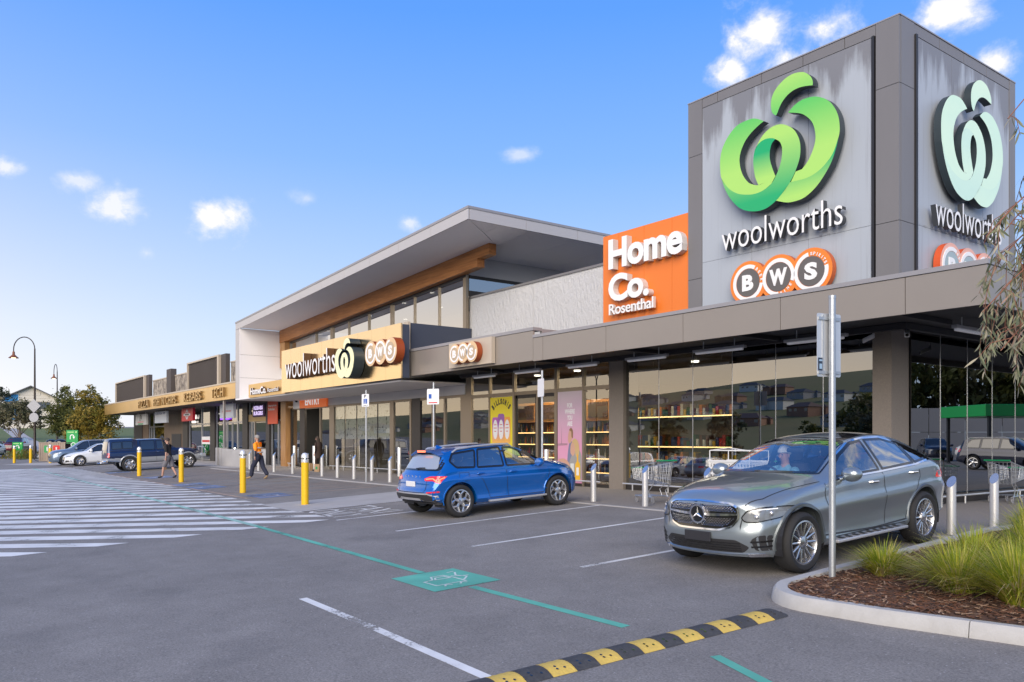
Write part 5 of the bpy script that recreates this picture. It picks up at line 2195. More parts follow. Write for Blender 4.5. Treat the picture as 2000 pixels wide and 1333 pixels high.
 b.seam(sm, 'B', [(-.735, 1.0), (-.74, .90), (-.56, .85), (-.55, .62), (-.50, .56), (.50, .56), (.55, .62), (.56, .85), (.74, .90), (.735, 1.0)], .012)
 sm.build("panel_gap", m_black, car, kind="stuff")
 mb = MB()
 for ax in 'LR':
  b.seam(mb, ax, [(X(1.0), .44), (X(2.2), .40), (X(2.85), .43)], .012, off=.006)
 mb.build("sill_crease", P_, car)
 # tail lamps, lettering, plate, bumper
 for s_ in (1, -1):
  ax = 'L' if s_ > 0 else 'R'
  tp = [(s_ * .46, .845), (s_ * .60, .895), (s_ * .80, .90), (s_ * .80, .745), (s_ * .72, .80), (s_ * .50, .80)]
  tl = b.panel("tail_light", 'B', rounded(tp, .015), m_red_l, car, off=.008, step=.03)
  mb = MB()
  b.seam(mb, 'B', [(s_ * .52, .838), (s_ * .70, .85), (s_ * .785, .80)], .022, off=.014, step=.03)
  mb.build("lamp_strip", m_red_lit, tl)
  tq = [(X(3.80), .885), (X(4.03), .90), (X(4.04), .77), (X(3.985), .735), (X(3.93), .80)]
  tl = b.panel("tail_light", ax, rounded(tq, .015), m_red_l, car, off=.008, step=.03)
  mb = MB()
  b.seam(mb, ax, [(X(3.86), .868), (X(3.96), .835), (X(4.01), .772)], .022, off=.014, step=.03)
  mb.build("lamp_strip", m_red_lit, tl)
  b.panel("reflector", 'B', rounded([(s_ * .60, .575), (s_ * .82, .59), (s_ * .82, .56), (s_ * .60, .548)], .01), m_red_l, car, off=.006, step=.03)
  handle(b, car, ax, X(2.12), .875, P_)
  handle(b, car, ax, X(2.98), .89, P_)
  arch_lip(b, car, xw, .352, .395, .03, P_, (s_,))
  arch_lip(b, car, xr, .352, .395, .03, P_, (s_,))
  h, _ = b.hit(ax, X(1.45), 1.0)
  mirror_geo(s_, X(1.47), h.y, 1.015, .19, .13, .15).build("wing_mirror", P_, car, 50)
  mb = MB()
  mb.rbox(X(1.22), s_ * (W_ - .10), .262, X(2.78), s_ * (W_ + .012), .305, .012)
  mb.build("sill_trim", m_skid, car, 40)
  hp = [(s_ * .50, .80), (s_ * .80, .86), (s_ * .86, .82), (s_ * .78, .76), (s_ * .50, .755)]
  b.panel("headlight", 'F', rounded(hp, .02), m_lens, car, off=.006, step=.04)
 hz_ = b.hit('B', 0, .88)[0].x
 for k, ch in enumerate("SKODA"):
  y = .30 - k * .15
  mb = MB()
  h, _ = b.hit('B', y, .885)
  text_box(mb, ch, (h.x - .004, y + .026, .862), (0, -1, 0), (0, 0, 1), .05, .045, 0, .008, bold=.02)
  mb.build("chrome_letter", m_chrome, car)
 h, _ = b.hit('B', 0, .74)
 mb = MB()
 mb.rbox(h.x - .02, -.19, .672, h.x - .004, .19, .785, .006)
 mb.build("number_plate", m_plate_w, car)
 bp = [(-.80, .47), (-.66, .52), (.66, .52), (.80, .47), (.76, .36), (.46, .36), (.36, .42), (-.36, .42), (-.46, .36), (-.76, .36)]
 bpn = b.panel("rear_diffuser", 'B', bp, m_plast, car, off=.012, step=.05)
 mb = MB()
 b.seam(mb, 'B', [(-.80, .40), (-.80, .49), (-.64, .535), (.64, .535), (.80, .49), (.80, .40)], .03, off=.02)
 b.seam(mb, 'B', [(-.74, .365), (-.50, .36), (-.38, .415), (.38, .415), (.50, .36), (.74, .365)], .05, off=.026)
 mb.build("skid_trim", m_skid, bpn)
 gp = [(-.42, .62), (-.44, .80), (.44, .80), (.42, .62)]
 b.panel("grille", 'F', gp, m_gloss_b, car, off=.005)
 fl = MB()
 fl.box(X(.95), -.76, .30, X(4.0), .76, .40)
 fl.box(X(1.06), -.76, .40, X(1.40), .76, .90)
 fl.build("cabin_floor", m_seat, car)
 mb = MB()
 mb.rbox(X(1.05), -.72, .84, X(1.52), .72, .985, .04)
 mb.build("dashboard", m_plast, car, 40)
 seats(car, (X(2.25), X(3.05)), W_, .46)
 steering(car, X(1.72), -.36, .93)
 mb = MB()
 mb.rbox(X(1.72) - .02, -.13, 1.30, X(1.72) + .02, .13, 1.36, .015)
 mb.build("rear_view_mirror", m_plast, car, 40)
 pr = wheel_proto(R_, .238, .225, 'vee', m_rim)
 for x in (xw, xr):
  for s_ in (1, -1):
   add_wheel(car, pr, x, s_ * (W_ - .115), R_)
 return car, b
blue, blue_b = blue_suv()
pitch_place(blue, -15.65, 10.96, 1, 0)
blue.scale = (1.03,) * 3
# ------------------------------------------------------------------ signs on the buildings
def grad_mat(name, c0, c1, z0, z1, axis=2, rough=0.28, mid=None):
 """print that runs from colour c0 (at z0) to c1 (at z1)"""
 m = M(name, c0, rough, coat=0.4)
 nd, lk, b = nodes(m)
 t = nd.new("ShaderNodeTexCoord")
 s = nd.new("ShaderNodeSeparateXYZ")
 lk.new(t.outputs["Object"], s.inputs[0])
 r = nd.new("ShaderNodeMapRange")
 r.inputs[1].default_value, r.inputs[2].default_value = z0, z1
 lk.new(s.outputs[axis], r.inputs[0])
 mx = nd.new("ShaderNodeMixRGB")
 mx.inputs[1].default_value = tuple(c0) + (1,)
 mx.inputs[2].default_value = tuple(c1) + (1,)
 lk.new(r.outputs[0], mx.inputs[0])
 lk.new(mx.outputs[0], b.inputs["Base Color"])
 return m
LEAF = [(0.04, 0.6), (-0.06, 0.7), (-0.1, 0.87), (-0.09, 1.02), (-0.04, 1.15), (0.05, 1.26), (0.16, 1.34), (0.3, 1.41), (0.47, 1.45), (0.64, 1.44), (0.81, 1.39), (0.94, 1.29), (1.02, 1.19), (1.06, 1.09), (1.06, 0.99), (0.9, 1.03), (0.71, 1.06), (0.54, 1.05), (0.37, 0.99), (0.23, 0.88), (0.14, 0.76), (0.08, 0.64)]
RIB1 = [(-0.31, 0.57), (-0.45, 0.66), (-0.64, 0.74), (-0.87, 0.75), (-1.1, 0.72), (-1.29, 0.62), (-1.47, 0.45), (-1.61, 0.23), (-1.67, -0.01), (-1.67, -0.27), (-1.63, -0.52), (-1.49, -0.73), (-1.33, -0.9), (-1.1, -1.05), (-0.83, -1.14), (-0.57, -1.18), (-0.31, -1.15), (-0.09, -1.05), (-0.27, -0.98), (-0.47, -0.99), (-0.64, -0.93), (-0.79, -0.83), (-0.94, -0.62), (-1.02, -0.41), (-1.05, -0.18), (-1.0, 0.03), (-0.87, 0.24), (-0.68, 0.4), (-0.45, 0.52)]
LOOP = [(0.03, 0.02), (-0.09, 0.08), (-0.27, 0.11), (-0.45, 0.06), (-0.57, -0.06), (-0.62, -0.27), (-0.62, -0.45), (-0.57, -0.75), (-0.47, -0.99), (-0.27, -0.98), (-0.09, -1.05), (0.03, -0.89), (-0.06, -0.67), (-0.13, -0.43), (-0.13, -0.22), (-0.07, -0.05)]
RIB2 = [(-0.55, -0.04), (-0.51, 0.03), (-0.38, 0.19), (-0.2, 0.31), (-0.02, 0.36), (0.19, 0.34), (0.4, 0.23), (0.57, 0.07), (0.69, -0.16), (0.73, -0.38), (0.71, -0.63), (0.6, -0.9), (0.43, -1.16), (0.16, -1.42), (-0.13, -1.59), (-0.38, -1.64), (-0.64, -1.61), (-0.9, -1.52), (-1.13, -1.36), (-1.37, -1.08), (-1.53, -0.79), (-1.63, -0.52), (-1.49, -0.73), (-1.33, -0.9), (-1.1, -1.05), (-0.83, -1.14), (-0.57, -1.18), (-0.31, -1.15), (-0.09, -1.05), (0.05, -0.88), (0.16, -0.66), (0.21, -0.47), (0.22, -0.26), (0.16, -0.09), (0.03, 0.02), (-0.09, 0.08), (-0.27, 0.11), (-0.45, 0.06)]
RIB3 = [(0.39, 0.56), (0.57, 0.68), (0.77, 0.74), (1.0, 0.73), (1.2, 0.67), (1.42, 0.53), (1.58, 0.35), (1.7, 0.11), (1.75, -0.13), (1.74, -0.39), (1.61, -0.72), (1.44, -0.92), (1.2, -1.08), (0.9, -1.16), (0.47, -1.15), (0.60, -0.93), (0.77, -0.92), (0.94, -0.76), (1.07, -0.53), (1.13, -0.32), (1.12, -0.11), (1.05, 0.11), (0.9, 0.3), (0.71, 0.44)]
RIB4 = [(1.74, -0.39), (1.67, -0.65), (1.55, -0.95), (1.36, -1.22), (1.13, -1.45), (0.84, -1.61), (0.57, -1.64), (0.33, -1.61), (0.05, -1.5), (0.16, -1.42), (0.43, -1.16), (0.47, -1.15), (0.9, -1.16), (1.2, -1.08), (1.44, -0.92), (1.61, -0.72)]
LIME, GREEN, TEAL = (0.40, 0.72, 0.14), (0.10, 0.55, 0.10), (0.005, 0.40, 0.13)
def fruit_sign(name, label, loc, u, k, depth, tint, kx=1.0):
 """apple-like emblem of five ribbons and a leaf. u: direction of reading; k: scale"""
 t = thing(name, label, "sign", loc)
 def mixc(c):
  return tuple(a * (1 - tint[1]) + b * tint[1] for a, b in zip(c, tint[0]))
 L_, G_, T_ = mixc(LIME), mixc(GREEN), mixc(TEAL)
 side = M("sign_return", (0.03, 0.045, 0.055), .45)
 nm = name + "%.2f" % (loc[0])
 for part, poly, c0, c1, z0, z1 in (("leaf_stalk", LEAF, G_, L_, .5, 1.5), ("outer_ribbon", RIB1, L_, G_, -.5, .8), ("inner_loop", LOOP, L_, T_, -.85, -.2),
                                       ("lower_ribbon", RIB2, T_, L_, -1.35, .1), ("far_ribbon", RIB3, L_, G_, -.5, .75), ("under_ribbon", RIB4, L_, T_, -1.5, -.75)):
  pts = [(a * k * kx, b * k) for a, b in spline(poly, True, 4, 38)]
  mb = MB()
  mb.prism(pts, (0, 0, 0), u, ZU, -depth, 0)
  m = grad_mat("print_" + part + nm, c0, c1, z0 * k, z1 * k)
  mb.mi = [0 if i == 1 else 1 for i in range(len(mb.f))]
  mb.build(part, [m, side], t)
 return t
def word_sign(name, label, word, org, u, w, h, depth, face, side, bold=0.0, spacing=1.0, loc=None, parent=None, part="lettering"):
 t = thing(name, label, "sign", org) if parent is None else parent
 mb = MB()
 o = (0, 0, 0) if parent is None else org
 text_box(mb, word, o, u, ZU, w, h, -depth, 0, bold=bold, spacing=spacing, res=4)
 nf = Vector(u).cross(Vector(ZU))
 mats = [face, side]
 mb.mi = []
 V_ = [Vector(v) for v in mb.v]
 for f in mb.f:
  n = (V_[f[1]] - V_[f[0]]).cross(V_[f[2]] - V_[f[0]])
  mb.mi.append(0 if n.length and n.normalized().dot(nf) > .9 else 1)
 mb.build(part, mats, t)
 return t
m_lside = M("letter_return", (0.045, 0.05, 0.06), .45)
m_lside_w = M("pale_letter_return", (0.60, 0.57, 0.55), .45)
m_gside = M("brown_letter_return", (0.11, 0.05, 0.02), .45)
m_disc_g = M("grey_print", (0.13, 0.12, 0.115), .4)
m_or_print = M("orange_print", (0.85, 0.23, 0.03), .35)
m_or_pale = M("faded_orange_print", (0.80, 0.42, 0.32), .35)  # paler and pinker than the front face's orange
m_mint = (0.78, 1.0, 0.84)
def trio_sign(name, label, cs, r, org, u, depth, orange, side, arc=True, disc=None, white=None):
 """three linked round plates with the letters B W S"""
 disc, white = disc or m_disc_g, white or m_whitep
 t = thing(name, label, "sign", org)
 for k, ((cx, cz), ch) in enumerate(zip(cs, "BWS")):
  mb = MB()
  n = 44
  mb.prism([(cx + r * cos(2 * pi * i / n), cz + r * sin(2 * pi * i / n)) for i in range(n)], (0, 0, 0), u, ZU, -depth - k * .003, -k * .003)
  mb.mi = [0 if i == 1 else 1 for i in range(len(mb.f))]
  pl = mb.build("round_plate", [orange, side], t)
  a0, a1 = {'B': (radians(60), radians(352)), 'W': (radians(-20), radians(270)), 'S': (radians(100), radians(372))}[ch]
  mb = MB()
  mb.ring((cx, cz), r * .66, r * .83, (0, 0, 0), u, ZU, -.004, .012, a0, a1, 40)
  mb.build("white_ring", white, pl)
  mb = MB()
  mb.prism([(cx + r * .64 * cos(2 * pi * i / 36), cz + r * .64 * sin(2 * pi * i / 36)) for i in range(36)], (0, 0, 0), u, ZU, -.003, .008)
  mb.build("grey_disc", disc, pl)
  mb = MB()
  ww = r * (.62 if ch != 'W' else .92)
  text_box(mb, ch, Vector(u) * (cx - ww / 2) + Vector(ZU) * (cz - r * .37), u, ZU, ww, r * .74, .008, .02, bold=.05)
  mb.build("letter", white, pl)
  if arc:
   word, b0, b1 = {'B': ("BEER", 56, -4), 'W': ("WINE", -86, -26), 'S': ("SPIRITS", 94, 16)}[ch]
   mb = MB()
   m = len(word)
   for i, c in enumerate(word):
    a = radians(b0 + (b1 - b0) * (i + .5) / m)
    inward = ch == 'W'
    up = Vector((cos(a), sin(a))) * (-1 if inward else 1)
    rt = Vector((up.y, -up.x))
    hh, wl_ = r * .14, r * (.10 if c != 'I' else .03)
    o2 = Vector((cx + r * .745 * cos(a), cz + r * .745 * sin(a))) - up * hh / 2 - rt * wl_ / 2
    U3 = Vector(u) * rt.x + Vector(ZU) * rt.y
    V3 = Vector(u) * up.x + Vector(ZU) * up.y
    text_box(mb, c, Vector(u) * o2.x + Vector(ZU) * o2.y, U3, V3, wl_, hh, .004, .010, bold=.03)
   mb.build("ring_lettering", white, pl)
 return t
# tower, front
fruit_sign("emblem_sign", "green ribbon fruit emblem high on the front face of the tower, facing the car park", (-12.28, 17.18, 8.9), XU, 1.0, .22, ((1, 1, 1), 0.0))
word_sign("supermarket_name_sign", "white raised supermarket name under the emblem on the tower's front face", "woolworths", (-13.95, 17.24, 6.47), XU, 3.46, .66, .16, m_whitep, m_lside, bold=-.006)
trio_sign("bottle_shop_sign", "three orange roundels at the foot of the tower's front face", [(-.905, 0), (0, .005), (.905, 0)], .555, (-12.22, 17.26, 5.52), XU, .16, m_or_print, M("orange_return", (0.50, 0.10, 0.02), .45))
# tower, side street face
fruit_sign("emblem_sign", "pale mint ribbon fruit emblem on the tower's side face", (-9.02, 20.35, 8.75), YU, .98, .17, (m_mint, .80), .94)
word_sign("supermarket_name_sign", "white raised supermarket name partly behind gum leaves on the tower's side face", "woolworths", (-9.08, 18.68, 6.38), YU, 3.35, .70, .12, m_whitep, m_lside, bold=-.004)
trio_sign("bottle_shop_sign", "three pale pink and orange roundels on the tower's side face", [(-.86, 0), (0, 0), (.86, 0)], .55, (-9.08, 20.3, 5.52), YU, .16, m_or_pale, M("red_return", (0.62, 0.09, 0.02), .45), disc=M("faded_grey_print", (0.36, 0.45, 0.47), .4))
# orange panel
t = thing("centre_name_sign", "thick white rounded lettering in three lines on the orange wall panel", "sign", (-18.34, 17.30, 5.3))
for word, x, z, w, h, d, bd in (("Home", 0.0, 1.42, 2.98, .92, .22, .035), ("Co.", 0.0, .42, 1.70, .84, .22, .035), ("Rosenthal", .02, .03, 1.86, .33, .10, .012)):
 word_sign("x", "x", word, (x, 0, z), XU, w, h, d, m_whitep, m_lside_w, bold=bd, spacing=.96, parent=t)
# sign box over the doors
word_sign("supermarket_name_sign", "white supermarket name with deep brown edges on the gold sign box over the doors", "woolworths", (-36.35, 13.96, 4.30), XU, 5.45, 1.02, .33, m_whitep, m_gside, bold=-.004)
fruit_sign("emblem_sign", "cream fruit emblem standing off the gold sign box beside the name", (-29.75, 13.82, 4.77), XU, .50, .46, ((1.0, .93, .62), .80), 1.02)
m_tan = M("tan_print", (0.72, 0.50, 0.28), .35)
m_tan_d = M("tan_disc", (0.50, 0.38, 0.25), .4)
trio_sign("bottle_shop_sign", "three tan roundels with rust edges on the gold sign box over the doors", [(-.78, 0), (0, .01), (.78, 0)], .47, (-26.93, 13.95, 4.74), XU, .33, m_tan, M("rust_return", (0.32, 0.06, 0.012), .45), arc=False, disc=m_tan_d)
t = trio_sign("bottle_shop_sign", "three small roundels on a square cream plate fixed to the canopy fascia", [(-.50, 0), (0, .01), (.50, 0)], .33, (-22.1, 14.42, 4.32), XU, .20, m_tan, MATS["rust_return"], arc=False, disc=m_tan_d)
mb = MB()
mb.box(-1.19, .22, -.41, 1.30, .36, .42)
mb.build("back_plate", m_cream, t)
# small centre sign
t = thing("centre_name_sign", "white centre name with rust edges on the low sunset-tinted panel by the portal leg", "sign", (-42.3, 14.36, 3.83))
word_sign("x", "x", "HomeCo.", (0, 0, .02), XU, 2.35, .36, .08, m_whitep, m_gside, bold=.03, parent=t)
word_sign("x", "x", "Rosenthal", (2.55, 0, .05), XU, 1.45, .20, .06, m_whitep, m_gside, bold=.01, parent=t)
# raised trade names on the sunset-tinted bronze fascia
for word, x, w, lab in (("PIZZA", -69.6, 3.4, "raised sunset-tinted bronze letters PIZZA on the shop row fascia"), ("FISH 'N CHIPS", -64.6, 6.3, "raised sunset-tinted bronze letters FISH 'N CHIPS on the shop row fascia"),
      ("KEBABS", -56.3, 3.9, "raised sunset-tinted bronze letters KEBABS on the shop row fascia"), ("TECH", -50.2, 2.3, "raised sunset-tinted bronze letters TECH on the shop row fascia")):
 word_sign("trade_name_sign", lab, word, (x, FR - .14, 4.02), XU, w, .56, .12, m_sunset_gold, M("bronze_return", (0.30, 0.19, 0.08), .4, .5), spacing=1.1)
# entry sign
t = thing("entry_sign", "orange sign with the white word ENTRY over the sliding doors", "sign", (-44.0, 17.36, 3.24))
mb = MB()
mb.box(0, 0, 0, .95, .06, .66)
mb.build("white_plate", m_whitep, t)
mb = MB()
mb.box(.95, -.01, 0, 4.55, .06, .66)
mb.build("orange_plate", M("brightened_orange_plate", (.85, .20, .03), .35, emit=((1, .16, .02), .22)), t)  # slight glow added to brighten the plate in the soffit's shade
mb = MB()
text_box(mb, "ENTRY", (1.75, -.012, .14), XU, ZU, 2.0, .40, .002, .012, bold=.03)
mb.build("lettering", M("brightened_white_letter", (.86, .86, .86), .35, emit=((1, .97, .92), .35)), t)  # letters get the same added glow against the shade
mb = MB()
mb.blob((.62, -.06, .42), (.07, .09, .07), 6)
mb.tube([(.62, 0, .50), (.62, -.06, .45)], .02, 6)
mb.build("camera_dome", m_black, t, 40)
# hanging boxes under the shop canopy
def hang_sign(label, x, z0, z1, w, col, y=16.2, edge=(0.6, 0.6, 0.6)):
 """light box hung square to the street under the canopy, seen nearly edge on"""
 t = thing("hanging_sign", label, "sign", (x, y, z0), group="light boxes hung under the shop canopy")
 mb = MB()
 mb.rbox(-w / 2, -.09, 0, w / 2, .09, z1 - z0, .012)
 mb.build("sign_case", M("case_%.2f_%.2f" % (x, col[0]), col, .4), t)
 mb = MB()
 for s_ in (-1, 1):
  mb.tube([(s_ * w * .35, 0, z1 - z0), (s_ * w * .35, 0, 3.87 - z0)], .012, 6)
 mb.build("hanger_rod", m_silver, t)
 return t, (-.094), z1 - z0
m_redp = M("red_print", (0.62, 0.02, 0.02), .4)
m_inkb = M("blue_print", (0.03, 0.06, 0.22), .4)
m_inkg = M("green_print", (0.02, 0.28, 0.08), .4)
m_ink = M("dark_print", (0.03, 0.03, 0.03), .5)
# box 1: grey with a small flourish
t, y, h = hang_sign("pale grey hanging light box with a round pizza mark and green strip", -75.4, 2.80, 3.72, 4.0, (.52, .53, .52))
mb = MB()
mb.ring((0, h * .62), .22, .32, (0, y, 0), XU, ZU, 0, .004, .3, 4.2, 24)
mb.blob((.18, y, h * .68), (.20, .006, .16), 6)
mb.build("round_mark", m_ink, t)
mb = MB()
mb.box(-.9, y - .004, .03, .9, y, .13)
mb.build("green_strip", m_inkg, t)
mb = MB()
mb.box(-1.1, y - .004, .22, 1.1, y, .27)
mb.build("red_rule", m_redp, t)
t, y, h = hang_sign("pale grey hanging light box with CATCH lettering along its top", -68.6, 2.86, 3.78, 3.7, (.50, .54, .60))
mb = MB()
text_box(mb, "CATCH '99", (-1.5, y - .001, h - .26), XU, ZU, 3.0, .17, 0, .004, bold=.02)
mb.build("lettering", m_inkb, t)
t, y, h = hang_sign("red hanging light box with a pale round badge", -60.9, 2.86, 3.80, 2.9, (.50, .015, .02))
mb = MB()
mb.ring((0, h / 2), .22, .36, (0, y, 0), XU, ZU, 0, .005, n=32)
mb.box(-.85, y - .006, h / 2 - .09, .85, y, h / 2 + .07)
mb.build("round_badge", M("badge_print", (.58, .60, .62), .4), t)
mb = MB()
mb.box(-.5, y - .010, h / 2 - .05, .5, y - .006, h / 2 + .03)
mb.build("dark_rule", m_ink, t)
t, y, h = hang_sign("pale grey hanging light box with a thin red line of lettering", -51.9, 2.88, 3.78, 2.7, (.52, .56, .62))
mb = MB()
text_box(mb, "SMARTPHONE", (-.8, y - .001, h * .42), XU, ZU, 1.7, .10, 0, .004)
mb.build("lettering", m_redp, t)
# lit and printed window signs of the shops
m_purple = M("purple_neon", (.25, .05, .8), .4, emit=((0.28, 0.06, 1.0), 2.2))
t = thing("window_sign", "glowing purple open sign in the shop window under the red light box", "sign", (-56.4, 17.40, 2.90))
mb = MB()
mb.box(-1.0, 0, 0, .9, .05, .52)
mb.build("lit_panel", m_purple, t)
mb = MB()
text_box(mb, "OPEN", (-.8, -.002, .14), XU, ZU, 1.5, .26, 0, .004, bold=.03)
mb.build("lettering", M("lilac_print", (.6, .45, 1), .4, emit=((.7, .5, 1), 1.2)), t)
t = thing("window_sign", "purple and white KEBABS BURGERS sign above the door beside the pale light box", "sign", (-50.3, 17.30, 2.98))
mb = MB()
mb.box(-.2, 0, -.05, 1.9, .05, .72)
mb.build("dark_panel", M("plum_panel", (.06, .02, .09), .4), t)
mb = MB()
text_box(mb, "KEBABS", (0, -.002, .38), XU, ZU, 1.6, .24, 0, .004, bold=.03)
text_box(mb, "BURGERS", (0, -.002, .05), XU, ZU, 1.6, .24, 0, .004, bold=.03)
mb.build("lettering", M("lilac_white", (.8, .7, .95), .4, emit=((.75, .6, 1), .9)), t)
t = thing("window_sign", "orange red SMARTPHONE poster over the dark door next to the timber column", "sign", (-47.25, 17.28, 2.45))
mb = MB()
mb.box(-.55, 0, 0, 1.05, .03, 1.4)
mb.build("poster_sheet", M("vermilion_print", (.80, .10, .03), .4), t)
mb = MB()
for k, s_ in enumerate(("Smartphone", "Solution")):
 text_box(mb, s_, (-.42, -.002, 1.0 - k * .2), XU, ZU, 1.3 - k * .3, .15, 0, .004, bold=.02)
mb.build("lettering", m_whitep, t)
t = thing("window_sign", "white squiggle sign lit in the window behind the CATCH light box", "sign", (-64.6, 17.40, 2.75))
mb = MB()
for q in range(4):
 mb.ring((.2 + .34 * q, .5), .09, .17, (0, 0, 0), XU, ZU, 0, .02, q, q + 4.6, 14)
mb.box(.2, -.02, .05, 1.2, 0, .2)
mb.build("script_stroke", M("white_neon", (1, .95, .9), .4, emit=((1, .9, .82), 1.5)), t)
t = thing("window_sign", "pale fish poster in the window left of the red light box".replace("left of", "beside"), "sign", (-61.9, 17.42, 1.2))
mb = MB()
mb.box(0, 0, 0, 2.1, .02, .55)
mb.build("poster_sheet", m_whitep, t)
mb = MB()
mb.box(.15, -.004, .15, 1.95, 0, .30)
mb.build("red_rule", m_redp, t)
# bottle-shop posters
t = thing("window_poster", "tall yellow drinks poster with three labelled cans in the bottle shop window", "poster", (-24.88, 17.46, .45))
W_, H_ = 1.38, 2.62
mb = MB()
mb.box(0, 0, 0, W_, .012, H_)
mb.build("poster_sheet", M("yellow_print", (.80, .66, .02), .4), t)
mb = MB()
n = 9
for i, c in enumerate("BILLSON'S"):
 a = radians(140 - 100 * (i + .5) / n)
 rt = Vector((sin(a), -cos(a)))
 up = Vector((cos(a), sin(a)))
 wl_ = .10 if c not in "I'" else .03
 o2 = Vector((W_ / 2 + .62 * cos(a), 1.74 + .62 * sin(a))) - rt * wl_ / 2
 text_box(mb, c, (o2.x, -.001, o2.y), (rt.x, 0, rt.y), (up.x, 0, up.y), wl_, .21, 0, .004, bold=.06)
mb.build("lettering", m_ink, t)
for k, (cx, c) in enumerate(((.32, (.45, .10, .45)), (1.06, (.85, .35, .05)), (.69, (.30, .10, .40)))):
 mb = MB()
 y = -.002 - k * .002
 zt = 1.30 if k < 2 else 1.42
 zt += .52
 mb.flat(rounded([(cx - .20, .94), (cx + .20, .94), (cx + .20, zt), (cx + .15, zt + .07), (cx - .15, zt + .07), (cx - .20, zt)], .03), (0, y, 0), XU, ZU)
 can = mb.build("printed_can", grad_mat("can_print%d" % k, (.85, .45, .10), c, 1.0, 1.6), t)
 mb = MB()
 mb.flat([(cx + .15 * cos(2 * pi * i / 24), 1.44 + .36 * sin(2 * pi * i / 24)) for i in range(24)], (0, y - .001, 0), XU, ZU)
 mb.build("can_label", m_plate_w, can)
 mb = MB()
 for z, w in ((1.60, .16), (1.48, .20), (1.36, .12)):
  mb.flat([(cx - w / 2, z), (cx + w / 2, z), (cx + w / 2, z + .025), (cx - w / 2, z + .025)], (0, y - .002, 0), XU, ZU)
 mb.build("label_print", m_redp, can)
t = thing("window_poster", "tall pink poster of two people by a harbour in the bottle shop window", "poster", (-20.96, 17.46, .10))
W_, H_ = 1.22, 3.0
mb = MB()
mb.box(0, 0, 0, W_, .012, H_)
mb.build("poster_sheet", grad_mat("pink_print", (.72, .33, .50), (.62, .52, .62), 1.2, 3.0), t)
mb = MB()
for k, s_ in enumerate(("FOR", "WHERE", "YOU", "ARE")):
 w = {3: .26, 5: .50}[len(s_)]
 text_box(mb, s_, (.62 - w / 2, -.001, 2.46 - k * .20), XU, ZU, w, .155, 0, .004, bold=.03)
mb.build("lettering", m_whitep, t)
m_sk = M("skin_print", (.62, .36, .26), .5)
m_hair = M("fair_hair_print", (.60, .42, .20), .5)
def cut(poly, mat, k, name):
 mb = MB()
 poly = [(a, b * 1.27) for a, b in poly]
 mb.flat(spline(poly, True, 4, 60), (0, -.0015 - .0012 * k, 0), XU, ZU)
 return mb.build(name, mat, t)
cut([(0, .95), (.5, .97), (.5, 1.02), (0, 1.01)], M("harbour_print", (.42, .24, .30), .5), 0, "printed_skyline")
cut([(.18, 1.0), (.22, 1.0), (.205, 1.5)], M("harbour_print", (.42, .24, .30), .5), 0, "printed_tower")
cut([(.48, .30), (.95, .30), (.92, .85), (.78, 1.08), (.60, 1.05), (.52, .75)], M("blue_shirt_print", (.20, .22, .34), .5), 1, "printed_shirt")
cut([(.53, 1.10), (.56, 1.30), (.64, 1.38), (.72, 1.34), (.74, 1.15), (.66, 1.03), (.58, 1.02)], m_sk, 2, "printed_face")
cut([(.58, 1.36), (.68, 1.43), (.78, 1.34), (.78, 1.15), (.71, 1.18), (.70, 1.32)], M("brown_hair_print", (.28, .16, .08), .5), 3, "printed_hair")
cut([(.45, .10), (1.2, .10), (1.2, .70), (1.02, .88), (.80, .78), (.62, .55)], M("grey_coat_print", (.34, .33, .32), .5), 4, "printed_coat")
cut([(.66, .78), (.68, .98), (.78, 1.08), (.88, 1.02), (.88, .78), (.78, .68)], m_sk, 5, "printed_face")
cut([(.72, 1.06), (.84, 1.15), (1.02, 1.08), (1.10, .86), (1.04, .66), (.92, .70), (.88, .92), (.82, 1.02)], m_hair, 6, "printed_hair")
cut([(.05, .60), (.35, .62), (.60, .50), (.66, .30), (.45, .36), (.30, .48), (.06, .50)], m_sk, 7, "printed_arm")
cut([(.90, .06), (1.14, .06), (1.14, .46), (1.06, .56), (1.05, .74), (.99, .74), (.98, .56), (.90, .46)], M("amber_print", (.80, .45, .03), .5), 8, "printed_bottle")
cut([(.96, .20), (1.08, .20), (1.08, .40), (.96, .40)], m_plate_w, 9, "bottle_label")
cut([(.66, .06), (.84, .06), (.84, .50), (.66, .50)], M("pale_can_print", (.66, .68, .66), .5), 8, "printed_can")
# ------------------------------------------------------------------ street furniture
m_steel = M("brushed_steel", (0.74, 0.74, 0.73), 0.34, 0.55, noise=(3, .3, (.50, .50, .50)), stretch=(1, 1, .1))
m_galv = M("galvanised_steel", (0.50, 0.53, 0.55), 0.42, 0.75, noise=(14, .5, (.40, .42, .45)))
m_yel = M("yellow_bollard_paint", (0.86, 0.52, 0.01), 0.40, noise=(5, .3, (.72, .42, .01)))
m_reflect = M("reflective_band", (0.82, 0.82, 0.80), 0.25, 0.5)
def steel_bollard():
 t = thing("steel_bollard", "x", "bollard", (0, 0, 0), group="slant-topped steel bollards along the kerb")
 n, r, h = 20, .07, .93
 mb = MB()
 vs = [(r * cos(2 * pi * k / n), r * sin(2 * pi * k / n), -.02) for k in range(n)]
 # top sliced at 45 degrees, high side towards the shops
 vs += [(x, y, h - .09 + y * 1.25) for x, y, _ in vs]
 mb.add(vs, [(k, (k + 1) % n, n + (k + 1) % n, n + k) for k in range(n)])
 mb.build("tube", m_steel, t, 50)
 mb = MB()
 mb.add([(v[0] * .985, v[1] * .985, v[2] + .001) for v in vs[n:]], [tuple(range(n))])
 mb.build("slanted_cap", M("cap_steel", (.74, .74, .74), .22, .9), t)
 return t
def far_label(i):
 return ""
B0 = steel_bollard()
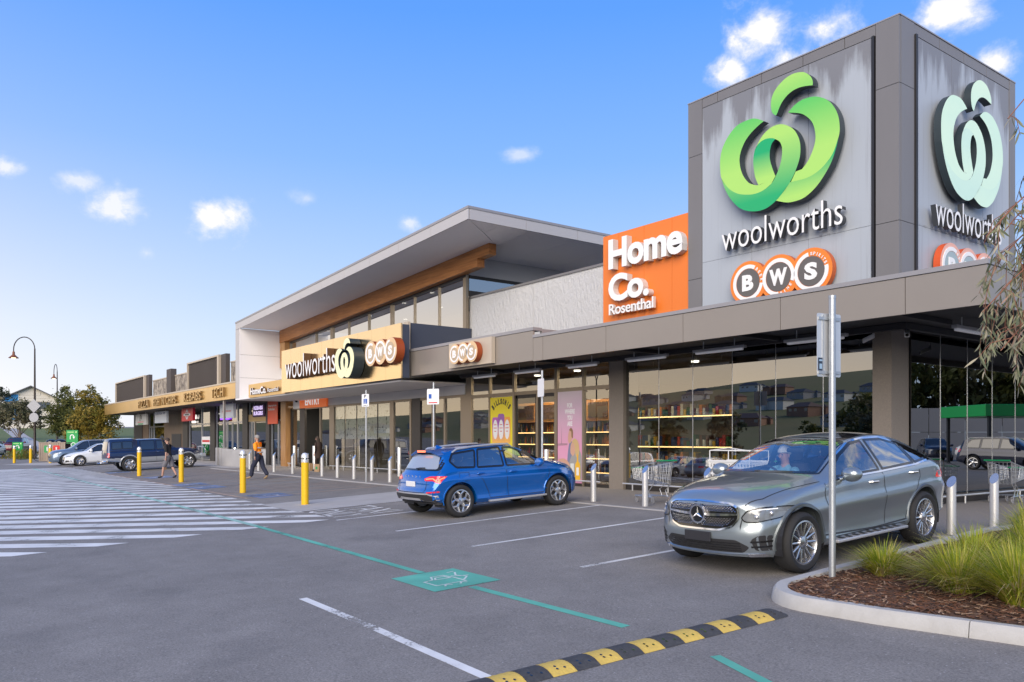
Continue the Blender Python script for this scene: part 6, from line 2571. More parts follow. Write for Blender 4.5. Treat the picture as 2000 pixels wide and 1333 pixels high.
spots = [(-41.6, 14.1, "steel bollard at the end of the concrete planter by the takeaway door"), (-39.3, 13.75, "steel bollard just beyond the walking worker in orange"), (-37.2, 13.75, "steel bollard in front of the timber column"),
         (-34.9, 13.75, "steel bollard in front of the black entry door frame"), (-33.3, 13.75, "steel bollard in front of the beige entry lobby"), (-31.7, 13.75, "steel bollard in front of the woman by the doors"),
         (-30.2, 13.75, "steel bollard before the first frosted pane"), (-28.7, 13.75, "steel bollard before the middle frosted pane"), (-27.2, 13.75, "steel bollard between the blue parking sign and the bronze mullion"),
         (-25.8, 13.75, "steel bollard close behind the tail of the blue car"), (-14.75, 13.42, "steel bollard between the blue car and the shopping trolley"), (-12.98, 13.38, "steel bollard standing in front of the shopping trolley"),
         (-11.2, 13.38, "steel bollard between the trolley and the bonnet of the grey car"), (-6.22, 13.30, "steel bollard right behind the tail of the grey car"), (-6.30, 15.0, "steel bollard on the side walk by the glass corner, above the grasses"), (-6.35, 17.1, "steel bollard farther along the side walk at the picture's edge".replace(" at the picture's edge", " behind the gum leaves"))]
for i, (x, y, lab) in enumerate(spots):
 o = B0 if i == 0 else dup(B0)
 o.location = (x, y, zg(x, y))
 o['label'] = lab
# plain tall tubes by the doors
T0 = thing("steel_post", "x", "post", (0, 0, 0), group="plain steel posts guarding the doors")
mb = MB()
mb.lathe([(.075, 0), (.075, 1.18), (.065, 1.2), (0, 1.2)], n=18)
mb.build("tube", m_steel, T0, 40)
for i, (x, y, lab) in enumerate([(-41.9, 16.6, "plain steel post in front of the dark pane next to the timber column"), (-40.0, 16.9, "plain steel post deep in the entry lobby opening"), (-38.5, 16.3, "plain steel post beside the beige wall of the entry lobby"),
                                 (-29.6, 16.2, "plain steel post before the dark sliding door behind the blue car"), (-20.25, 16.4, "plain steel post in front of the bottle shop door")]):
 o = T0 if i == 0 else dup(T0)
 o.location = (x, y, 0)
 o['label'] = lab
# yellow bollards
Y0 = thing("yellow_bollard", "x", "bollard", (0, 0, 0), group="yellow bollards with white bands")
mb = MB()
mb.lathe([(.098, -.03), (.098, 1.22)], n=22)
mb.build("post", m_yel, Y0, 40)
mb = MB()
mb.lathe([(.101, 1.13), (.101, 1.27), (.092, 1.33), (.06, 1.375), (0, 1.39)], n=22)
mb.build("white_cap", m_reflect, Y0, 40)
mb = MB()
for k in range(8):
 a = 2 * pi * k / 8
 mb.box(.1 * cos(a) - .02, .1 * sin(a) - .02, 1.215, .1 * cos(a) + .02, .1 * sin(a) + .02, 1.25)
mb.build("rivet_band", m_gloss_b, Y0, kind="stuff")
for i, (x, y, lab) in enumerate([(-20.81, 8.54, "yellow bollard on the concrete apron beside the taxi bay"), (-26.51, 8.76, "yellow bollard by the blue disabled squares, near the walking worker"), (-34.6, 8.93, "yellow bollard just in front of the man in shorts"),
                                 (-41.8, 8.87, "yellow bollard in front of the rear wheel of the navy pickup"), (-69.6, 8.57, "yellow bollard between the two slatted bins"), (-72.5, 7.6, "yellow bollard in front of the parked bicycle"), (-75.0, 6.75, "yellow bollard beside the small green sign and the road")]):
 o = Y0 if i == 0 else dup(Y0)
 o.location = (x, y, zg(x, y))
 o['label'] = lab
# parking signs
def post_sign(label, x, y, h, w, z0, z1, rz, side="front", pole_r=.03):
 t = thing("parking_sign", label, "sign", (x, y, zg(x, y)), rz)
 mb = MB()
 mb.lathe([(pole_r, -.02), (pole_r, h - .02), (pole_r + .004, h - .02), (pole_r + .004, h), (0, h + .005)], n=14)
 mb.build("pole", m_galv, t, 40)
 d = pole_r + .008
 mb = MB()
 mb.prism(rounded([(-w / 2, z0), (w / 2, z0), (w / 2, z1), (-w / 2, z1)], .03), (0, -d, 0), XU, ZU, -.0, .003)
 pl = mb.build("plate", m_plate_w, t)
 return t, pl, -d - .0035
m_blue_s = M("sign_blue", (.02, .10, .42), .4)
t, pl, d = post_sign("disabled parking sign with a blue wheelchair square on a thin pole before the frosted panes", -26.2, 13.02, 3.27, .36, 2.68, 3.13, radians(18))
mb = MB()
text_box(mb, "P", (-.06, d, 3.0), XU, ZU, .10, .10, 0, .002, bold=.03)
text_box(mb, "ONLY", (-.12, d, 2.70), XU, ZU, .24, .04, 0, .002)
mb.build("lettering", m_ink, pl)
mb = MB()
mb.flat([(-.09, 2.79), (.09, 2.79), (.09, 2.96), (-.09, 2.96)], (0, d, 0), XU, ZU, .001)
mb.build("blue_square", m_blue_s, pl)
mb = MB()
mb.ring((-.01, 2.845), .03, .042, (0, d, 0), XU, ZU, .001, .003, -3.4, .6, 16)
mb.box(-.02, d - .003, 2.86, 0, d - .001, 2.93)
mb.blob((-.012, d - .002, 2.942), (.013, .002, .013), 5)
mb.build("wheelchair_mark", m_whitep, pl)
t, pl, d = post_sign("pale parking sign with a small blue mark on a pole behind the blue car's roof", -21.6, 13.02, 3.28, .42, 2.60, 3.08, radians(30))
mb = MB()
mb.flat([(-.15, 2.78), (-.05, 2.78), (-.05, 2.92), (-.15, 2.92)], (0, d, 0), XU, ZU, .001)
mb.build("blue_square", m_blue_s, pl)
mb = MB()
mb.box(-.15, d - .002, 2.64, .15, d, 2.67)
mb.build("red_rule", m_redp, pl)
t, pl, d = post_sign("parking sign turned edge on in front of the bottle shop door", -16.25, 13.02, 3.28, .42, 2.61, 3.07, radians(-16))
# the near pole with its sign seen from behind
t = thing("parking_sign", "galvanised sign pole in the planted island with the sign's bare back showing", "sign", (-5.40, 8.66, zg(-5.4, 8.66)), radians(78))
zz = -zg(-5.4, 8.66)
mb = MB()
mb.lathe([(.039, -.05), (.039, 3.15 + zz), (.042, 3.15 + zz), (.042, 3.185 + zz), (.0, 3.19 + zz)], n=18)
mb.build("pole", m_galv, t, 40)
mb = MB()
mb.prism(rounded([(-.185, 2.24 + zz), (.185, 2.24 + zz), (.185, 2.98 + zz), (-.185, 2.98 + zz)], .025), (0, .052, 0), XU, ZU, -.002, .002)
pl = mb.build("sign_back", M("bare_aluminium", (.62, .64, .66), .38, .6), t)
for z in (2.29, 2.92):
 mb = MB()
 mb.box(-.17, .034, z + zz - .018, .17, .050, z + zz + .018)
 mb.ring((0, 0), .034, .042, (0, 0, z + zz - .014), XU, YU, 0, .028, n=20)
 mb.build("clamp", m_galv, t)
for x in (-.10, .02):
 mb = MB()
 mb.box(x - .006, .040, 2.26 + zz, x + .006, .050, 2.96 + zz)
 mb.build("stiffener_rib", m_galv, t)
mb = MB()
mb.flat([(-.17, 2.30 + zz), (-.09, 2.30 + zz), (-.09, 2.46 + zz), (-.17, 2.46 + zz)], (0, .048, 0), XU, ZU)
st = mb.build("sticker", M("navy_sticker", (.02, .035, .07), .4), t)
mb = MB()
mb.box(-.155, .0462, 2.42 + zz, -.105, .0472, 2.44 + zz)
mb.box(-.15, .0462, 2.33 + zz, -.11, .0472, 2.39 + zz)
mb.build("sticker_print", M("pale_blue_print", (.30, .45, .60), .4), st)
# stainless bump rails at the foot of the glass
def rail(label, pts, posts):
 t = thing("bump_rail", label, "rail", (pts[0][0], pts[0][1], 0), world=True)
 mb = MB()
 mb.tube([(x, y, .20) for x, y in pts], .024, 8)
 mb.build("rail_tube", m_steel, t, 40)
 for x, y in posts:
  mb = MB()
  mb.lathe([(.020, 0), (.020, .19)], (x, y, 0), n=8)
  mb.build("rail_foot", m_steel, t, 40)
rail("low steel bump rail below the corner glazing between the columns", [(-17.6, 17.2), (-10.0, 17.2)], [(-17.2 + 1.4 * k, 17.2) for k in range(6)])
rail("low steel bump rail below the pink poster", [(-21.0, 17.2), (-18.6, 17.2)], [(-20.7, 17.2), (-18.9, 17.2)])
rail("low steel bump rail below the yellow poster, behind the blue car", [(-26.1, 17.2), (-23.6, 17.2)], [(-25.8, 17.2), (-23.9, 17.2)])
rail("low steel bump rail below the frosted panes", [(-38.7, 17.2), (-31.0, 17.2)], [(-38.3 + 1.2 * k, 17.2) for k in range(7)])
rail("low steel bump rail below the dark pane next to the timber column", [(-44.4, 17.2), (-43.3, 17.2)], [(-44.2, 17.2), (-43.5, 17.2)])
rail("low steel bump rail along the side street glazing", [(-9.08, 18.3), (-9.08, 34)], [(-9.08, 18.6 + 1.5 * k) for k in range(10)])
# fluorescent battens under the canopy
def batten(x0, x1, y, z, label):
 t = thing("batten_light", label, "light", ((x0 + x1) / 2, y, z), group="tube lights under the canopy")
 L_ = (x1 - x0) / 2
 mb = MB()
 mb.rbox(-L_, -.06, .02, L_, .06, .09, .012)
 mb.build("housing", M("grey_housing", (.40, .40, .42), .5), t)
 mb = MB()
 mb.rbox(-L_ + .08, -.05, -.03, L_ - .08, .05, .025, .02)
 mb.build("diffuser", m_tube, t, 40)
 for s_ in (-1, 1):
  mb = MB()
  mb.tube([(s_ * L_ * .6, 0, .085), (s_ * L_ * .6, 0, 3.99 - z)], .012, 6)
  mb.build("hanger_rod", m_galv, t)
 return t
for x0, x1, lab in ((-24.15, -22.75, "tube light over the grey header and yellow poster"), (-21.7, -20.3, "tube light over the bottle shop doors"), (-19.0, -17.6, "tube light over the pink poster by the column"), (-16.45, -14.9, "tube light over the trolley window"), (-14.0, -12.4, "tube light over the middle of the corner glazing"), (-11.3, -9.75, "tube light behind the near sign pole")):
 batten(x0, x1, 16.2, 3.71, lab)
bt = batten(-.8, .8, 0, 3.72, "tube light just round the glass corner under the side canopy")
bt.location = (-7.8, 17.6, 3.72)
bt.rotation_euler = (0, 0, pi / 2)
# small cameras under the canopy corner
def cctv(label, x, y, z, rz):
 t = thing("security_camera", label, "camera", (x, y, z), rz)
 mb = MB()
 mb.lathe([(.05, .14), (.05, .17)], n=12)
 mb.tube([(0, 0, .15), (0, 0, .06), (.03, 0, 0)], .018, 8)
 mb.build("bracket", m_plate_w, t, 40)
 mb = MB()
 mb.rbox(-.02, -.05, -.055, .22, .05, .045, .012)
 mb.v = [(p[0], p[1], p[2] - p[0] * .45) for p in mb.v]
 mb.build("camera_body", m_plate_w, t, 40)
 mb = MB()
 mb.lathe([(.035, .222), (.03, .23), (0, .23)], (0, 0, 0), axis='x', n=14)
 mb.v = [(p[0], p[1], p[2] - p[0] * .45) for p in mb.v]
 mb.build("lens", m_gloss_b, t)
cctv("white security camera on the column facing along the shops", -9.75, 17.25, 3.82, radians(200))
cctv("white security camera on the glass corner facing the car park", -8.95, 17.15, 3.82, radians(-60))
cctv("small white security camera farther along the side canopy", -8.6, 20.6, 3.80, radians(-40))
t = thing("dome_camera", "white dome camera under the canopy soffit beside the near sign pole", "camera", (-10.0, 15.9, 3.85))
mb = MB()
mb.lathe([(.0, .14), (.11, .14), (.11, .05), (.095, .02), (.0, .02)], n=18)
mb.build("mount", m_plate_w, t, 40)
mb = MB()
mb.blob((0, 0, .02), (.075, .075, .07), 8)
mb.build("dome", m_gloss_b, t, 40)
# shopping trolleys
m_wire = M("zinc_wire", (.66, .67, .68), .3, .85)
m_tgreen = M("green_plastic", (.01, .30, .12), .4)
def trolley():
 t = thing("shopping_trolley", "x", "trolley", (0, 0, 0), group="wire shopping trolleys")
 # basket: deep at the handle (x = -.45), shallow at the nose (x = .45)
 def P_(u, s, v):            # u 0..1 back to front, s -1..1 across, v 0..1 bottom to top
  x = -.42 + .88 * u
  w = (.27 - .07 * u) * (.86 + .14 * v)
  zb = .46 + .10 * u
  zt = .98 - .16 * u
  return (x + (.04 * v if u > .5 else -.05 * v * (1 - u)), s * w, zb + (zt - zb) * v)
 mb = MB()
 r = .0042
 for s in (-1, 1):
  for k in range(16):
   mb.tube([P_(k / 15, s, 0), P_(k / 15, s, 1)], r, 4)
  for v in (.2, .4, .6, .8):
   mb.tube([P_(k / 6, s, v) for k in range(7)], r, 4)
 for k in range(7):
  s = -1 + 2 * k / 6
  mb.tube([P_(0, s, 0), P_(1, s, 0), P_(1, s, 1)], r, 4)
  mb.tube([P_(0, s, 0), P_(0, s, 1)], r, 4)
 for k in range(8):
  mb.tube([P_(k / 7, -1, 0), P_(k / 7, 1, 0)], r, 4)
 for v in (.33, .66):
  mb.tube([P_(1, -1, v), P_(1, 1, v)], r, 4)
  mb.tube([P_(0, -1, v), P_(0, 1, v)], r, 4)
 mb.build("wire_basket", m_wire, t, kind="stuff")
 mb = MB()
 mb.tube([P_(0, -1, 1), P_(1, -1, 1), P_(1, 1, 1), P_(0, 1, 1), P_(0, -1, 1)], .009, 6)
 mb.build("basket_rim", m_wire, t, 40)
 for s in (-1, 1):
  mb = MB()
  mb.tube([(-.58, s * .27, 1.02), (-.44, s * .26, .97), (-.40, s * .25, .47), (-.22, s * .25, .30), (-.30, s * .25, .155)], .012, 6)
  mb.tube([(-.22, s * .25, .47), (-.02, s * .24, .33), (-.10, s * .24, .17)], .010, 6)
  mb.tube([(-.36, s * .26, .165), (.10, s * .22, .165), (.42, s * .17, .165)], .013, 6)
  mb.build("side_frame", m_wire, t, 40)
 mb = MB()
 mb.tube([(-.58, -.29, 1.02), (-.58, .29, 1.02)], .017, 8)
 mb.build("handle", m_tgreen, t, 40)
 mb = MB()
 mb.tube([P_(1, -1.05, 1.02), P_(1, 1.05, 1.02)], .016, 6)
 mb.build("nose_bumper", m_tgreen, t, 40)
 mb = MB()
 for k in range(7):
  y = -.21 + .07 * k
  mb.tube([(-.30, y, .18), (.40, y * .75, .18)], .005, 4)
 mb.build("lower_tray", m_wire, t, kind="stuff")
 for x, y in ((-.34, -.25), (-.34, .25), (.38, -.17), (.38, .17)):
  mb = MB()
  mb.lathe([(.058, -.014), (.062, -.006), (.062, .006), (.058, .014)], (x - .03, y, .062), axis='y', n=16)
  w = mb.build("castor_wheel", M("grey_rubber", (.25, .25, .26), .6), t, 40)
  mb = MB()
  mb.box(x - .045, y - .028, .06, x - .01, y - .018, .15)
  mb.box(x - .045, y + .018, .06, x - .01, y + .028, .15)
  mb.box(x - .05, y - .028, .145, x + .01, y + .028, .158)
  mb.build("castor_fork", m_wire, w)
 return t
tr = trolley()
tr.location, tr.rotation_euler = (-13.62, 14.25, 0), (0, 0, pi - .15)
tr['label'] = "wire shopping trolley with a green handle, alone beside the steel bollards"
tr2 = dup(tr, (-12.05, 15.35, 0), pi + .12, "wire shopping trolley half hidden behind the white crate trolley")
tr3 = dup(tr, (-11.72, 15.37, 0), pi + .12, "wire shopping trolley nested into another behind the white crate trolley")
tr4 = dup(tr, (-8.6, 21.2, 0), pi / 2, "wire shopping trolley standing by the side street glazing")
# white crate trolley
t = thing("crate_trolley", "white slotted crate trolley with a canopy frame behind the bonnet of the grey car", "trolley", (-11.35, 14.6, 0), -.06)
m_cratew = M("white_crate_plastic", (.74, .74, .72), .45)
mb = MB()
W2, D2 = .56, .30
for y in (-D2, D2):
 for k in range(14):
  x = -W2 + 2 * W2 * k / 13
  mb.box(x - .018, y - .006, .50, x + .018, y + .006, 1.02)
 for z in (.50, .62, .74, .86, .98):
  mb.box(-W2 - .018, y - .008, z, W2 + .018, y + .008, z + .045)
for x in (-W2, W2):
 for k in range(8):
  y = -D2 + 2 * D2 * k / 7
  mb.box(x - .006, y - .018, .50, x + .006, y + .018, 1.02)
 for z in (.50, .62, .74, .86, .98):
  mb.box(x - .008, -D2, z, x + .008, D2, z + .045)
mb.build("slotted_crate", m_cratew, t)
mb = MB()
mb.box(-W2, -D2, .47, W2, D2, .50)
mb.box(-W2 - .03, -D2 - .02, 1.02, W2 + .03, -D2 + .03, 1.06)
mb.box(-W2 - .03, D2 - .03, 1.02, W2 + .03, D2 + .02, 1.06)
mb.build("crate_rim", m_cratew, t)
mb = MB()
for x in (-W2, W2):
 for y in (-D2, D2):
  mb.tube([(x, y, 1.04), (x, y, 1.27)], .012, 6)
  mb.tube([(x, y, .12), (x, y, .48)], .014, 6)
mb.tube([(-W2, -D2, 1.27), (W2, -D2, 1.27), (W2, D2, 1.27), (-W2, D2, 1.27), (-W2, -D2, 1.27)], .012, 6)
mb.tube([(-W2, -D2, 1.27), (0, -D2, 1.33), (W2, -D2, 1.27)], .010, 6)
mb.build("canopy_frame", m_cratew, t, kind="stuff")
for x in (-W2, W2):
 for y in (-D2, D2):
  mb = MB()
  mb.lathe([(.06, -.015), (.06, .015)], (x, y, .062), axis='y', n=14)
  mb.build("castor_wheel", MATS["grey_rubber"], t, 40)
# speed hump of rubber modules
hp = thing("speed_hump", "black and yellow rubber speed hump across the lane beside the planted island", "speed hump", (-5.2, 5.4, zg(-5.2, 5.4)), world=True)
def hump_rubber(name, col, alt):
 m = M(name, col, .75, noise=(18, .6, alt), bump=(45, .3))
 return m
m_hy = hump_rubber("yellow_rubber", (.72, .50, .10), (.50, .36, .10))
m_hb = hump_rubber("black_rubber", (.045, .045, .048), (.085, .085, .085))
HA, HB = Vector((-5.37, 3.25)), Vector((-5.14, 7.22))
hd = (HB - HA).normalized()
hn_ = Vector((hd.y, -hd.x))
PW, PH = .175, .055
prof = [(-PW, 0), (-PW * .80, PH * .42), (-PW * .5, PH * .82), (-PW * .2, PH * .985), (0, PH), (PW * .2, PH * .985), (PW * .5, PH * .82), (PW * .80, PH * .42), (PW, 0)]
L_h = (HB - HA).length
mod = .25
k, s = 0, 0.0
while s < L_h - .2:
 e = min(s + mod, L_h - .06)
 mb = MB()
 vs, fs = [], []
 m_ = 7
 for q in range(m_ + 1):
  d_ = s + .002 + (e - s - .004) * q / m_
  groove = .0035 if (q % 2 and k % 2 == 0) else 0
  for u_, z in prof:
   p = HA + hd * d_ + hn_ * u_
   vs.append((p.x, p.y, zg(p.x, p.y) + max(.004, z - groove)))
 n = len(prof)
 for q in range(m_):
  for j in range(n - 1):
   fs.append((q * n + j, q * n + j + 1, (q + 1) * n + j + 1, (q + 1) * n + j))
 fs += [tuple(range(n - 1, -1, -1)), tuple(range(m_ * n, (m_ + 1) * n))]
 mb.add(vs, [f[::-1] for f in fs])
 o = mb.build("hump_module", m_hy if k % 2 == 0 else m_hb, hp, 40)
 # bolt holes
 bo = MB()
 for j, uu in enumerate((.065, .105)):
  for dq in ((.35, .65) if k % 2 == 0 else (.3, .7)):
   if j == 0 and dq > .5:
    continue
   p = HA + hd * (s + mod * dq) + hn_ * uu
   zt = PH * (1 - (uu / PW) ** 2 * .85)
   q_ = [(p.x + .013 * cos(a), p.y + .013 * sin(a), zg(p.x, p.y) + zt - (.013 * sin(a) * 0) + .003 + (.013 * cos(a) * -.28)) for a in [2 * pi * i / 8 for i in range(8)]]
   bo.add(q_, [tuple(range(8))])
 bo.build("bolt_recess", m_gloss_b, o, kind="stuff")
 s += mod
 k += 1
mb = MB()
vs = []
for q in range(6):
 a = q / 5
 for u_, z in prof:
  p = HA + hd * (L_h - .06 + .12 * a) + hn_ * u_ * sqrt(max(0.02, 1 - a * a))
  vs.append((p.x, p.y, zg(p.x, p.y) + .004 + z * .8 * (1 - a)))
n = len(prof)
mb.add(vs, [(q * n + j, (q + 1) * n + j, (q + 1) * n + j + 1, q * n + j + 1) for q in range(5) for j in range(n - 1)])
mb.build("hump_end", m_hb, hp, 40)
# ------------------------------------------------------------------ planted island
isl = thing("planted_island", "concrete kerbed garden island with bark mulch beside the grey car", "garden bed", (-3.5, 9, zg(-3.5, 9)), world=True)
# kerb line, outer face, from the side walk round the nose to the far right
KP = [(-5.78, 17.0), (-5.78, 13.2), (-5.76, 11.5), (-5.75, 9.9), (-5.73, 8.45)]
for q in range(1, 9):
 a = pi + (pi * .5) * q / 8
 KP.append((-4.98 + .75 * cos(a), 8.2 + .75 * sin(a)))
KP += [(-4.2, 7.50), (-3.0, 7.70), (-1.6, 7.94), (0.4, 8.28)]
def offset_path(P_, d):
 res = []
 for i in range(len(P_)):
  a, b = Vector(P_[max(i - 1, 0)]), Vector(P_[min(i + 1, len(P_) - 1)])
  t_ = (b - a).normalized()
  res.append((P_[i][0] - t_.y * d, P_[i][1] + t_.x * d))
 return res
KW, KH = .17, .145
cum = [0]
for i in range(len(KP) - 1):
 cum.append(cum[-1] + (Vector(KP[i + 1]) - Vector(KP[i])).length)
def at_len(P_, s):
 for i in range(len(P_) - 1):
  if s <= cum[i + 1] + 1e-6:
   return Vector(P_[i]).lerp(Vector(P_[i + 1]), (s - cum[i]) / (cum[i + 1] - cum[i]))
 return Vector(P_[-1])
O_in, O_mid, O_top = offset_path(KP, KW), offset_path(KP, .045), offset_path(KP, .02)
cuts = [0, 2.0, 4.2, 6.3, 8.15, 9.42, 11.55, 14.2, cum[-1]]
for i in range(len(cuts) - 1):
 s0, s1 = cuts[i] + .004, cuts[i + 1] - .004
 ss = sorted([s0, s1] + [c for c in cum if s0 < c < s1] + [s0 + (s1 - s0) * q / 6 for q in range(1, 6)])
 vs, fs = [], []
 for s_ in ss:
  p0, p1, p2, p3 = at_len(KP, s_), at_len(O_top, s_), at_len(O_mid, s_), at_len(O_in, s_)
  g = zg(p0.x, p0.y)
  for p, z in ((p0, -.03), (p0, .015), (p1, KH - .03), (p2, KH), (p3, KH), (p3, -.02)):
   vs.append((p.x, p.y, g + z))
 n = 6
 for q in range(len(ss) - 1):
  for j in range(n - 1):
   fs.append((q * n + j, (q + 1) * n + j, (q + 1) * n + j + 1, q * n + j + 1))
 fs += [tuple(range(n)), tuple(range((len(ss) - 1) * n + n - 1, (len(ss) - 1) * n - 1, -1))]
 mb = MB()
 mb.add(vs, fs)
 mb.build("kerb_stone", m_kerb, isl, 30)
m_mulch = M("bark_mulch", (.085, .042, .026), .95, noise=(22, .8, (.16, .085, .05)), bump=(40, .8))
inner = offset_path(KP, KW - .03)
bedp = [p for p in inner if p[1] < 16.5] + [(1.2, 8.4), (1.2, 16.5), (inner[0][0], 16.5)]
def bed_z(x, y):
 return zg(x, y) + .10 + .05 * (1 - math.exp(-max(0, x + 5.4) * 1.2)) + .02 * sin(x * 3.1) * cos(y * 2.3)
r_ = delaunay_2d_cdt([Vector(p) for p in bedp] + [Vector((x * .5, y * .5)) for x in range(-11, 3) for y in range(15, 33) if in_poly((x * .5, y * .5), bedp)], [], [tuple(range(len(bedp)))], 1, 1e-6)
mb = MB()
mb.add([(p.x, p.y, bed_z(p.x, p.y)) for p in r_[0]], [tuple(f) for f in r_[2]])
mb.build("mulch_bed", m_mulch, isl, 60)
m_chips = [M("bark_chip_%s" % nm, c, .9) for nm, c in (("red", (.17, .075, .04)), ("brown", (.10, .052, .033)), ("pale", (.33, .22, .15)), ("dark", (.045, .026, .02)))]
chips = MB()
RR = random.Random(3)
n = 0
while n < 9500:
 x, y = RR.uniform(-5.7, -1.4), RR.uniform(7.4, 13.0)
 if not in_poly((x, y), bedp) or (y > 10.5 and RR.random() < .6):
  continue
 a = RR.uniform(0, pi)
 L1, w1 = RR.uniform(.018, .055), RR.uniform(.005, .012)
 d1 = Vector((cos(a), sin(a), RR.uniform(-.35, .35))).normalized()
 d2 = Vector((-sin(a), cos(a), RR.uniform(-.3, .3))).normalized()
 up = d1.cross(d2)
 c = Vector((x, y, bed_z(x, y) + RR.uniform(.004, .022)))
 vs = [c - d1 * L1 - d2 * w1 * .6, c + d1 * L1 - d2 * w1, c + d1 * L1 * .9 + d2 * w1 * .7, c - d1 * L1 * .95 + d2 * w1]
 vs += [v - up * .004 for v in vs]
 chips.cur = RR.choice((0, 0, 1, 1, 1, 2, 3))
 chips.add(vs, [(0, 1, 2, 3), (0, 4, 5, 1), (1, 5, 6, 2), (2, 6, 7, 3), (3, 7, 4, 0)])
 n += 1
chips.build("bark_chip", m_chips, isl, kind="stuff")
# ------------------------------------------------------------------ people
def person(label, joints, radii, bones, regions, mats, loc, rz, hair=None, hair_mat=None, extra=None):
 """one continuous body: joints -> skin surface. regions: bone index -> material slot"""
 t = thing("person", label, "person", loc, rz)
 names = list(joints)
 idx = {n: i for i, n in enumerate(names)}
 me = bpy.data.meshes.new("body")
 me.from_pydata([joints[n] for n in names], [(idx[a], idx[b]) for a, b in bones], [])
 ob = bpy.data.objects.new("tmp", me)
 COL.objects.link(ob)
 sk = ob.modifiers.new("s", 'SKIN')
 sk.use_smooth_shade = True
 sk.branch_smoothing = .6
 lay = me.skin_vertices[0].data
 for n in names:
  r = radii[n]
  lay[idx[n]].radius = r if isinstance(r, tuple) else (r, r)
  lay[idx[n]].use_root = (n == 'pelvis')
 ss = ob.modifiers.new("d", 'SUBSURF')
 ss.levels = 2
 ss.render_levels = 2
 dg = bpy.context.evaluated_depsgraph_get()
 res = bpy.data.meshes.new_from_object(ob.evaluated_get(dg))
 bpy.data.objects.remove(ob)
 bpy.data.meshes.remove(me)
 res.materials.clear()
 for m in mats:
  res.materials.append(m)
 seg = [(Vector(joints[a]), Vector(joints[b]), regions.get((a, b), 0)) for a, b in bones]
 for p in res.polygons:
  c = p.center
  best, slot = 9, 0
  for a, b, s in seg:
   ab = b - a
   k = max(0, min(1, (c - a).dot(ab) / ab.length_squared)) if ab.length > 1e-6 else 0
   d = (c - (a + ab * k)).length
   if d < best:
    best, slot = d, s
  p.material_index = slot
  p.use_smooth = True
 o = bpy.data.objects.new("body", res)
 COL.objects.link(o)
 o.parent = t
 return t
m_skin = M("skin", (.50, .29, .21), .55)
m_hair_b = M("brown_hair", (.045, .03, .022), .7)
m_hair_g = M("greying_hair", (.30, .28, .26), .7)
m_tee = M("black_tee_cloth", (.018, .018, .02), .85)
m_shorts = M("grey_shorts_cloth", (.17, .165, .18), .85)
m_shoe = M("dark_shoe", (.02, .02, .025), .6)
m_boot = M("tan_boot", (.34, .23, .12), .7)
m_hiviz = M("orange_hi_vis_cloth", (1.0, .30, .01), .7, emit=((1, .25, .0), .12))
m_navyc = M("navy_work_cloth", (.022, .026, .05), .8)
m_silv = M("silver_tape", (.62, .62, .60), .3, .4)
m_brownc = M("brown_coat_cloth", (.035, .02, .016), .85)
m_paper = M("brown_paper_bag", (.38, .25, .14), .8)
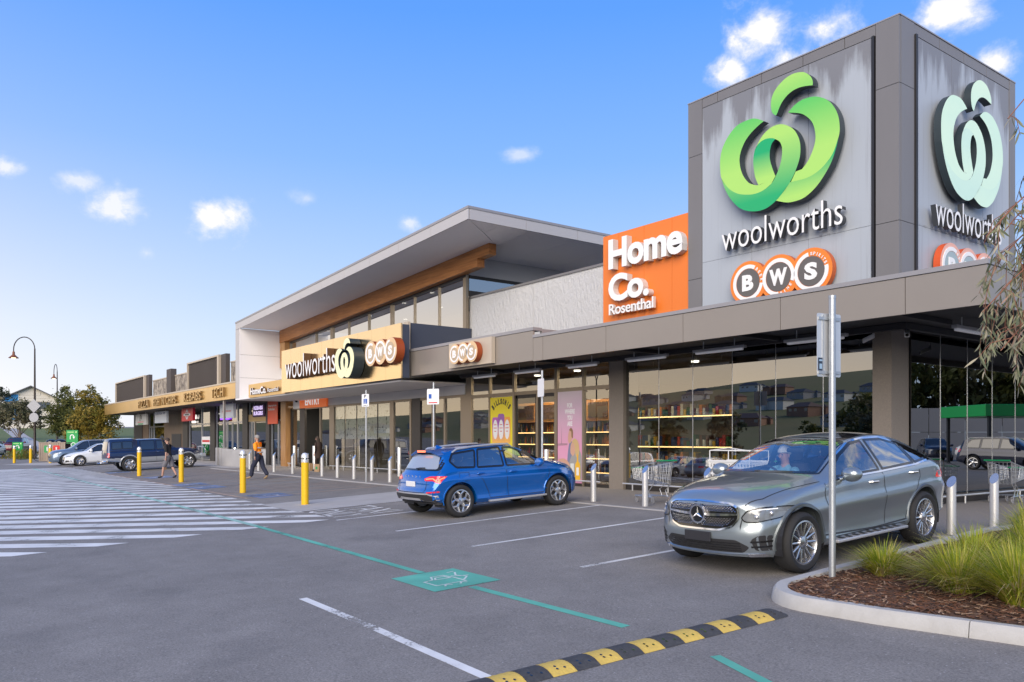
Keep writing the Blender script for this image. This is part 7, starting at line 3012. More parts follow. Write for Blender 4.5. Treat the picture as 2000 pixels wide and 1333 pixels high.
def skeleton(H, stride, arm, lean=0.05, head_turn=0.0, bend=(0.12, 0.42)):
 """walking pose facing +x. stride: half step length; arm: swing"""
 k = H / 1.78
 hip, kn = .93 * k, .49 * k
 J = {}
 J['pelvis'] = (0, 0, .96 * k)
 J['belly'] = (.01, 0, 1.10 * k)
 J['chest'] = (.02 + lean * .5, 0, 1.30 * k)
 J['neck0'] = (.02 + lean, 0, 1.45 * k)
 J['neck'] = (.035 + lean, 0, 1.53 * k)
 J['head'] = (.055 + lean, 0, 1.63 * k)
 J['crown'] = (.05 + lean, 0, 1.735 * k)
 for s, sg in (('l', 1), ('r', -1)):
  f = stride if s == 'l' else -stride
  J['hip' + s] = (.0, sg * .10 * k, .90 * k)
  if f > 0:
   J['knee' + s] = (f * .62 + .04, sg * .10 * k, .50 * k)
   J['ankle' + s] = (f, sg * .09 * k, .10 * k)
   J['ball' + s] = (f + .13, sg * .10 * k, .055 * k)
   J['toe' + s] = (f + .21, sg * .10 * k, .05 * k)
  else:
   J['knee' + s] = (f * .35, sg * .10 * k, .49 * k)
   J['ankle' + s] = (f * 1.05, sg * .09 * k, .155 * k)
   J['ball' + s] = (f * 1.05 + .10, sg * .10 * k, .06 * k)
   J['toe' + s] = (f * 1.05 + .18, sg * .10 * k, .045 * k)
  a = -arm if s == 'l' else arm
  J['sho' + s] = (.03 + lean, sg * .19 * k, 1.42 * k)
  J['elb' + s] = (.02 + lean + a * .5, sg * .25 * k, 1.14 * k)
  J['wri' + s] = (.06 + lean + a * 1.15 + .05, sg * .25 * k, .91 * k)
  J['palm' + s] = (.07 + lean + a * 1.3 + .05, sg * .25 * k, .84 * k)
  J['fing' + s] = (.075 + lean + a * 1.4 + .06, sg * .245 * k, .765 * k)
  J['thumb' + s] = (.115 + lean + a * 1.3 + .06, sg * .225 * k, .80 * k)
 Rr = {'pelvis': (.145, .115), 'belly': (.145, .11), 'chest': (.165, .12), 'neck0': (.10, .08), 'neck': .055, 'head': (.078, .098), 'crown': (.055, .07)}
 Rr = {n: (tuple(c * k for c in r) if isinstance(r, tuple) else r * k) for n, r in Rr.items()}
 for s in 'lr':
  for n, r in (('hip', .10), ('knee', .062), ('ankle', .042), ('ball', .042), ('toe', .03), ('sho', .066), ('elb', .044), ('wri', .030), ('palm', (.022, .038)), ('fing', (.014, .030)), ('thumb', .012)):
   Rr[n + s] = tuple(c * k for c in r) if isinstance(r, tuple) else r * k
 Bn = [('pelvis', 'belly'), ('belly', 'chest'), ('chest', 'neck0'), ('neck0', 'neck'), ('neck', 'head'), ('head', 'crown')]
 for s in 'lr':
  Bn += [('pelvis', 'hip' + s), ('hip' + s, 'knee' + s), ('knee' + s, 'ankle' + s), ('ankle' + s, 'ball' + s), ('ball' + s, 'toe' + s),
               ('neck0', 'sho' + s), ('sho' + s, 'elb' + s), ('elb' + s, 'wri' + s), ('wri' + s, 'palm' + s), ('palm' + s, 'fing' + s), ('palm' + s, 'thumb' + s)]
 return J, Rr, Bn
def regions(shirt, leg_up, leg_low, shoe, skin, sleeve):
 g = {}
 for a in (('pelvis', 'belly'), ('belly', 'chest'), ('chest', 'neck0')):
  g[a] = shirt
 for a in (('neck0', 'neck'), ('neck', 'head'), ('head', 'crown')):
  g[a] = skin
 for s in 'lr':
  g[('pelvis', 'hip' + s)] = leg_up
  g[('hip' + s, 'knee' + s)] = leg_up
  g[('knee' + s, 'ankle' + s)] = leg_low
  g[('ankle' + s, 'ball' + s)] = shoe
  g[('ball' + s, 'toe' + s)] = shoe
  g[('neck0', 'sho' + s)] = shirt
  g[('sho' + s, 'elb' + s)] = sleeve[0]
  g[('elb' + s, 'wri' + s)] = sleeve[1]
  g[('wri' + s, 'palm' + s)] = skin
  g[('palm' + s, 'fing' + s)] = skin
  g[('palm' + s, 'thumb' + s)] = skin
 return g
def face_and_hair(t, J, k, hair_mat, style="short"):
 h = Vector(J['head'])
 mb = MB()
 # nose, brow and ears
 mb.add([h + Vector((.092, 0, .02)) * k, h + Vector((.085, .016, -.02)) * k, h + Vector((.118, 0, -.018)) * k, h + Vector((.085, -.016, -.02)) * k], [(0, 1, 2), (0, 2, 3), (1, 3, 2)])
 for s in (1, -1):
  mb.blob(h + Vector((.0, s * .080, 0)) * k, (.018 * k, .010 * k, .032 * k), 5)
 mb.build("face_relief", m_skin, t, 50)
 mb = MB()
 for s in (1, -1):
  mb.blob(h + Vector((.083, s * .032, .022)) * k, (.012 * k, .013 * k, .008 * k), 5)
 mb.blob(h + Vector((.088, 0, -.055)) * k, (.008 * k, .024 * k, .006 * k), 5)
 mb.build("eyes_and_mouth", m_hair_b, t, 50)
 mb = MB()
 n, m = 12, 20
 vs, fs = [], []
 for i in range(n + 1):
  th = pi * .60 * i / n
  for j in range(m):
   ph = 2 * pi * j / m
   r = Vector((.110 * sin(th) * cos(ph), .088 * sin(th) * sin(ph), .108 * cos(th))) * k
   low = cos(ph) > .2
   q = h + Vector((-.012, 0, .045)) * k + r
   if low and q.z < h.z + .055 * k:
    q.z = h.z + .055 * k + (q.z - h.z - .055 * k) * .15
   vs.append(q)
 for i in range(n):
  for j in range(m):
   fs.append((i * m + j, (i + 1) * m + j, (i + 1) * m + (j + 1) % m, i * m + (j + 1) % m))
 mb.add(vs, fs)
 if style == "long":
  for j in range(9):
   a = radians(100 + 160 * j / 8)
   mb.tube([h + Vector((.09 * cos(a) - .012, .085 * sin(a), .03)) * k, h + Vector((.10 * cos(a) - .02, .10 * sin(a), -.12)) * k, h + Vector((.08 * cos(a) - .02, .10 * sin(a), -.26)) * k], [.03 * k, .034 * k, .012 * k], 6)
 mb.build("hair", hair_mat, t, 60)
def walker(label, x, y, heading, H, stride, arm, mats, reg, hair_mat, style="short", lean=.05):
 J, Rr, Bn = skeleton(H, stride, arm, lean)
 t = person(label, J, Rr, Bn, reg, mats, (x, y, zg(x, y)), heading)
 face_and_hair(t, J, H / 1.78, hair_mat, style)
 return t, J
# man in black T-shirt and grey shorts, walking towards the far end with a bag
m1, J1 = walker("man in black T-shirt and grey shorts walking past the navy pickup with a paper bag", -37.8, 9.25, radians(228), 1.80, .27, .12,
    [m_skin, m_tee, m_shorts, m_shoe], regions(1, 2, 0, 3, 0, (1, 0)), m_hair_b)
# loose clothes over the body
def cuff(t, a, b, r0, r1, mat, name, k0=0.0, k1=1.0):
 a, b = Vector(a), Vector(b)
 mb = MB()
 mb.tube([a.lerp(b, k0), a.lerp(b, (k0 + k1) / 2), a.lerp(b, k1)], [r0, (r0 + r1) / 2 * 1.02, r1], 14, cap=False)
 return mb.build(name, mat, t, 60)
for s in 'lr':
 cuff(m1, J1['hip' + s], J1['knee' + s], .112, .095, m_shorts, "shorts_leg", -.05, .92)
 cuff(m1, J1['sho' + s], J1['elb' + s], .075, .066, m_tee, "sleeve", .0, .72)
t = thing("paper_bag", "small brown paper bag hanging from the hand of the man in shorts", "bag", (0, 0, 0))
pw = m1.matrix_basis @ Vector(J1['fingr'])
t.location = (pw.x, pw.y, pw.z - .40)
mb = MB()
mb.add([(-.10, -.06, 0), (.10, -.06, 0), (.10, .06, 0), (-.10, .06, 0), (-.10, -.05, .30), (.10, -.05, .30), (.10, .05, .30), (-.10, .05, .30)], [(3, 2, 1, 0), (0, 1, 5, 4), (1, 2, 6, 5), (2, 3, 7, 6), (3, 0, 4, 7)])
mb.build("sack", m_paper, t)
mb = MB()
for y in (-.05, .05):
 mb.tube([(-.05, y, .29), (-.03, y * .4, .39), (.03, y * .4, .39), (.05, y, .29)], .005, 5)
mb.build("bag_handle", m_paper, t)
# worker in orange hi-vis
m2, J2 = walker("worker in an orange hi-vis shirt and navy trousers striding past the steel bollards", -32.5, 11.4, radians(222), 1.80, .31, .10,
    [m_skin, m_hiviz, m_navyc, m_boot], regions(1, 2, 2, 3, 0, (1, 2)), m_hair_g)
mb = MB()
p = Vector(J2['belly'])
for dz, r in ((-.02, 1.0), (.16, 1.05)):
 n = 20
 mb.tube([(p.x + .002 + .125 * r * cos(2 * pi * i / n), .158 * r * sin(2 * pi * i / n), p.z + dz) for i in range(n + 1)], .026, 6, cap=False)
mb.build("reflective_tape", m_silv, m2, 50)
for s in 'lr':
 cuff(m2, J2['hip' + s], J2['knee' + s], .115, .088, m_navyc, "trouser_leg", -.05, 1.0)
 cuff(m2, J2['knee' + s], J2['ankle' + s], .088, .075, m_navyc, "trouser_leg", 0, .9)
 cuff(m2, J2['sho' + s], J2['elb' + s], .080, .07, m_hiviz, "sleeve", 0, .85)
# woman by the entry, seen from the side with bags
m3, J3 = walker("woman in a dark brown coat standing by the entry with two bags at her feet", -37.0, 15.9, radians(215), 1.68, .12, .05,
    [m_skin, m_brownc, m_brownc, m_shoe], regions(1, 1, 2, 3, 0, (1, 1)), m_hair_b, "long")
mb = MB()
mb.lathe([(.20, .62), (.21, .75), (.175, .95), (.165, 1.10), (.19, 1.28), (.12, 1.40)], (.02, 0, 0), n=20)
mb.v = [(v[0] * .85, v[1], v[2]) for v in mb.v]
mb.build("coat", m_brownc, m3, 60)
for k, (x, y, lab) in enumerate(((-37.75, 15.75, "pale shopping bag on the paving at the woman's feet, nearer the beige lobby"), (-36.3, 15.55, "tan and green shopping bag on the paving beside the woman in brown"))):
 t = thing("shopping_bag", lab, "bag", (x, y, 0.004), .3 * k)
 mb = MB()
 mb.add([(-.16, -.10, 0), (.16, -.10, 0), (.16, .10, 0), (-.16, .10, 0), (-.18, -.09, .36), (.18, -.09, .36), (.18, .09, .36), (-.18, .09, .36)], [(3, 2, 1, 0), (0, 1, 5, 4), (1, 2, 6, 5), (2, 3, 7, 6), (3, 0, 4, 7), (4, 5, 6, 7)])
 mb.build("sack", m_paper, t)
 mb = MB()
 mb.box(-.06, -.106, .12, .06, -.101, .24)
 mb.build("printed_mark", m_tgreen if k else m_plate_w, t)
def seated(car, x, y, label, shirt, hm, k=1.0):
 """driver: body sits in the seat, hands on the wheel. local car axes"""
 J = {'pelvis': (x - .06, y, .66), 'belly': (x - .10, y, .80), 'chest': (x - .15, y, .98), 'neck0': (x - .16, y, 1.12), 'neck': (x - .15, y, 1.19), 'head': (x - .125, y, 1.29), 'crown': (x - .13, y, 1.385)}
 Rr = {'pelvis': (.145, .12), 'belly': (.145, .11), 'chest': (.165, .12), 'neck0': (.10, .08), 'neck': .055, 'head': (.075, .095), 'crown': (.055, .07)}
 Bn = [('pelvis', 'belly'), ('belly', 'chest'), ('chest', 'neck0'), ('neck0', 'neck'), ('neck', 'head'), ('head', 'crown')]
 for s, sg in (('l', 1), ('r', -1)):
  J.update({'hip' + s: (x + .02, y + sg * .10, .64), 'knee' + s: (x + .40, y + sg * .13, .74), 'ankle' + s: (x + .62, y + sg * .12, .50), 'toe' + s: (x + .76, y + sg * .12, .50),
                  'sho' + s: (x - .14, y + sg * .19, 1.08), 'elb' + s: (x + .06, y + sg * .24, .88), 'wri' + s: (x + .30, y + sg * .17, .99), 'palm' + s: (x + .36, y + sg * .16, 1.02), 'fing' + s: (x + .40, y + sg * .14, 1.07), 'thumb' + s: (x + .38, y + sg * .12, 1.02)})
  Rr.update({'hip' + s: .095, 'knee' + s: .065, 'ankle' + s: .045, 'toe' + s: .035, 'sho' + s: .066, 'elb' + s: .045, 'wri' + s: .03, 'palm' + s: (.024, .036), 'fing' + s: (.014, .026), 'thumb' + s: .012})
  Bn += [('pelvis', 'hip' + s), ('hip' + s, 'knee' + s), ('knee' + s, 'ankle' + s), ('ankle' + s, 'toe' + s), ('neck0', 'sho' + s), ('sho' + s, 'elb' + s), ('elb' + s, 'wri' + s), ('wri' + s, 'palm' + s), ('palm' + s, 'fing' + s), ('palm' + s, 'thumb' + s)]
 g = {}
 for a in Bn:
  g[a] = 1
 for a in (('neck0', 'neck'), ('neck', 'head'), ('head', 'crown')):
  g[a] = 0
 for s in 'lr':
  for a in (('wri' + s, 'palm' + s), ('palm' + s, 'fing' + s), ('palm' + s, 'thumb' + s), ('elb' + s, 'wri' + s)):
   g[a] = 0
  for a in (('pelvis', 'hip' + s), ('hip' + s, 'knee' + s), ('knee' + s, 'ankle' + s), ('ankle' + s, 'toe' + s)):
   g[a] = 2
 t = person(label, J, Rr, Bn, g, [m_skin, shirt, m_navyc], (0, 0, 0), 0)
 face_and_hair(t, J, 1.0, hm)
 mw = car.matrix_basis.copy()
 t.matrix_basis = mw
 return t
m_shirt_b = M("pale_blue_shirt", (.20, .42, .55), .8)
m_cap_w = M("pale_cap", (.55, .55, .52), .7)
seated(grey, .05, -.38, "driver in a pale blue shirt behind the windscreen of the grey car", m_shirt_b, m_cap_w)
# ------------------------------------------------------------------ other vehicles
def simple_car(label, L_, W_, xf, wb, R_, tabs, wins, scr, rear, col, style, low=None, metal=.5, group=None, cs=.34, ct=.2, lip=None):
 car = thing("parked_car", label, "car", group=group)
 P_ = paint("car_paint_%03d_%03d_%03d" % tuple(int(c * 255) for c in col), col, metal, .3)
 b = Body(L_, W_, xf, ns=70, cs=cs, ct=ct, **tabs)
 X = b.X
 az = R_ + .015
 arches = [(wb / 2, az, R_ + .055), (-wb / 2, az, R_ + .055)]
 b.shell(car, P_, arches, low=low)
 liner(car, arches, W_)
 for ax in 'LR':
  for p in wins:
   window(b, ax, [(X(s), z) for s, z in p], m_cargl_d, car, off=.006)
 sp = [(X(s), y) for s, y in scr]
 b.panel("windscreen", 'T', rounded(sp, .05), m_cargl_d, car, off=.006, skirt=0, step=.09)
 if rear:
  b.panel("rear_window", 'B', rounded(rear, .05), m_cargl_d, car, off=.008, skirt=0, step=.09)
 for s_ in (1, -1):
  ax = 'L' if s_ > 0 else 'R'
  arch_lip(b, car, wb / 2, az, R_ + .055, .06 if lip else .03, lip or P_, (s_,))
  arch_lip(b, car, -wb / 2, az, R_ + .055, .06 if lip else .03, lip or P_, (s_,))
  h, _ = b.hit(ax, X(wins[0][0][0] + .12), wins[0][0][1] + .01)
  if h:
   mirror_geo(s_, h.x, h.y, h.z + .03, .19, .13, .15).build("wing_mirror", P_, car, 50)
 pr = wheel_proto(R_, R_ * .68, .215, style, m_rim)
 for x in (wb / 2, -wb / 2):
  for s_ in (1, -1):
   add_wheel(car, pr, x, s_ * (W_ - .11), R_)
 return car, b, P_
# white hatch with its nose out
sed_tabs = dict(top=[(0, .62), (.06, .74), (.3, .83), (.8, .91), (1.15, .955), (1.25, .985), (1.7, 1.24), (2.1, 1.395), (2.5, 1.425), (3.1, 1.40), (3.6, 1.29), (4.0, 1.08), (4.2, 1.0), (4.33, .92), (4.36, .8)],
    sh=[(0, .56), (.2, .72), (.8, .83), (1.3, .885), (2.4, .91), (3.4, .95), (4.0, .96), (4.36, .75)], bot=[(0, .2), (.4, .18), (2.2, .2), (3.8, .22), (4.36, .34)],
    plan=[(0, .76), (.08, .85), (.25, .92), (.6, .975), (1.2, 1), (3.3, 1), (3.9, .97), (4.25, .91), (4.36, .82)], tumble=[(0, .6), (1.2, .78), (2.0, .66), (3.2, .63), (4.0, .72), (4.36, .7)],
    nose=[(.15, .1), (.35, .0), (.6, .04), (.8, .14)], tail=[(.3, .1), (.5, 0), (.8, .05), (1.0, 0)])
sed_w = [[(1.45, .92), (2.3, .93), (2.27, 1.34), (2.05, 1.31), (1.7, 1.13)], [(2.38, .932), (3.15, .955), (3.3, 1.1), (2.95, 1.30), (2.36, 1.345)]]
sed_s = [(1.28, .72), (1.2, .4), (1.18, 0), (1.2, -.4), (1.28, -.72), (2.0, -.56), (1.96, 0), (2.0, .56)]
white, wb_, wp_ = simple_car("white hatchback parked nose out beyond the navy pickup", 4.36, .89, 2.20, 2.60, .33, sed_tabs, sed_w, sed_s, [(-.55, 1.3), (.55, 1.3), (.68, 1.05), (-.68, 1.05)], (.70, .72, .74), 'ten', metal=.0)
X = wb_.X
for s_ in (1, -1):
 wb_.panel("headlight", 'F', rounded([(s_ * .46, .60), (s_ * .80, .66), (s_ * .82, .71), (s_ * .5, .68)], .02), m_lens, white, off=.008, step=.04)
 wb_.panel("side_intake", 'F', [(s_ * .5, .28), (s_ * .8, .32), (s_ * .78, .42), (s_ * .52, .40)], m_plast, white, off=.006, step=.05)
 wb_.panel("tail_light", 'B', rounded([(s_ * .5, .86), (s_ * .78, .86), (s_ * .78, .76), (s_ * .5, .76)], .02), m_red_l, white, off=.008)
wb_.panel("grille", 'F', [(-.38, .34), (-.42, .62), (.42, .62), (.38, .34)], m_gloss_b, white, off=.006)
pitch_place(white, -60.3, 10.35, -1, 0)
suv_tabs = dict(top=[(0, .82), (.06, .95), (.3, 1.04), (.9, 1.10), (1.2, 1.13), (1.3, 1.17), (1.75, 1.45), (2.1, 1.62), (2.5, 1.665), (3.4, 1.655), (4.0, 1.60), (4.2, 1.56), (4.35, 1.35), (4.5, 1.1), (4.6, 1.0), (4.64, .85)],
    sh=[(0, .74), (.2, .90), (.9, 1.0), (1.4, 1.03), (2.5, 1.06), (3.6, 1.09), (4.3, 1.08), (4.64, .8)], bot=[(0, .26), (.4, .24), (2.2, .27), (4.0, .28), (4.64, .4)],
    plan=[(0, .78), (.08, .86), (.25, .93), (.6, .98), (1.2, 1), (3.6, 1), (4.2, .97), (4.5, .93), (4.64, .86)], tumble=[(0, .6), (1.2, .78), (2.0, .68), (3.6, .65), (4.3, .68), (4.64, .7)],
    nose=[(.2, .08), (.45, .0), (.8, .04), (1.0, .1)], tail=[(.3, .1), (.5, 0), (.9, .05), (1.1, 0)])
suv_w = [[(1.5, 1.06), (2.4, 1.075), (2.37, 1.56), (2.1, 1.53), (1.72, 1.30)], [(2.48, 1.077), (3.3, 1.095), (3.28, 1.56), (2.46, 1.565)], [(3.38, 1.1), (3.95, 1.12), (4.02, 1.3), (3.8, 1.52), (3.36, 1.555)]]
suv_s = [(1.33, .74), (1.26, .4), (1.24, 0), (1.26, -.4), (1.33, -.74), (2.04, -.6), (2.0, 0), (2.04, .6)]
suv, sb_, sp_ = simple_car("blue grey SUV parked between the white hatchback and the slatted bins", 4.64, .92, 2.3, 2.7, .36, suv_tabs, suv_w, suv_s, [(-.6, 1.55), (.6, 1.55), (.7, 1.15), (-.7, 1.15)], (.16, .22, .30), 'five')
for s_ in (1, -1):
 sb_.panel("headlight", 'F', rounded([(s_ * .46, .80), (s_ * .82, .88), (s_ * .84, .80), (s_ * .5, .74)], .02), m_lens, suv, off=.008, step=.04)
 sb_.panel("tail_light", 'B', rounded([(s_ * .55, 1.05), (s_ * .8, 1.05), (s_ * .82, .88), (s_ * .55, .9)], .02), m_red_l, suv, off=.008)
 mb = MB()
 pts = [(sb_.X(s), s_ * .6, sb_.hit('T', sb_.X(s), s_ * .6)[0].z + dz) for s, dz in ((2.1, 0), (2.25, .045), (3.9, .045), (4.05, 0))]
 mb.tube(pts, .018, 6)
 mb.build("roof_rail", m_skid, suv, 40)
sb_.panel("grille", 'F', [(-.44, .56), (-.46, .80), (.46, .80), (.44, .56)], m_gloss_b, suv, off=.006)
pitch_place(suv, -63.3, 10.0, -1, 0)
# navy dual-cab with a canopy
pk_tabs = dict(top=[(0, .88), (.06, 1.0), (.25, 1.06), (.9, 1.12), (1.35, 1.165), (1.45, 1.2), (1.95, 1.60), (2.1, 1.675), (2.4, 1.71), (3.35, 1.715), (3.42, 1.72), (3.6, 1.775), (4.6, 1.79), (4.78, 1.76), (4.86, 1.45), (4.93, 1.1), (4.95, .95)],
               sh=[(0, .84), (.25, .98), (.9, 1.04), (1.5, 1.07), (2.4, 1.08), (4.8, 1.10), (4.95, .9)], bot=[(0, .45), (.4, .42), (1.4, .44), (3.5, .46), (4.95, .58)],
               plan=[(0, .82), (.08, .9), (.25, .95), (.6, .98), (1.2, 1), (4.6, 1), (4.85, .985), (4.95, .96)], tumble=[(0, .7), (1.3, .82), (2.0, .72), (3.4, .71), (3.6, .745), (4.95, .76)],
               nose=[(.4, .06), (.6, .0), (1.0, .06)], tail=[(.5, .02), (.8, 0), (1.8, 0)])
pk_w = [[(1.72, 1.10), (2.42, 1.115), (2.42, 1.60), (2.12, 1.575), (1.86, 1.36)], [(2.52, 1.115), (3.24, 1.12), (3.24, 1.60), (2.52, 1.605)], [(3.62, 1.22), (4.12, 1.225), (4.12, 1.60), (3.62, 1.595)], [(4.16, 1.225), (4.66, 1.225), (4.62, 1.58), (4.16, 1.60)]]
pk_s = [(1.48, .70), (1.42, 0), (1.48, -.70), (1.98, -.60), (1.95, 0), (1.98, .60)]
m_lowsil = paint("silver_lower_paint", (.42, .45, .48), .5, .32)
pick, pb_, pp_ = simple_car("navy pickup with silver lower sides and a windowed canopy over its tray", 4.95, .87, 2.32, 3.0, .385, pk_tabs, pk_w, pk_s, [(-.62, 1.62), (.62, 1.62), (.66, 1.2), (-.66, 1.2)], (.012, .028, .085), 'six', low=(m_lowsil, lambda x: .735), cs=.22, ct=.06, lip=m_lowsil)
X = pb_.X
sm = MB()
for ax in 'LR':
 pb_.seam(sm, ax, [(X(3.40), .5), (X(3.40), 1.70)], .035)
 pb_.seam(sm, ax, [(X(2.46), .5), (X(2.48), 1.09), (X(2.46), 1.62)], .012)
 pb_.seam(sm, ax, [(X(1.62), .5), (X(1.60), 1.06)], .012)
 pb_.seam(sm, ax, [(X(3.42), 1.115), (X(4.9), 1.12)], .02)
sm.build("panel_gap", m_black, pick, kind="stuff")
for s_, ax in ((1, 'L'), (-1, 'R')):
 handle(pb_, pick, ax, X(2.36), .985, m_chrome, .16)
 handle(pb_, pick, ax, X(3.28), .99, m_chrome, .16)
 pb_.panel("tail_light", ax, [(X(4.78), 1.02), (X(4.93), 1.02), (X(4.93), .78), (X(4.80), .78)], m_red_l, pick, off=.006)
 pb_.panel("headlight", 'F', [(s_ * .5, .80), (s_ * .78, .82), (s_ * .78, .94), (s_ * .5, .94)], m_lens, pick, off=.008)
 mb = MB()
 mb.rbox(X(1.5), s_ * .80, .36, X(3.35), s_ * .93, .40, .012)
 mb.build("side_step", m_skid, pick, 40)
 mb = MB()
 pts = [(X(1.30), s_ * .80, 1.10), (X(1.30), s_ * .80, 1.10)]
 mb.tube([(X(-.10), s_ * .62, .60), (X(-.18), s_ * .62, .85), (X(-.14), s_ * .58, 1.10), (X(-.12), 0, 1.12)], .03, 8)
 mb.build("bull_bar", m_chrome, pick, 40)
mb = MB()
mb.rbox(X(.14), -.84, .56, X(-.16), .84, .76, .03)
mb.build("front_bumper", m_lowsil, pick, 40)
mb = MB()
mb.rbox(X(4.88), -.80, .50, X(5.12), .80, .64, .02)
mb.tube([(X(5.1), 0, .50), (X(5.26), 0, .48), (X(5.26), 0, .56)], .03, 8)
mb.build("rear_step", m_chrome, pick, 40)
pitch_place(pick, -47.95, 11.05, 1, 0)
def recolour(o, mat, new):
 for ch in o.children:
  for sl in ch.material_slots:
   if sl.material == mat:
    sl.link = 'OBJECT'
    sl.material = new
def park(src, x, y, rz, label, mat=None, new=None, group=None):
 o = dup(src)
 o.rotation_euler = (0, 0, rz)
 o.location = (x, y, zg(x, y) + .004)
 o['label'] = label
 if group:
  o['group'] = group
 if new:
  recolour(o, mat, new)
 return o
m_plum = paint("maroon_car_paint", (.13, .01, .02), .4)
m_night = paint("night_blue_paint", (.015, .02, .045), .5)
m_silc = paint("silver_car_paint", (.50, .51, .53), .6)
a_ = park(suv, -92.0, 6.3, radians(-18), "dark blue SUV with a glaring headlamp coming along the road", sp_, m_night)
mb = MB()
mb.blob((sb_.X(.12), .62, .82), (.05, .14, .07), 6)
mb.build("lit_headlight", M("headlamp_glare", (1, 1, 1), .3, emit=((1, .98, .95), 14)), a_)
park(suv, -100.5, 9.2, radians(-20), "maroon SUV following the dark blue one on the road", sp_, m_plum)
# cars that only the shop glass shows: the rest of the car park
GR = "cars parked across the lane, seen in the shop glass"
cc = [(-47, -8, sed_tabs, white, wp_, m_silc), (-43.5, -8, 0, suv, sp_, m_silc), (-38.5, -8, 0, white, wp_, None), (-35.5, -8, 0, white, wp_, m_silc), (-31.5, -8, 0, white, wp_, None), (-27, -8, 0, suv, sp_, m_silc),
      (-22, -7, 0, suv, sp_, m_night), (-18.5, -7, 0, suv, sp_, m_night), (-13, -8, 0, suv, sp_, m_plum), (-51, -8, 0, pick, pp_, m_silc)]
for i, (x, y, _, src, old, new) in enumerate(cc):
 park(src, x, y, pi / 2 if i % 3 else -pi / 2, "car in the row across the lane, mirrored in the shop glass", old, new, GR)
GR2 = "cars parked along the side street, seen in the corner glass"
for i, (x, y, src, old, new) in enumerate([(10.5, 60, suv, sp_, m_night), (9, 65, white, wp_, None), (7.0, 68, suv, sp_, m_night), (5, 70, suv, sp_, m_plum), (3, 73, white, wp_, m_silc), (-1.0, 44, suv, sp_, m_night)]):
 park(src, x, y, pi if i else -2.2, "car by the green shelter, mirrored in the corner glass", old, new, GR2)
# ------------------------------------------------------------------ far end of the street
m_lampp = M("dark_lamp_paint", (.03, .022, .018), .45, .3)
m_shade = M("rust_lamp_shade", (.20, .07, .03), .5)
def lamp(label, x, y, H, two=False, rz=0.0):
 t = thing("street_lamp", label, "street lamp", (x, y, zg(x, y)), rz)
 mb = MB()
 mb.lathe([(.15, -.05), (.15, 1.1), (.11, 1.2), (.10, 3.2), (.085, H * .55), (.06, H - 1.1)], n=12)
 mb.build("pole", m_lampp, t, 40)
 for s_ in ((-1, 1) if two else (-1,)):
  mb = MB()
  r = .95
  mb.tube([(s_ * (r - r * cos(a)), 0, H - 1.15 + r * 1.15 * sin(a)) for a in [pi * k / 14 for k in range(15)]] + [(s_ * 2 * r, 0, H - 1.5)], .045, 8)
  mb.build("swan_neck", m_lampp, t, 40)
  mb = MB()
  z = H - 1.95
  mb.lathe([(.05, z + .62), (.10, z + .55), (.11, z + .32), (.20, z + .22), (.42, z + .02), (.40, z)], (s_ * 2 * r, 0, 0), n=16, cap=False)
  sh = mb.build("lamp_shade", m_shade, t, 40)
  mb = MB()
  mb.blob((s_ * 2 * r, 0, z + .04), (.20, .20, .09), 6)
  mb.build("lamp_bulb", M("lamp_glow", (1, .9, .7), .4, emit=((1, .82, .5), 4)), sh, 40)
 return t
vr = atan2(.80302, .59595)
lp = lamp("tall swan neck street lamp with a diamond and a round plate on its pole", -84.2, 9.15, 11.0, rz=vr)
mb = MB()
mb.prism([(0, -.62), (.62, 0), (0, .62), (-.62, 0)], (0, -.14, 4.75), XU, ZU, 0, .02)
mb.build("diamond_plate", m_sign_grey if False else M("plate_back_grey", (.30, .31, .33), .45, .3), lp)
mb = MB()
mb.prism([(.42 * cos(2 * pi * k / 24), .42 * sin(2 * pi * k / 24)) for k in range(24)], (0, -.14, 3.72), XU, ZU, 0, .02)
mb.build("round_plate", MATS["plate_back_grey"], lp)
lamp("far street lamp seen end on above the dark tree", -124.9, 16.2, 10.5, rz=.08)
for x, y in ((-60, -20), (-30, -22), (-5, -22)):
 l_ = lamp("twin headed street lamp mirrored in the shop glass", x, y, 9.5, True)
 l_['group'] = "twin lamps across the car park"
# slatted bins
m_slatb = M("weathered_slat", (.34, .27, .21), .8)
for k, (x, y, m, lab) in enumerate(((-72.9, 9.0, m_inkg, "slatted litter bin with a green mark, next to the bicycle"), (-70.4, 9.3, m_redp, "slatted litter bin with a red mark, next to the blue grey SUV"))):
 t = thing("litter_bin", lab, "bin", (x, y, zg(x, y)), radians(53))
 mb = MB()
 mb.box(-.62, -.4, .06, .62, .4, 1.42)
 mb.build("bin_core", m_black, t)
 for q in range(8):
  mb = MB()
  mb.box(-.68 + q * .17, -.44, .05, -.68 + q * .17 + .145, -.40, 1.45)
  mb.build("slat", m_slatb, t)
 mb = MB()
 mb.rbox(-.70, -.46, 1.45, .70, .46, 1.52, .015)
 mb.build("bin_top", m_slatb, t)
 mb = MB()
 mb.blob((.05, 0, 1.52), (.42, .34, .24), 8)
 mb.build("hood", m_gloss_b, t, 50)
 mb = MB()
 mb.prism(rounded([(-.26, .72), (.26, .72), (.26, 1.28), (-.26, 1.28)], .1), (0, -.441, 0), XU, ZU, 0, .01)
 em = mb.build("mark_plate", m, t)
 mb = MB()
 mb.box(-.05, -.458, .85, .05, -.452, 1.15)
 mb.build("mark", m_plate_w, em)
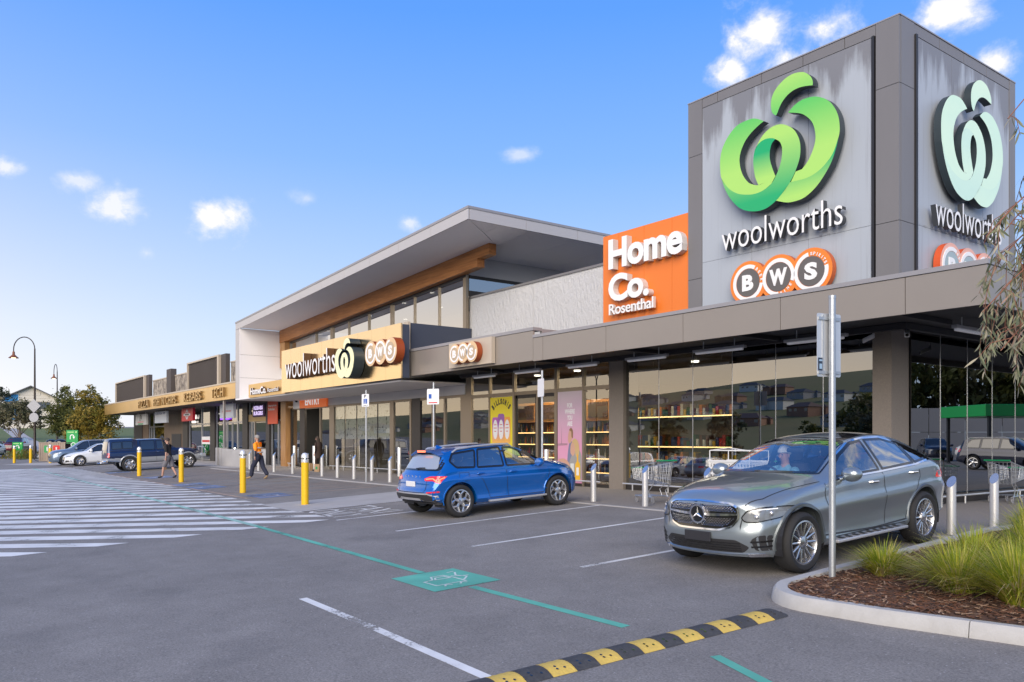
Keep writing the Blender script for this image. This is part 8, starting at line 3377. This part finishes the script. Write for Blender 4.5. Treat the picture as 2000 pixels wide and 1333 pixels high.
# bicycle at its rack
t = thing("bicycle", "pale bicycle leaning on a rack behind the yellow bollard", "bicycle", (-75.6, 8.9, zg(-75.6, 8.9)), radians(53))
for x in (-.55, .55):
 mb = MB()
 n = 28
 mb.tube([(x + .34 * cos(2 * pi * k / n), 0, .35 + .34 * sin(2 * pi * k / n)) for k in range(n + 1)], .022, 6, cap=False)
 w = mb.build("wheel", m_tyre, t, 40)
 mb = MB()
 for k in range(10):
  a = pi * k / 10
  mb.tube([(x - .32 * cos(a), 0, .35 - .32 * sin(a)), (x + .32 * cos(a), 0, .35 + .32 * sin(a))], .004, 4)
 mb.build("spoke", m_silver, w, kind="stuff")
mb = MB()
for a, b in (((-.55, .35), (-.18, .34)), ((-.55, .35), (-.25, .82)), ((-.18, .34), (-.27, .92)), ((-.18, .34), (.40, .82)), ((-.25, .82), (.38, .88)), ((.36, .95), (.55, .35))):
 mb.tube([(a[0], 0, a[1]), (b[0], 0, b[1])], .022, 6)
mb.build("frame", M("pale_frame_paint", (.55, .60, .62), .35), t, 40)
mb = MB()
mb.rbox(-.40, -.08, .92, -.14, .08, .98, .02)
mb.build("saddle", m_black, t, 40)
mb = MB()
mb.tube([(.30, -.28, 1.0), (.37, 0, 1.02), (.30, .28, 1.0)], .018, 6)
mb.build("handlebar", m_black, t, 40)
t = thing("bicycle_rack", "hooped steel bicycle rack between the bicycle and the bins", "rack", (-74.4, 9.1, zg(-74.4, 9.1)), radians(53))
for x in (-.35, .25):
 mb = MB()
 mb.tube([(x - .2, 0, 0), (x - .2, 0, .7), (x, 0, .85), (x + .2, 0, .7), (x + .2, 0, 0)], .03, 6)
 mb.build("hoop", m_galv, t, 40)
# green pick-up signs
m_wgreen = M("bright_green_sign", (.0, .30, .06), .4)
for x, y, z0, w, h, rz, lab in ((-78.2, 11.3, .6, 1.0, 1.75, radians(53), "large green direct pickup sign with a white arrow in front of the yellowish tree"), (-92.3, 8.6, -.2, 1.0, 1.5, radians(53), "small green direct pickup sign with a white arrow near the road")):
 t = thing("pickup_sign", lab, "sign", (x, y, zg(x, y)), rz)
 mb = MB()
 zb_ = z0 - zg(x, y)
 mb.rbox(-w / 2, -.08, zb_, w / 2, .08, zb_ + h, .02)
 mb.box(-w * .35, -.05, 0, w * .35, .05, zb_)
 mb.build("sign_case", m_wgreen, t)
 mb = MB()
 mb.ring((0, zb_ + h * .68), .12, .19, (0, -.085, 0), XU, ZU, 0, .006, 0, pi, 16)
 mb.box(-.19, -.091, zb_ + h * .55, -.12, -.085, zb_ + h * .68)
 mb.flat([(.05, zb_ + h * .68), (.26, zb_ + h * .68), (.155, zb_ + h * .56)], (0, -.09, 0), XU, ZU)
 mb.build("arrow", m_plate_w, t)
 mb = MB()
 mb.ring((.12, zb_ + h * .28), .16, .21, (0, -.085, 0), XU, ZU, 0, .006, n=20)
 mb.box(-.36, -.091, zb_ + h * .16, -.12, -.085, zb_ + h * .24)
 mb.box(-.30, -.091, zb_ + h * .28, -.06, -.085, zb_ + h * .33)
 mb.build("car_mark", m_plate_w, t)
 mb = MB()
 mb.box(-w * .4, -.086, zb_ + h * .88, w * .15, -.081, zb_ + h * .92)
 mb.blob((w * .34, -.085, zb_ + h * .90), (.07, .006, .07), 6)
 mb.build("header_print", M("pale_lime", (.45, .75, .30), .4), t)
# planter by the takeaway doors
t = thing("concrete_planter", "low pale concrete wall block beside the navy pickup's nose", "planter", (-45.9, 14.9, 0))
mb = MB()
mb.rbox(-2.4, -.2, 0, 1.6, .25, .98, .02)
mb.build("wall_block", m_conc, t)
for x in (-3.4, -2.65):
 mb = MB()
 mb.rbox(x - .14, -.2, 0, x + .14, .2, 1.05, .015)
 mb.build("end_post", m_conc, t)
t = thing("awning_post", "slim white post between the glazed takeaway and the concrete planter", "post", (-48.7, 15.0, 0))
mb = MB()
mb.box(-.06, -.06, 0, .06, .06, 3.85)
mb.build("post", m_silver, t)
# house on the rise
hz_g = zg(-190, 20)
t = thing("hillside_house", "pale weatherboard house with a gable roof and a blue end wall, above the trees", "house", (-190, 20, hz_g), radians(80))
m_wb = M("cream_board", (.62, .58, .50), .7)
m_rf = M("grey_roof", (.10, .10, .11), .6)
mb = MB()
mb.box(-4.6, -.1, 0, 4.6, 9, 6.4)
mb.add([(-4.6, -.1, 6.4), (4.6, -.1, 6.4), (0, -.1, 8.7), (-4.6, 9, 6.4), (4.6, 9, 6.4), (0, 9, 8.7)], [(0, 1, 2), (5, 4, 3)])
mb.build("walls", m_wb, t)
mb = MB()
mb.add([(-5.4, -.9, 6.1), (0, -.9, 8.85), (0, 9.8, 8.85), (-5.4, 9.8, 6.1), (5.4, -.9, 6.1), (5.4, 9.8, 6.1), (-5.4, -.9, 5.9), (0, -.9, 8.65), (0, 9.8, 8.65), (-5.4, 9.8, 5.9), (5.4, -.9, 5.9), (5.4, 9.8, 5.9)],
       [(0, 1, 2, 3), (1, 4, 5, 2), (9, 8, 7, 6), (8, 11, 10, 7), (0, 6, 7, 1), (1, 7, 10, 4)])
mb.build("roof", m_rf, t)
mb = MB()
mb.box(-4.62, -.16, 2.0, -2.2, -.1, 7.0)
mb.build("blue_panel", M("blue_wall_paint", (.02, .22, .50), .6), t)
for q in range(7):
 mb = MB()
 mb.box(-2.2, -.17, 3.2 + q * .62, 4.62 - max(0, q - 4) * 1.5, -.1, 3.2 + q * .62 + .57)
 mb.build("weatherboard", m_wb, t)
for x0, x1 in ((-3.7, -2.4), (.2, 3.4)):
 mb = MB()
 mb.box(x0, -.24, 4.1, x1, -.17, 5.6)
 f = mb.build("window", m_alu, t)
 mb = MB()
 mb.box(x0 + .1, -.26, 4.2, x1 - .1, -.24, 5.5)
 mb.build("pane", m_cargl_d, f)
# ------------------------------------------------------------------ plants
def leaf_mats(name, cols):
 res = []
 for i, c in enumerate(cols):
  m = M("%s_%d" % (name, i), c, .6, spec=.3)
  nd, lk, b = nodes(m)
  tl = nd.new("ShaderNodeBsdfTranslucent")
  tl.inputs[0].default_value = tuple(min(1, v * 1.25) for v in c) + (1,)
  ms = nd.new("ShaderNodeMixShader")
  ms.inputs[0].default_value = .28
  lk.new(b.outputs[0], ms.inputs[1])
  lk.new(tl.outputs[0], ms.inputs[2])
  lk.new(ms.outputs[0], nd["Material Output"].inputs[0])
  res.append(m)
 return res
m_bark = M("bark", (.10, .075, .055), .9, noise=(8, .7, (.17, .14, .11)), stretch=(1, 1, .2))
lf_dark = leaf_mats("olive_leaf", [(.095, .11, .03), (.14, .145, .04), (.055, .07, .022), (.20, .19, .06)])
lf_gold = leaf_mats("mustard_leaf", [(.27, .20, .03), (.17, .16, .03), (.38, .28, .06), (.10, .105, .025)])
lf_grey = leaf_mats("sage_leaf", [(.14, .135, .07), (.09, .098, .05), (.19, .17, .10), (.06, .066, .036)])
def tree(name, label, x, y, blobs, n, size, mats, trunk=.14, seed=1, h0=0.0, group=None):
 """blobs: (dx, dy, z, rx, ry, rz) ellipsoids that the clumps fill"""
 Q = random.Random(seed)
 t = thing(name, label, "tree", (x, y, zg(x, y)), group=group)
 mb = MB()
 top = max(b[2] for b in blobs)
 mb.tube([(0, 0, -.1), (.06, .03, top * .3), (-.05, .05, top * .62)], [trunk, trunk * .8, trunk * .5], 8)
 for b in blobs:
  for k in range(2):
   e = Vector((b[0] + Q.uniform(-.4, .4) * b[3], b[1] + Q.uniform(-.4, .4) * b[4], b[2] + Q.uniform(-.2, .5) * b[5]))
   s_ = Vector((0, 0, top * Q.uniform(.25, .55)))
   mb.tube([s_, s_.lerp(e, .5) + Vector((0, 0, .15)), e], [trunk * .45, trunk * .3, .015], 6)
 mb.build("trunk", m_bark, t, 50)
 mb = MB()
 vol = [b[3] * b[4] * b[5] for b in blobs]
 tv = sum(vol)
 for b, v in zip(blobs, vol):
  m = int(n * v / tv)
  ncl = max(6, m // 26)
  for c in range(ncl):
   d = Vector((Q.gauss(0, 1), Q.gauss(0, 1), Q.gauss(0, 1))).normalized() * (Q.random() ** .38)
   cc = Vector((b[0] + d.x * b[3], b[1] + d.y * b[4], b[2] + d.z * b[5]))
   cr = Q.uniform(.16, .36) * min(b[3], b[5]) * .8
   mb.cur = Q.choice((0, 0, 1, 1, 2, 3)) if d.z > -.2 else Q.choice((0, 2, 2, 1))
   for k in range(26):
    p = cc + Vector((Q.gauss(0, 1), Q.gauss(0, 1), Q.gauss(0, .8))) * cr * .6
    a = Vector((Q.gauss(0, 1), Q.gauss(0, 1), Q.gauss(0, .7) - .3)).normalized()
    w = a.cross(Vector((Q.gauss(0, 1), Q.gauss(0, 1), Q.gauss(0, 1)))).normalized()
    s_ = size * Q.uniform(.6, 1.3)
    mb.add([p - a * s_, p + w * s_ * .42, p + a * s_, p - w * s_ * .42], [(0, 1, 2, 3)])
 mb.build("crown", mats, t)
 return t
tree("street_tree", "dark olive tree between the lamp post and the yellowish tree", -96.2, 13.4, [(0, 0, 4.6, 2.0, 2.0, 1.9), (-.9, -.6, 3.4, 1.7, 1.6, 1.5), (1.1, .7, 3.6, 1.6, 1.6, 1.6), (.2, .2, 6.0, 1.1, 1.1, .9), (-.2, 0, 2.4, 1.6, 1.5, .9)], 8200, .15, lf_dark, .16, 3)
tree("street_tree", "bushy yellowish tree at the end of the shop row beside the large green sign", -86.4, 13.9, [(0, 0, 4.2, 1.9, 1.9, 2.0), (-.7, -.6, 2.4, 1.7, 1.6, 1.6), (.8, .9, 2.8, 1.6, 1.6, 1.8), (.1, .1, 6.0, .95, .95, .85), (.9, 1.1, 4.8, 1.0, 1.0, .9)], 8600, .14, lf_gold, .15, 5)
tree("street_tree", "sage green tree with a thin bent trunk behind the small green sign", -104.5, 9.9, [(0, 0, 4.3, 2.2, 2.2, 1.5), (-1.3, -1.5, 3.4, 1.5, 1.5, 1.2), (1.2, 1.4, 3.6, 1.5, 1.5, 1.2)], 5200, .16, lf_grey, .13, 7)
tree("street_tree", "sage green tree cut by the picture's border beyond the road".replace("cut by the picture's border ", "standing farthest "), -128, 8.0, [(0, 0, 5.4, 3.0, 3.0, 2.2), (1.5, 2, 4.4, 2, 2, 1.6)], 4200, .22, lf_grey, .2, 9)
tree("street_tree", "low green tree on the lawn behind the lamp post", -140, 24, [(0, 0, 3.4, 3.4, 3.4, 2.0)], 2600, .25, lf_dark, .2, 12)
# low shrub by the road
t = thing("verge_shrub", "low mounded shrub on the verge under the small green sign", "shrub", (-86.3, 8.6, zg(-86.3, 8.6)))
mb = MB()
Q = random.Random(21)
for k in range(1800):
 d = Vector((Q.gauss(0, 1), Q.gauss(0, 1), abs(Q.gauss(0, 1)))).normalized() * Q.random() ** .4
 p = Vector((d.x * 1.6, d.y * 1.9, d.z * .85))
 a = Vector((Q.gauss(0, .6), Q.gauss(0, .6), 1)).normalized() * Q.uniform(.08, .18)
 w = a.cross(Vector((Q.gauss(0, 1), Q.gauss(0, 1), 0))).normalized() * .03
 mb.cur = Q.choice((0, 1, 3))
 mb.add([p - w, p + w, p + a], [(0, 1, 2)])
mb.build("foliage", lf_gold, t)
# lawn and path at the end of the street
def patch(name, fn, xs, ts, mat, dz):
 mb = MB()
 vs = []
 for x in xs:
  for k in ts:
   y = fn(x, k)
   vs.append((x, y, zg(x, y) + dz + (0.9 * sin(x * .021) * sin(y * .017) if x < -130 else 0)))
 k = len(ts)
 mb.add(vs, [(i * k + j, (i + 1) * k + j, (i + 1) * k + j + 1, i * k + j + 1)[::-1] for i in range(len(xs) - 1) for j in range(k - 1)])
 return mb.build(name, mat, None, 60, kind="structure")
xs_ = [-84 - 4 * k for k in range(12)] + [-140, -160, -190, -240, -320, -450]
T8 = [k / 8 for k in range(9)]
patch("lawn", lambda x, k: 11.6 + (-84 - x) * .055 + k * k * (160 + (-84 - x)), xs_, T8, m_grass_g, .05)
patch("path", lambda x, k: 9.6 + (-84 - x) * .05 + k * (2.0 + (-84 - x) * .004), xs_, T8, m_conc, .035)
patch("verge", lambda x, k: 7.9 + (-84 - x) * .03 + k * (1.7 + (-84 - x) * .02), xs_, T8, m_grass_g, .03)
# ---------------------------------------------------------------- tufted grasses in the island
gm = leaf_mats("tuft_blade", [(.34, .40, .035), (.52, .50, .06), (.20, .28, .03), (.62, .54, .18), (.52, .42, .22)])
def tuft(label, x, y, n, h, spread, seed, lean=(0, 0)):
 Q = random.Random(seed)
 t = thing("grass_tuft", label, "grass", (x, y, bed_z(x, y) - .01), group="strappy grass tufts in the island")
 mb = MB()
 for k in range(int(n * .62)):
  a = Q.uniform(0, 2 * pi)
  r0 = spread * .22 * sqrt(Q.random())
  L1 = h * Q.uniform(.5, 1.08) * (1.25 if Q.random() < .05 else 1)
  out = Q.uniform(.15, 1.0) ** 1.1
  base = Vector((r0 * cos(a), r0 * sin(a), 0))
  aa = a + Q.gauss(0, .35)
  d = Vector((cos(aa) + lean[0], sin(aa) + lean[1], 0))
  w = Q.uniform(.0034, .0075)
  side = Vector((-sin(aa), cos(aa), 0)) * w
  droop = Q.uniform(.05, .75) * out
  pts = []
  for i in range(5):
   s = i / 4
   pts.append(base + d * (spread * out * (s * .55 + s * s * .75)) + Vector((0, 0, L1 * (s - droop * s ** 3) * (1 - .25 * out))))
  ws = [1, 1.05, .85, .55, .05]
  vs = []
  for p, q in zip(pts, ws):
   vs += [p - side * q, p + side * q]
  dead = out > .8 and Q.random() < .45
  mb.cur = Q.choice((3, 4, 4)) if dead else Q.choice((0, 0, 1, 1, 2, 3))
  mb.add(vs, [(2 * i, 2 * i + 1, 2 * i + 3, 2 * i + 2) for i in range(4)])
 mb.build("blades", gm, t, 80)
 return t
for i, (x, y, n, h, sp_r, lab) in enumerate([(-5.05, 9.15, 1700, .46, .42, "small green grass tuft right beside the near sign pole"), (-4.02, 8.75, 2100, .62, .58, "big drooping grass tuft nearest the front kerb".replace("nearest", "closest to")),
  (-3.35, 8.55, 2300, .72, .62, "large grass tuft leaning over the front kerb"), (-4.35, 9.9, 1700, .60, .55, "grass tuft behind the big drooping one"), (-3.5, 9.5, 2000, .72, .6, "tall yellow green grass tuft amid the others"),
  (-4.2, 11.0, 1500, .68, .55, "yellow topped grass tuft behind the tall ones"), (-4.75, 12.5, 1300, .64, .5, "grass tuft below the steel bollard on the side walk"), (-3.3, 11.6, 1300, .75, .6, "grass tuft under the gum leaves"), (-4.6, 14.4, 900, .6, .5, "farthest grass tuft, at the back of the island".replace("farthest", "small far"))]):
 tuft(lab, x, y, n, h, sp_r, 40 + i)
# ---------------------------------------------------------------- gum tree that hangs into view
gl = leaf_mats("gum_leaf", [(.32, .32, .20), (.22, .235, .13), (.44, .40, .28), (.12, .145, .085), (.46, .30, .22)])
t = thing("gum_tree", "gum tree hanging narrow grey green leaves over the canopy corner", "tree", (-1.75, 7.95, zg(-1.75, 7.95)), world=True)
Q = random.Random(77)
zb_ = zg(-1.75, 7.95)
mb = MB()
mb.tube([(-1.75, 7.95, zb_ - .1), (-1.82, 7.85, 1.2), (-1.75, 7.7, 3.0), (-1.9, 7.6, 5.2), (-2.0, 7.5, 6.2)], [.11, .10, .085, .06, .03], 10)
mb.build("trunk", M("pale_gum_bark", (.36, .31, .26), .8, noise=(5, .6, (.22, .18, .15))), t, 50)
limbs, leaves = MB(), MB()
hang = []
def hz_pt(px, z, d):
 return None
# ends of the hanging sprays: points in front of the canopy corner
for (ex, ey, ez, ln, dens) in [(-2.63, 6.62, 2.75, .95, 1.0), (-2.57, 6.72, 3.05, .8, 1.2), (-2.66, 6.58, 2.45, .7, 1.0), (-2.48, 6.82, 2.45, 1.0, 1.1), (-2.55, 6.95, 2.8, .9, 1.0), (-2.42, 6.7, 3.4, .7, .7), (-2.50, 6.62, 3.85, .5, .35),
                               (-2.40, 6.95, 2.15, .6, 1.0), (-2.52, 6.55, 2.15, .45, .8), (-2.36, 6.75, 2.9, 1.0, 1.2), (-2.45, 6.78, 4.2, .4, .3), (-2.3, 6.95, 3.2, 1.0, 1.0), (-2.34, 6.85, 2.5, .9, 1.2), (-2.6, 6.9, 2.35, .6, .7), (-2.62, 6.55, 3.0, .6, .7)]:
 root = Vector((-1.85, 7.6, min(5.2, ez + 1.0)))
 tip = Vector((ex - .12, ey - .16, ez))
 mid = root.lerp(tip, .55) + Vector((0, 0, .35))
 pts = []
 for k in range(7):
  s = k / 6
  pts.append(root * (1 - s) ** 2 + mid * 2 * s * (1 - s) + tip * s * s)
 limbs.tube(pts, [.016, .013, .011, .009, .007, .005, .004], 5)
 for q in range(int(13 * dens)):
  s = Q.uniform(.5, 1.0)
  p0 = root * (1 - s) ** 2 + mid * 2 * s * (1 - s) + tip * s * s
  out = Vector((Q.gauss(0, .10), Q.gauss(0, .10), 0))
  L1 = ln * Q.uniform(.3, .75)
  tw = [p0, p0 + out * .8 + Vector((0, 0, -.25 * L1)), p0 + out * 1.3 + Vector((0, 0, -L1))]
  limbs.tube(tw, [.0035, .0028, .0018], 4)
  for k in range(int(17 * dens) + 5):
   u_ = Q.uniform(.1, 1.05)
   p = tw[0].lerp(tw[1], min(1, u_ * 2)) if u_ < .5 else tw[1].lerp(tw[2], (u_ - .5) * 2)
   L2 = Q.uniform(.06, .125)
   a = Vector((Q.gauss(0, .5), Q.gauss(0, .5), -1)).normalized()
   w = a.cross(Vector((Q.gauss(0, 1), Q.gauss(0, 1), .2))).normalized()
   n2 = a.cross(w)
   cv = Q.uniform(-.25, .25)
   wd = Q.uniform(.0055, .0095)
   vs = [p]
   for f, ww in ((.25, .8), (.5, 1), (.75, .65)):
    c = p + a * L2 * f + n2 * L2 * cv * f * (1 - f) * 2 + w * L2 * cv * f * f
    vs += [c - w * wd * ww, c + w * wd * ww]
   vs.append(p + a * L2 + w * L2 * cv)
   leaves.cur = Q.choice((0, 0, 1, 1, 2, 3, 4 if Q.random() < .4 else 2))
   leaves.add(vs, [(0, 2, 1), (1, 2, 4, 3), (3, 4, 6, 5), (5, 6, 7)])
limbs.build("branches", M("red_twig", (.24, .10, .06), .7), t, 60)
leaves.build("foliage", gl, t, 60)
# crown above and beside, out over the island
mb = MB()
for c in range(150):
 d = Vector((Q.gauss(0, 1), Q.gauss(0, 1), Q.gauss(0, 1))).normalized() * Q.random() ** .4
 cc = Vector((-1.2 + d.x * 1.1, 8.0 + d.y * 1.2, 5.3 + d.z * 1.2))
 for k in range(16):
  p = cc + Vector((Q.gauss(0, .2), Q.gauss(0, .2), Q.gauss(0, .2)))
  a = Vector((Q.gauss(0, .5), Q.gauss(0, .5), -1)).normalized()
  w = a.cross(Vector((Q.gauss(0, 1), Q.gauss(0, 1), .2))).normalized()
  mb.cur = Q.choice((0, 1, 2, 3))
  mb.add([p, p + a * .06 - w * .012, p + a * .13, p + a * .06 + w * .012], [(0, 1, 2, 3)])
mb.build("crown", gl, t)
# ------------------------------------------------------------------ the country behind the car park, mirrored in the glass
m_hill = M("hill_grass", (.17, .18, .06), .95, noise=(.02, .8, (.24, .20, .09)))
def hill_z(x, y):
 d = max(0.0, -y - 70)
 return -1.05 + 62 * (1 - math.exp(-(d / 330) ** 1.6)) * (.62 + .38 * math.exp(-((x + 330) / 260) ** 2) - .12 * sin(x * .011 + .6)) + .8 * sin(x * .05) * sin(y * .04) * min(1, d / 60)
mb = MB()
xs_ = [-1500 + 60 * k for k in range(44)]
ys_ = [-44 - 14 * k for k in range(6)] + [-128 - 34 * k for k in range(24)]
k = len(ys_)
mb.add([(x, y, hill_z(x, y)) for x in xs_ for y in ys_], [(i * k + j, i * k + j + 1, (i + 1) * k + j + 1, (i + 1) * k + j)[::-1] for i in range(len(xs_) - 1) for j in range(k - 1)])
o = mb.build("hills", m_hill, None, 60, kind="structure")
Q = random.Random(5)
m_hw = [M("house_wall_%s" % n, c, .7) for n, c in (("white", (.60, .60, .58)), ("brick", (.28, .15, .10)), ("grey", (.34, .34, .35)))]
m_hr = [M("house_roof_%s" % n, c, .6) for n, c in (("dark", (.07, .07, .08)), ("brown", (.13, .08, .06)))]
HG = "houses on the hillside mirrored in the shop glass"
def house_proto(i):
 t = thing("hillside_house", "small house on the far hillside, mirrored in the shop glass", "house", group=HG)
 mb = MB()
 mb.box(-7, -5, -2, 7, 5, 3.2)
 mb.box(3, -8, -2, 8.5, -5, 3.0)
 mb.build("walls", m_hw[i], t)
 mb = MB()
 mb.add([(-7.6, -5.6, 3.0), (7.6, -5.6, 3.0), (7.6, 5.6, 3.0), (-7.6, 5.6, 3.0), (-4, 0, 5.4), (4, 0, 5.4), (2.6, -8.6, 2.9), (9, -8.6, 2.9), (9, -5.2, 2.9), (2.6, -5.2, 2.9), (5.8, -6.9, 4.4)],
           [(0, 1, 5, 4), (1, 2, 5), (2, 3, 4, 5), (3, 0, 4), (6, 7, 10), (7, 8, 10), (8, 9, 10), (9, 6, 10)])
 mb.build("roof", m_hr[i % 2], t)
 for x in (-4.5, -1, 5.7):
  mb = MB()
  y = 5.02 if x < 3 else 5.02
  mb.box(x - .9, 5.0, .9, x + .9, 5.05, 2.3)
  mb.build("window", m_cargl_d, t)
 return t
HP = [house_proto(i) for i in range(3)]
pos = []
for r in range(5):
 y = -150 - r * 30
 for c in range(15):
  pos.append((-430 + c * 28 + Q.uniform(-8, 8) + r * 7, y + Q.uniform(-10, 10)))
for i, (x, y) in enumerate(pos):
 o = HP[i] if i < 3 else dup(HP[i % 3])
 o.location = (x, y, hill_z(x, y) + .3)
 o.scale = (.62, .62, .62)
 o.rotation_euler = (0, 0, Q.choice((0, .2, -.25, pi)))
# belt of trees behind the car park, thicker opposite the corner
TG = "trees behind the car park mirrored in the shop glass"
T_ = tree("roadside_tree", "tree behind the car park, mirrored in the shop glass", -40, -34, [(0, 0, 4.2, 2.6, 2.6, 2.2), (1, -.6, 6.2, 1.8, 1.8, 1.5)], 1500, .34, lf_dark, .2, 31, group=TG)
U_ = tree("roadside_tree", "tree behind the car park, mirrored in the shop glass", -20, -26, [(0, 0, 3.0, 2.6, 2.6, 2.4), (-.8, .6, 5.4, 2.2, 2.2, 2.0)], 1500, .34, lf_grey, .2, 33, group=TG)
U2 = None
for i in range(22):
 x = -75 + i * 3.6 + Q.uniform(-1, 1)
 far = x < -34
 y = Q.uniform(-40, -30) if far else Q.uniform(-27, -17)
 if far and i % 2:
  continue
 o = dup(Q.choice((T_, U_)), (x, y, zg(x, y)), Q.uniform(0, 6))
 k_ = Q.uniform(.55, .8) if far else Q.uniform(.8, 1.25)
 o.scale = (k_, k_, k_)
# dark gum belt, fence and green shelter beside the side street (seen in the corner glass)
SG = "trees along the side street mirrored in the corner glass"
for i in range(14):
 o = dup(Q.choice((T_, U_)), (30 - i * 1.9 + Q.uniform(-1, 1), 76 + i * 2.2 + Q.uniform(-2, 2), 0), Q.uniform(0, 6))
 o.scale = (1.2, 1.2, Q.uniform(1.4, 1.8))
 o['group'] = SG
 o['label'] = "tall tree beyond the side street, mirrored in the corner glass"
m_fence = M("grey_fence_panel", (.40, .39, .38), .8)
t = thing("boundary_fence", "long grey panel fence beyond the side street, mirrored in the corner glass", "fence", (16, 80, 0), world=True)
for i in range(14):
 a, b = Vector((27 - i * 2.2, 66 + i * 2.2)), Vector((24.85 - i * 2.2, 68.15 + i * 2.2))
 d = (b - a).normalized()
 n = Vector((-d.y, d.x)) * .05
 mb = MB()
 z1 = 4.4 if i % 5 else 3.6
 for q in range(2):
  z0, zt = (0, 2.2) if q == 0 else (2.23, z1)
  mb.add([(p.x + s_ * n.x * (1 + q * .3), p.y + s_ * n.y * (1 + q * .3), z) for z in (z0, zt) for p, s_ in ((a, -1), (b, -1), (b, 1), (a, 1))],
               [(3, 2, 1, 0), (4, 5, 6, 7), (0, 1, 5, 4), (1, 2, 6, 5), (2, 3, 7, 6), (3, 0, 4, 7)])
 mb.build("fence_panel", m_fence, t)
t = thing("pickup_shelter", "green roofed pickup shelter mirrored in the corner glass", "shelter", (2, 56, 0), radians(126))
mb = MB()
mb.rbox(-5, -2.5, 2.9, 14, 2.5, 3.6, .03)
mb.build("green_fascia", m_wgreen, t)
for x in (-4.6, 3.5, 13):
 for y in (-2.2, 2.2):
  mb = MB()
  mb.box(x - .08, y - .08, 0, x + .08, y + .08, 2.9)
  mb.build("post", m_black, t)
# ------------------------------------------------------------------ inside the bottle shop
m_oak = M("glow_timber", (.52, .24, .07), .5, emit=((1.0, .45, .12), .12))  # timber glows faintly, shelf lighting put into the material
bcols = [M("bottle_%d" % i, c, .15, coat=.5) for i, c in enumerate([(.02, .08, .03), (.10, .03, .01), (.55, .35, .05), (.55, .55, .5), (.03, .05, .15), (.4, .03, .03), (.6, .2, .03)])]
t = thing("bottle_shelf", "warmly lit timber shelf full of bottles inside the bottle shop door", "shelf", (-21.6, 20.0, 0), world=True)
mb = MB()
mb.box(-26.3, 20.25, 0, -20.8, 20.3, 3.0)
mb.build("shelf_back", M("shelf_back_dark", (.10, .06, .035), .6), t)
mb = MB()
mb.box(-26.3, 19.7, 2.2, -20.8, 20.24, 2.95)
mb.build("timber_header", m_oak, t)
for x in (-25.6, -24.2, -22.8, -21.4):
 mb = MB()
 mb.box(x - .5, 19.66, 2.3, x + .5, 19.698, 2.85)
 mb.build("header_panel", M("smoked_panel", (.13, .08, .05), .5), t)
for z in (.35, .85, 1.35, 1.8):
 mb = MB()
 mb.box(-26.3, 19.75, z - .04, -20.8, 20.24, z)
 s_ = mb.build("shelf_board", m_oak, t)
 mb = MB()
 mb.box(-26.3, 19.73, z - .035, -20.8, 19.749, z - .005)
 mb.build("shelf_light", m_warm, s_)
 mb = MB()
 for k in range(67):
  x = -26.25 + k * .081 + Q.uniform(-.01, .01)
  h = Q.uniform(.22, .36)
  r = Q.uniform(.026, .036)
  mb.cur = Q.randrange(7)
  mb.lathe([(r, z), (r, z + h * .6), (r * .4, z + h * .78), (r * .4, z + h)], (x, 19.95 + Q.uniform(-.1, .1), 0), n=6)
 mb.build("bottle", bcols, s_, kind="stuff")
t = thing("produce_shelf", "long dark shelf with thin warm light strips behind the trolley window", "shelf", (-15.9, 21.6, 0), world=True)
mb = MB()
mb.box(-23.2, 22.0, 0, -16.4, 22.1, 3.2)
mb.build("shelf_back", MATS["shelf_back_dark"], t)
for z, l_ in ((.7, 0), (1.3, 1), (2.35, 1)):
 mb = MB()
 mb.box(-23.2, 21.4, z - .05, -16.4, 22.0, z)
 s_ = mb.build("shelf_board", m_alu_d, t)
 if l_:
  mb = MB()
  mb.box(-23.1, 21.36, z - .06, -16.5, 21.395, z - .02)
  mb.build("shelf_light", m_warm, s_)
 mb = MB()
 for k in range(48):
  x = -23.1 + k * .14
  mb.cur = Q.randrange(7)
  h = Q.uniform(.15, .4)
  mb.box(x, 21.5, z, x + .11, 21.8, z + h)
 mb.build("packet", bcols, s_, kind="stuff")
for x, y in ((-24, 19), (-21.5, 18.8), (-19.6, 19), (-16.8, 19.5), (-15, 20.5)):
 mb = MB()
 mb.lathe([(.12, 3.90), (.12, 3.945)], (x, y, 0), n=12)
 mb.build("downlight", m_downl, B1)
# lamps that are lit inside the shops, and an added lobby fill
def room_lamp(name, x, y, z, sx, sy, e, col):
 d = bpy.data.lights.new(name, 'AREA')
 d.shape = 'RECTANGLE'
 d.size, d.size_y = sx, sy
 d.energy = e
 d.color = col
 o = bpy.data.objects.new(name, d)
 o.location = (x, y, z)
 COL.objects.link(o)
room_lamp("bottle_shop_lamp", -22.0, 18.9, 3.9, 6.0, .8, 230, (1.0, .78, .50))
room_lamp("trolley_window_lamp", -18.0, 20.6, 3.9, 4.0, .8, 35, (1.0, .85, .62))
room_lamp("lobby_fill", -41.5, 18.7, 3.5, 2.0, .8, 110, (1.0, .88, .70))  # added fill that brightens the beige lobby wall
room_lamp("hall_lamp", -35, 20.5, 8.0 - .9, 14, 2.0, 260, (1.0, .88, .70))
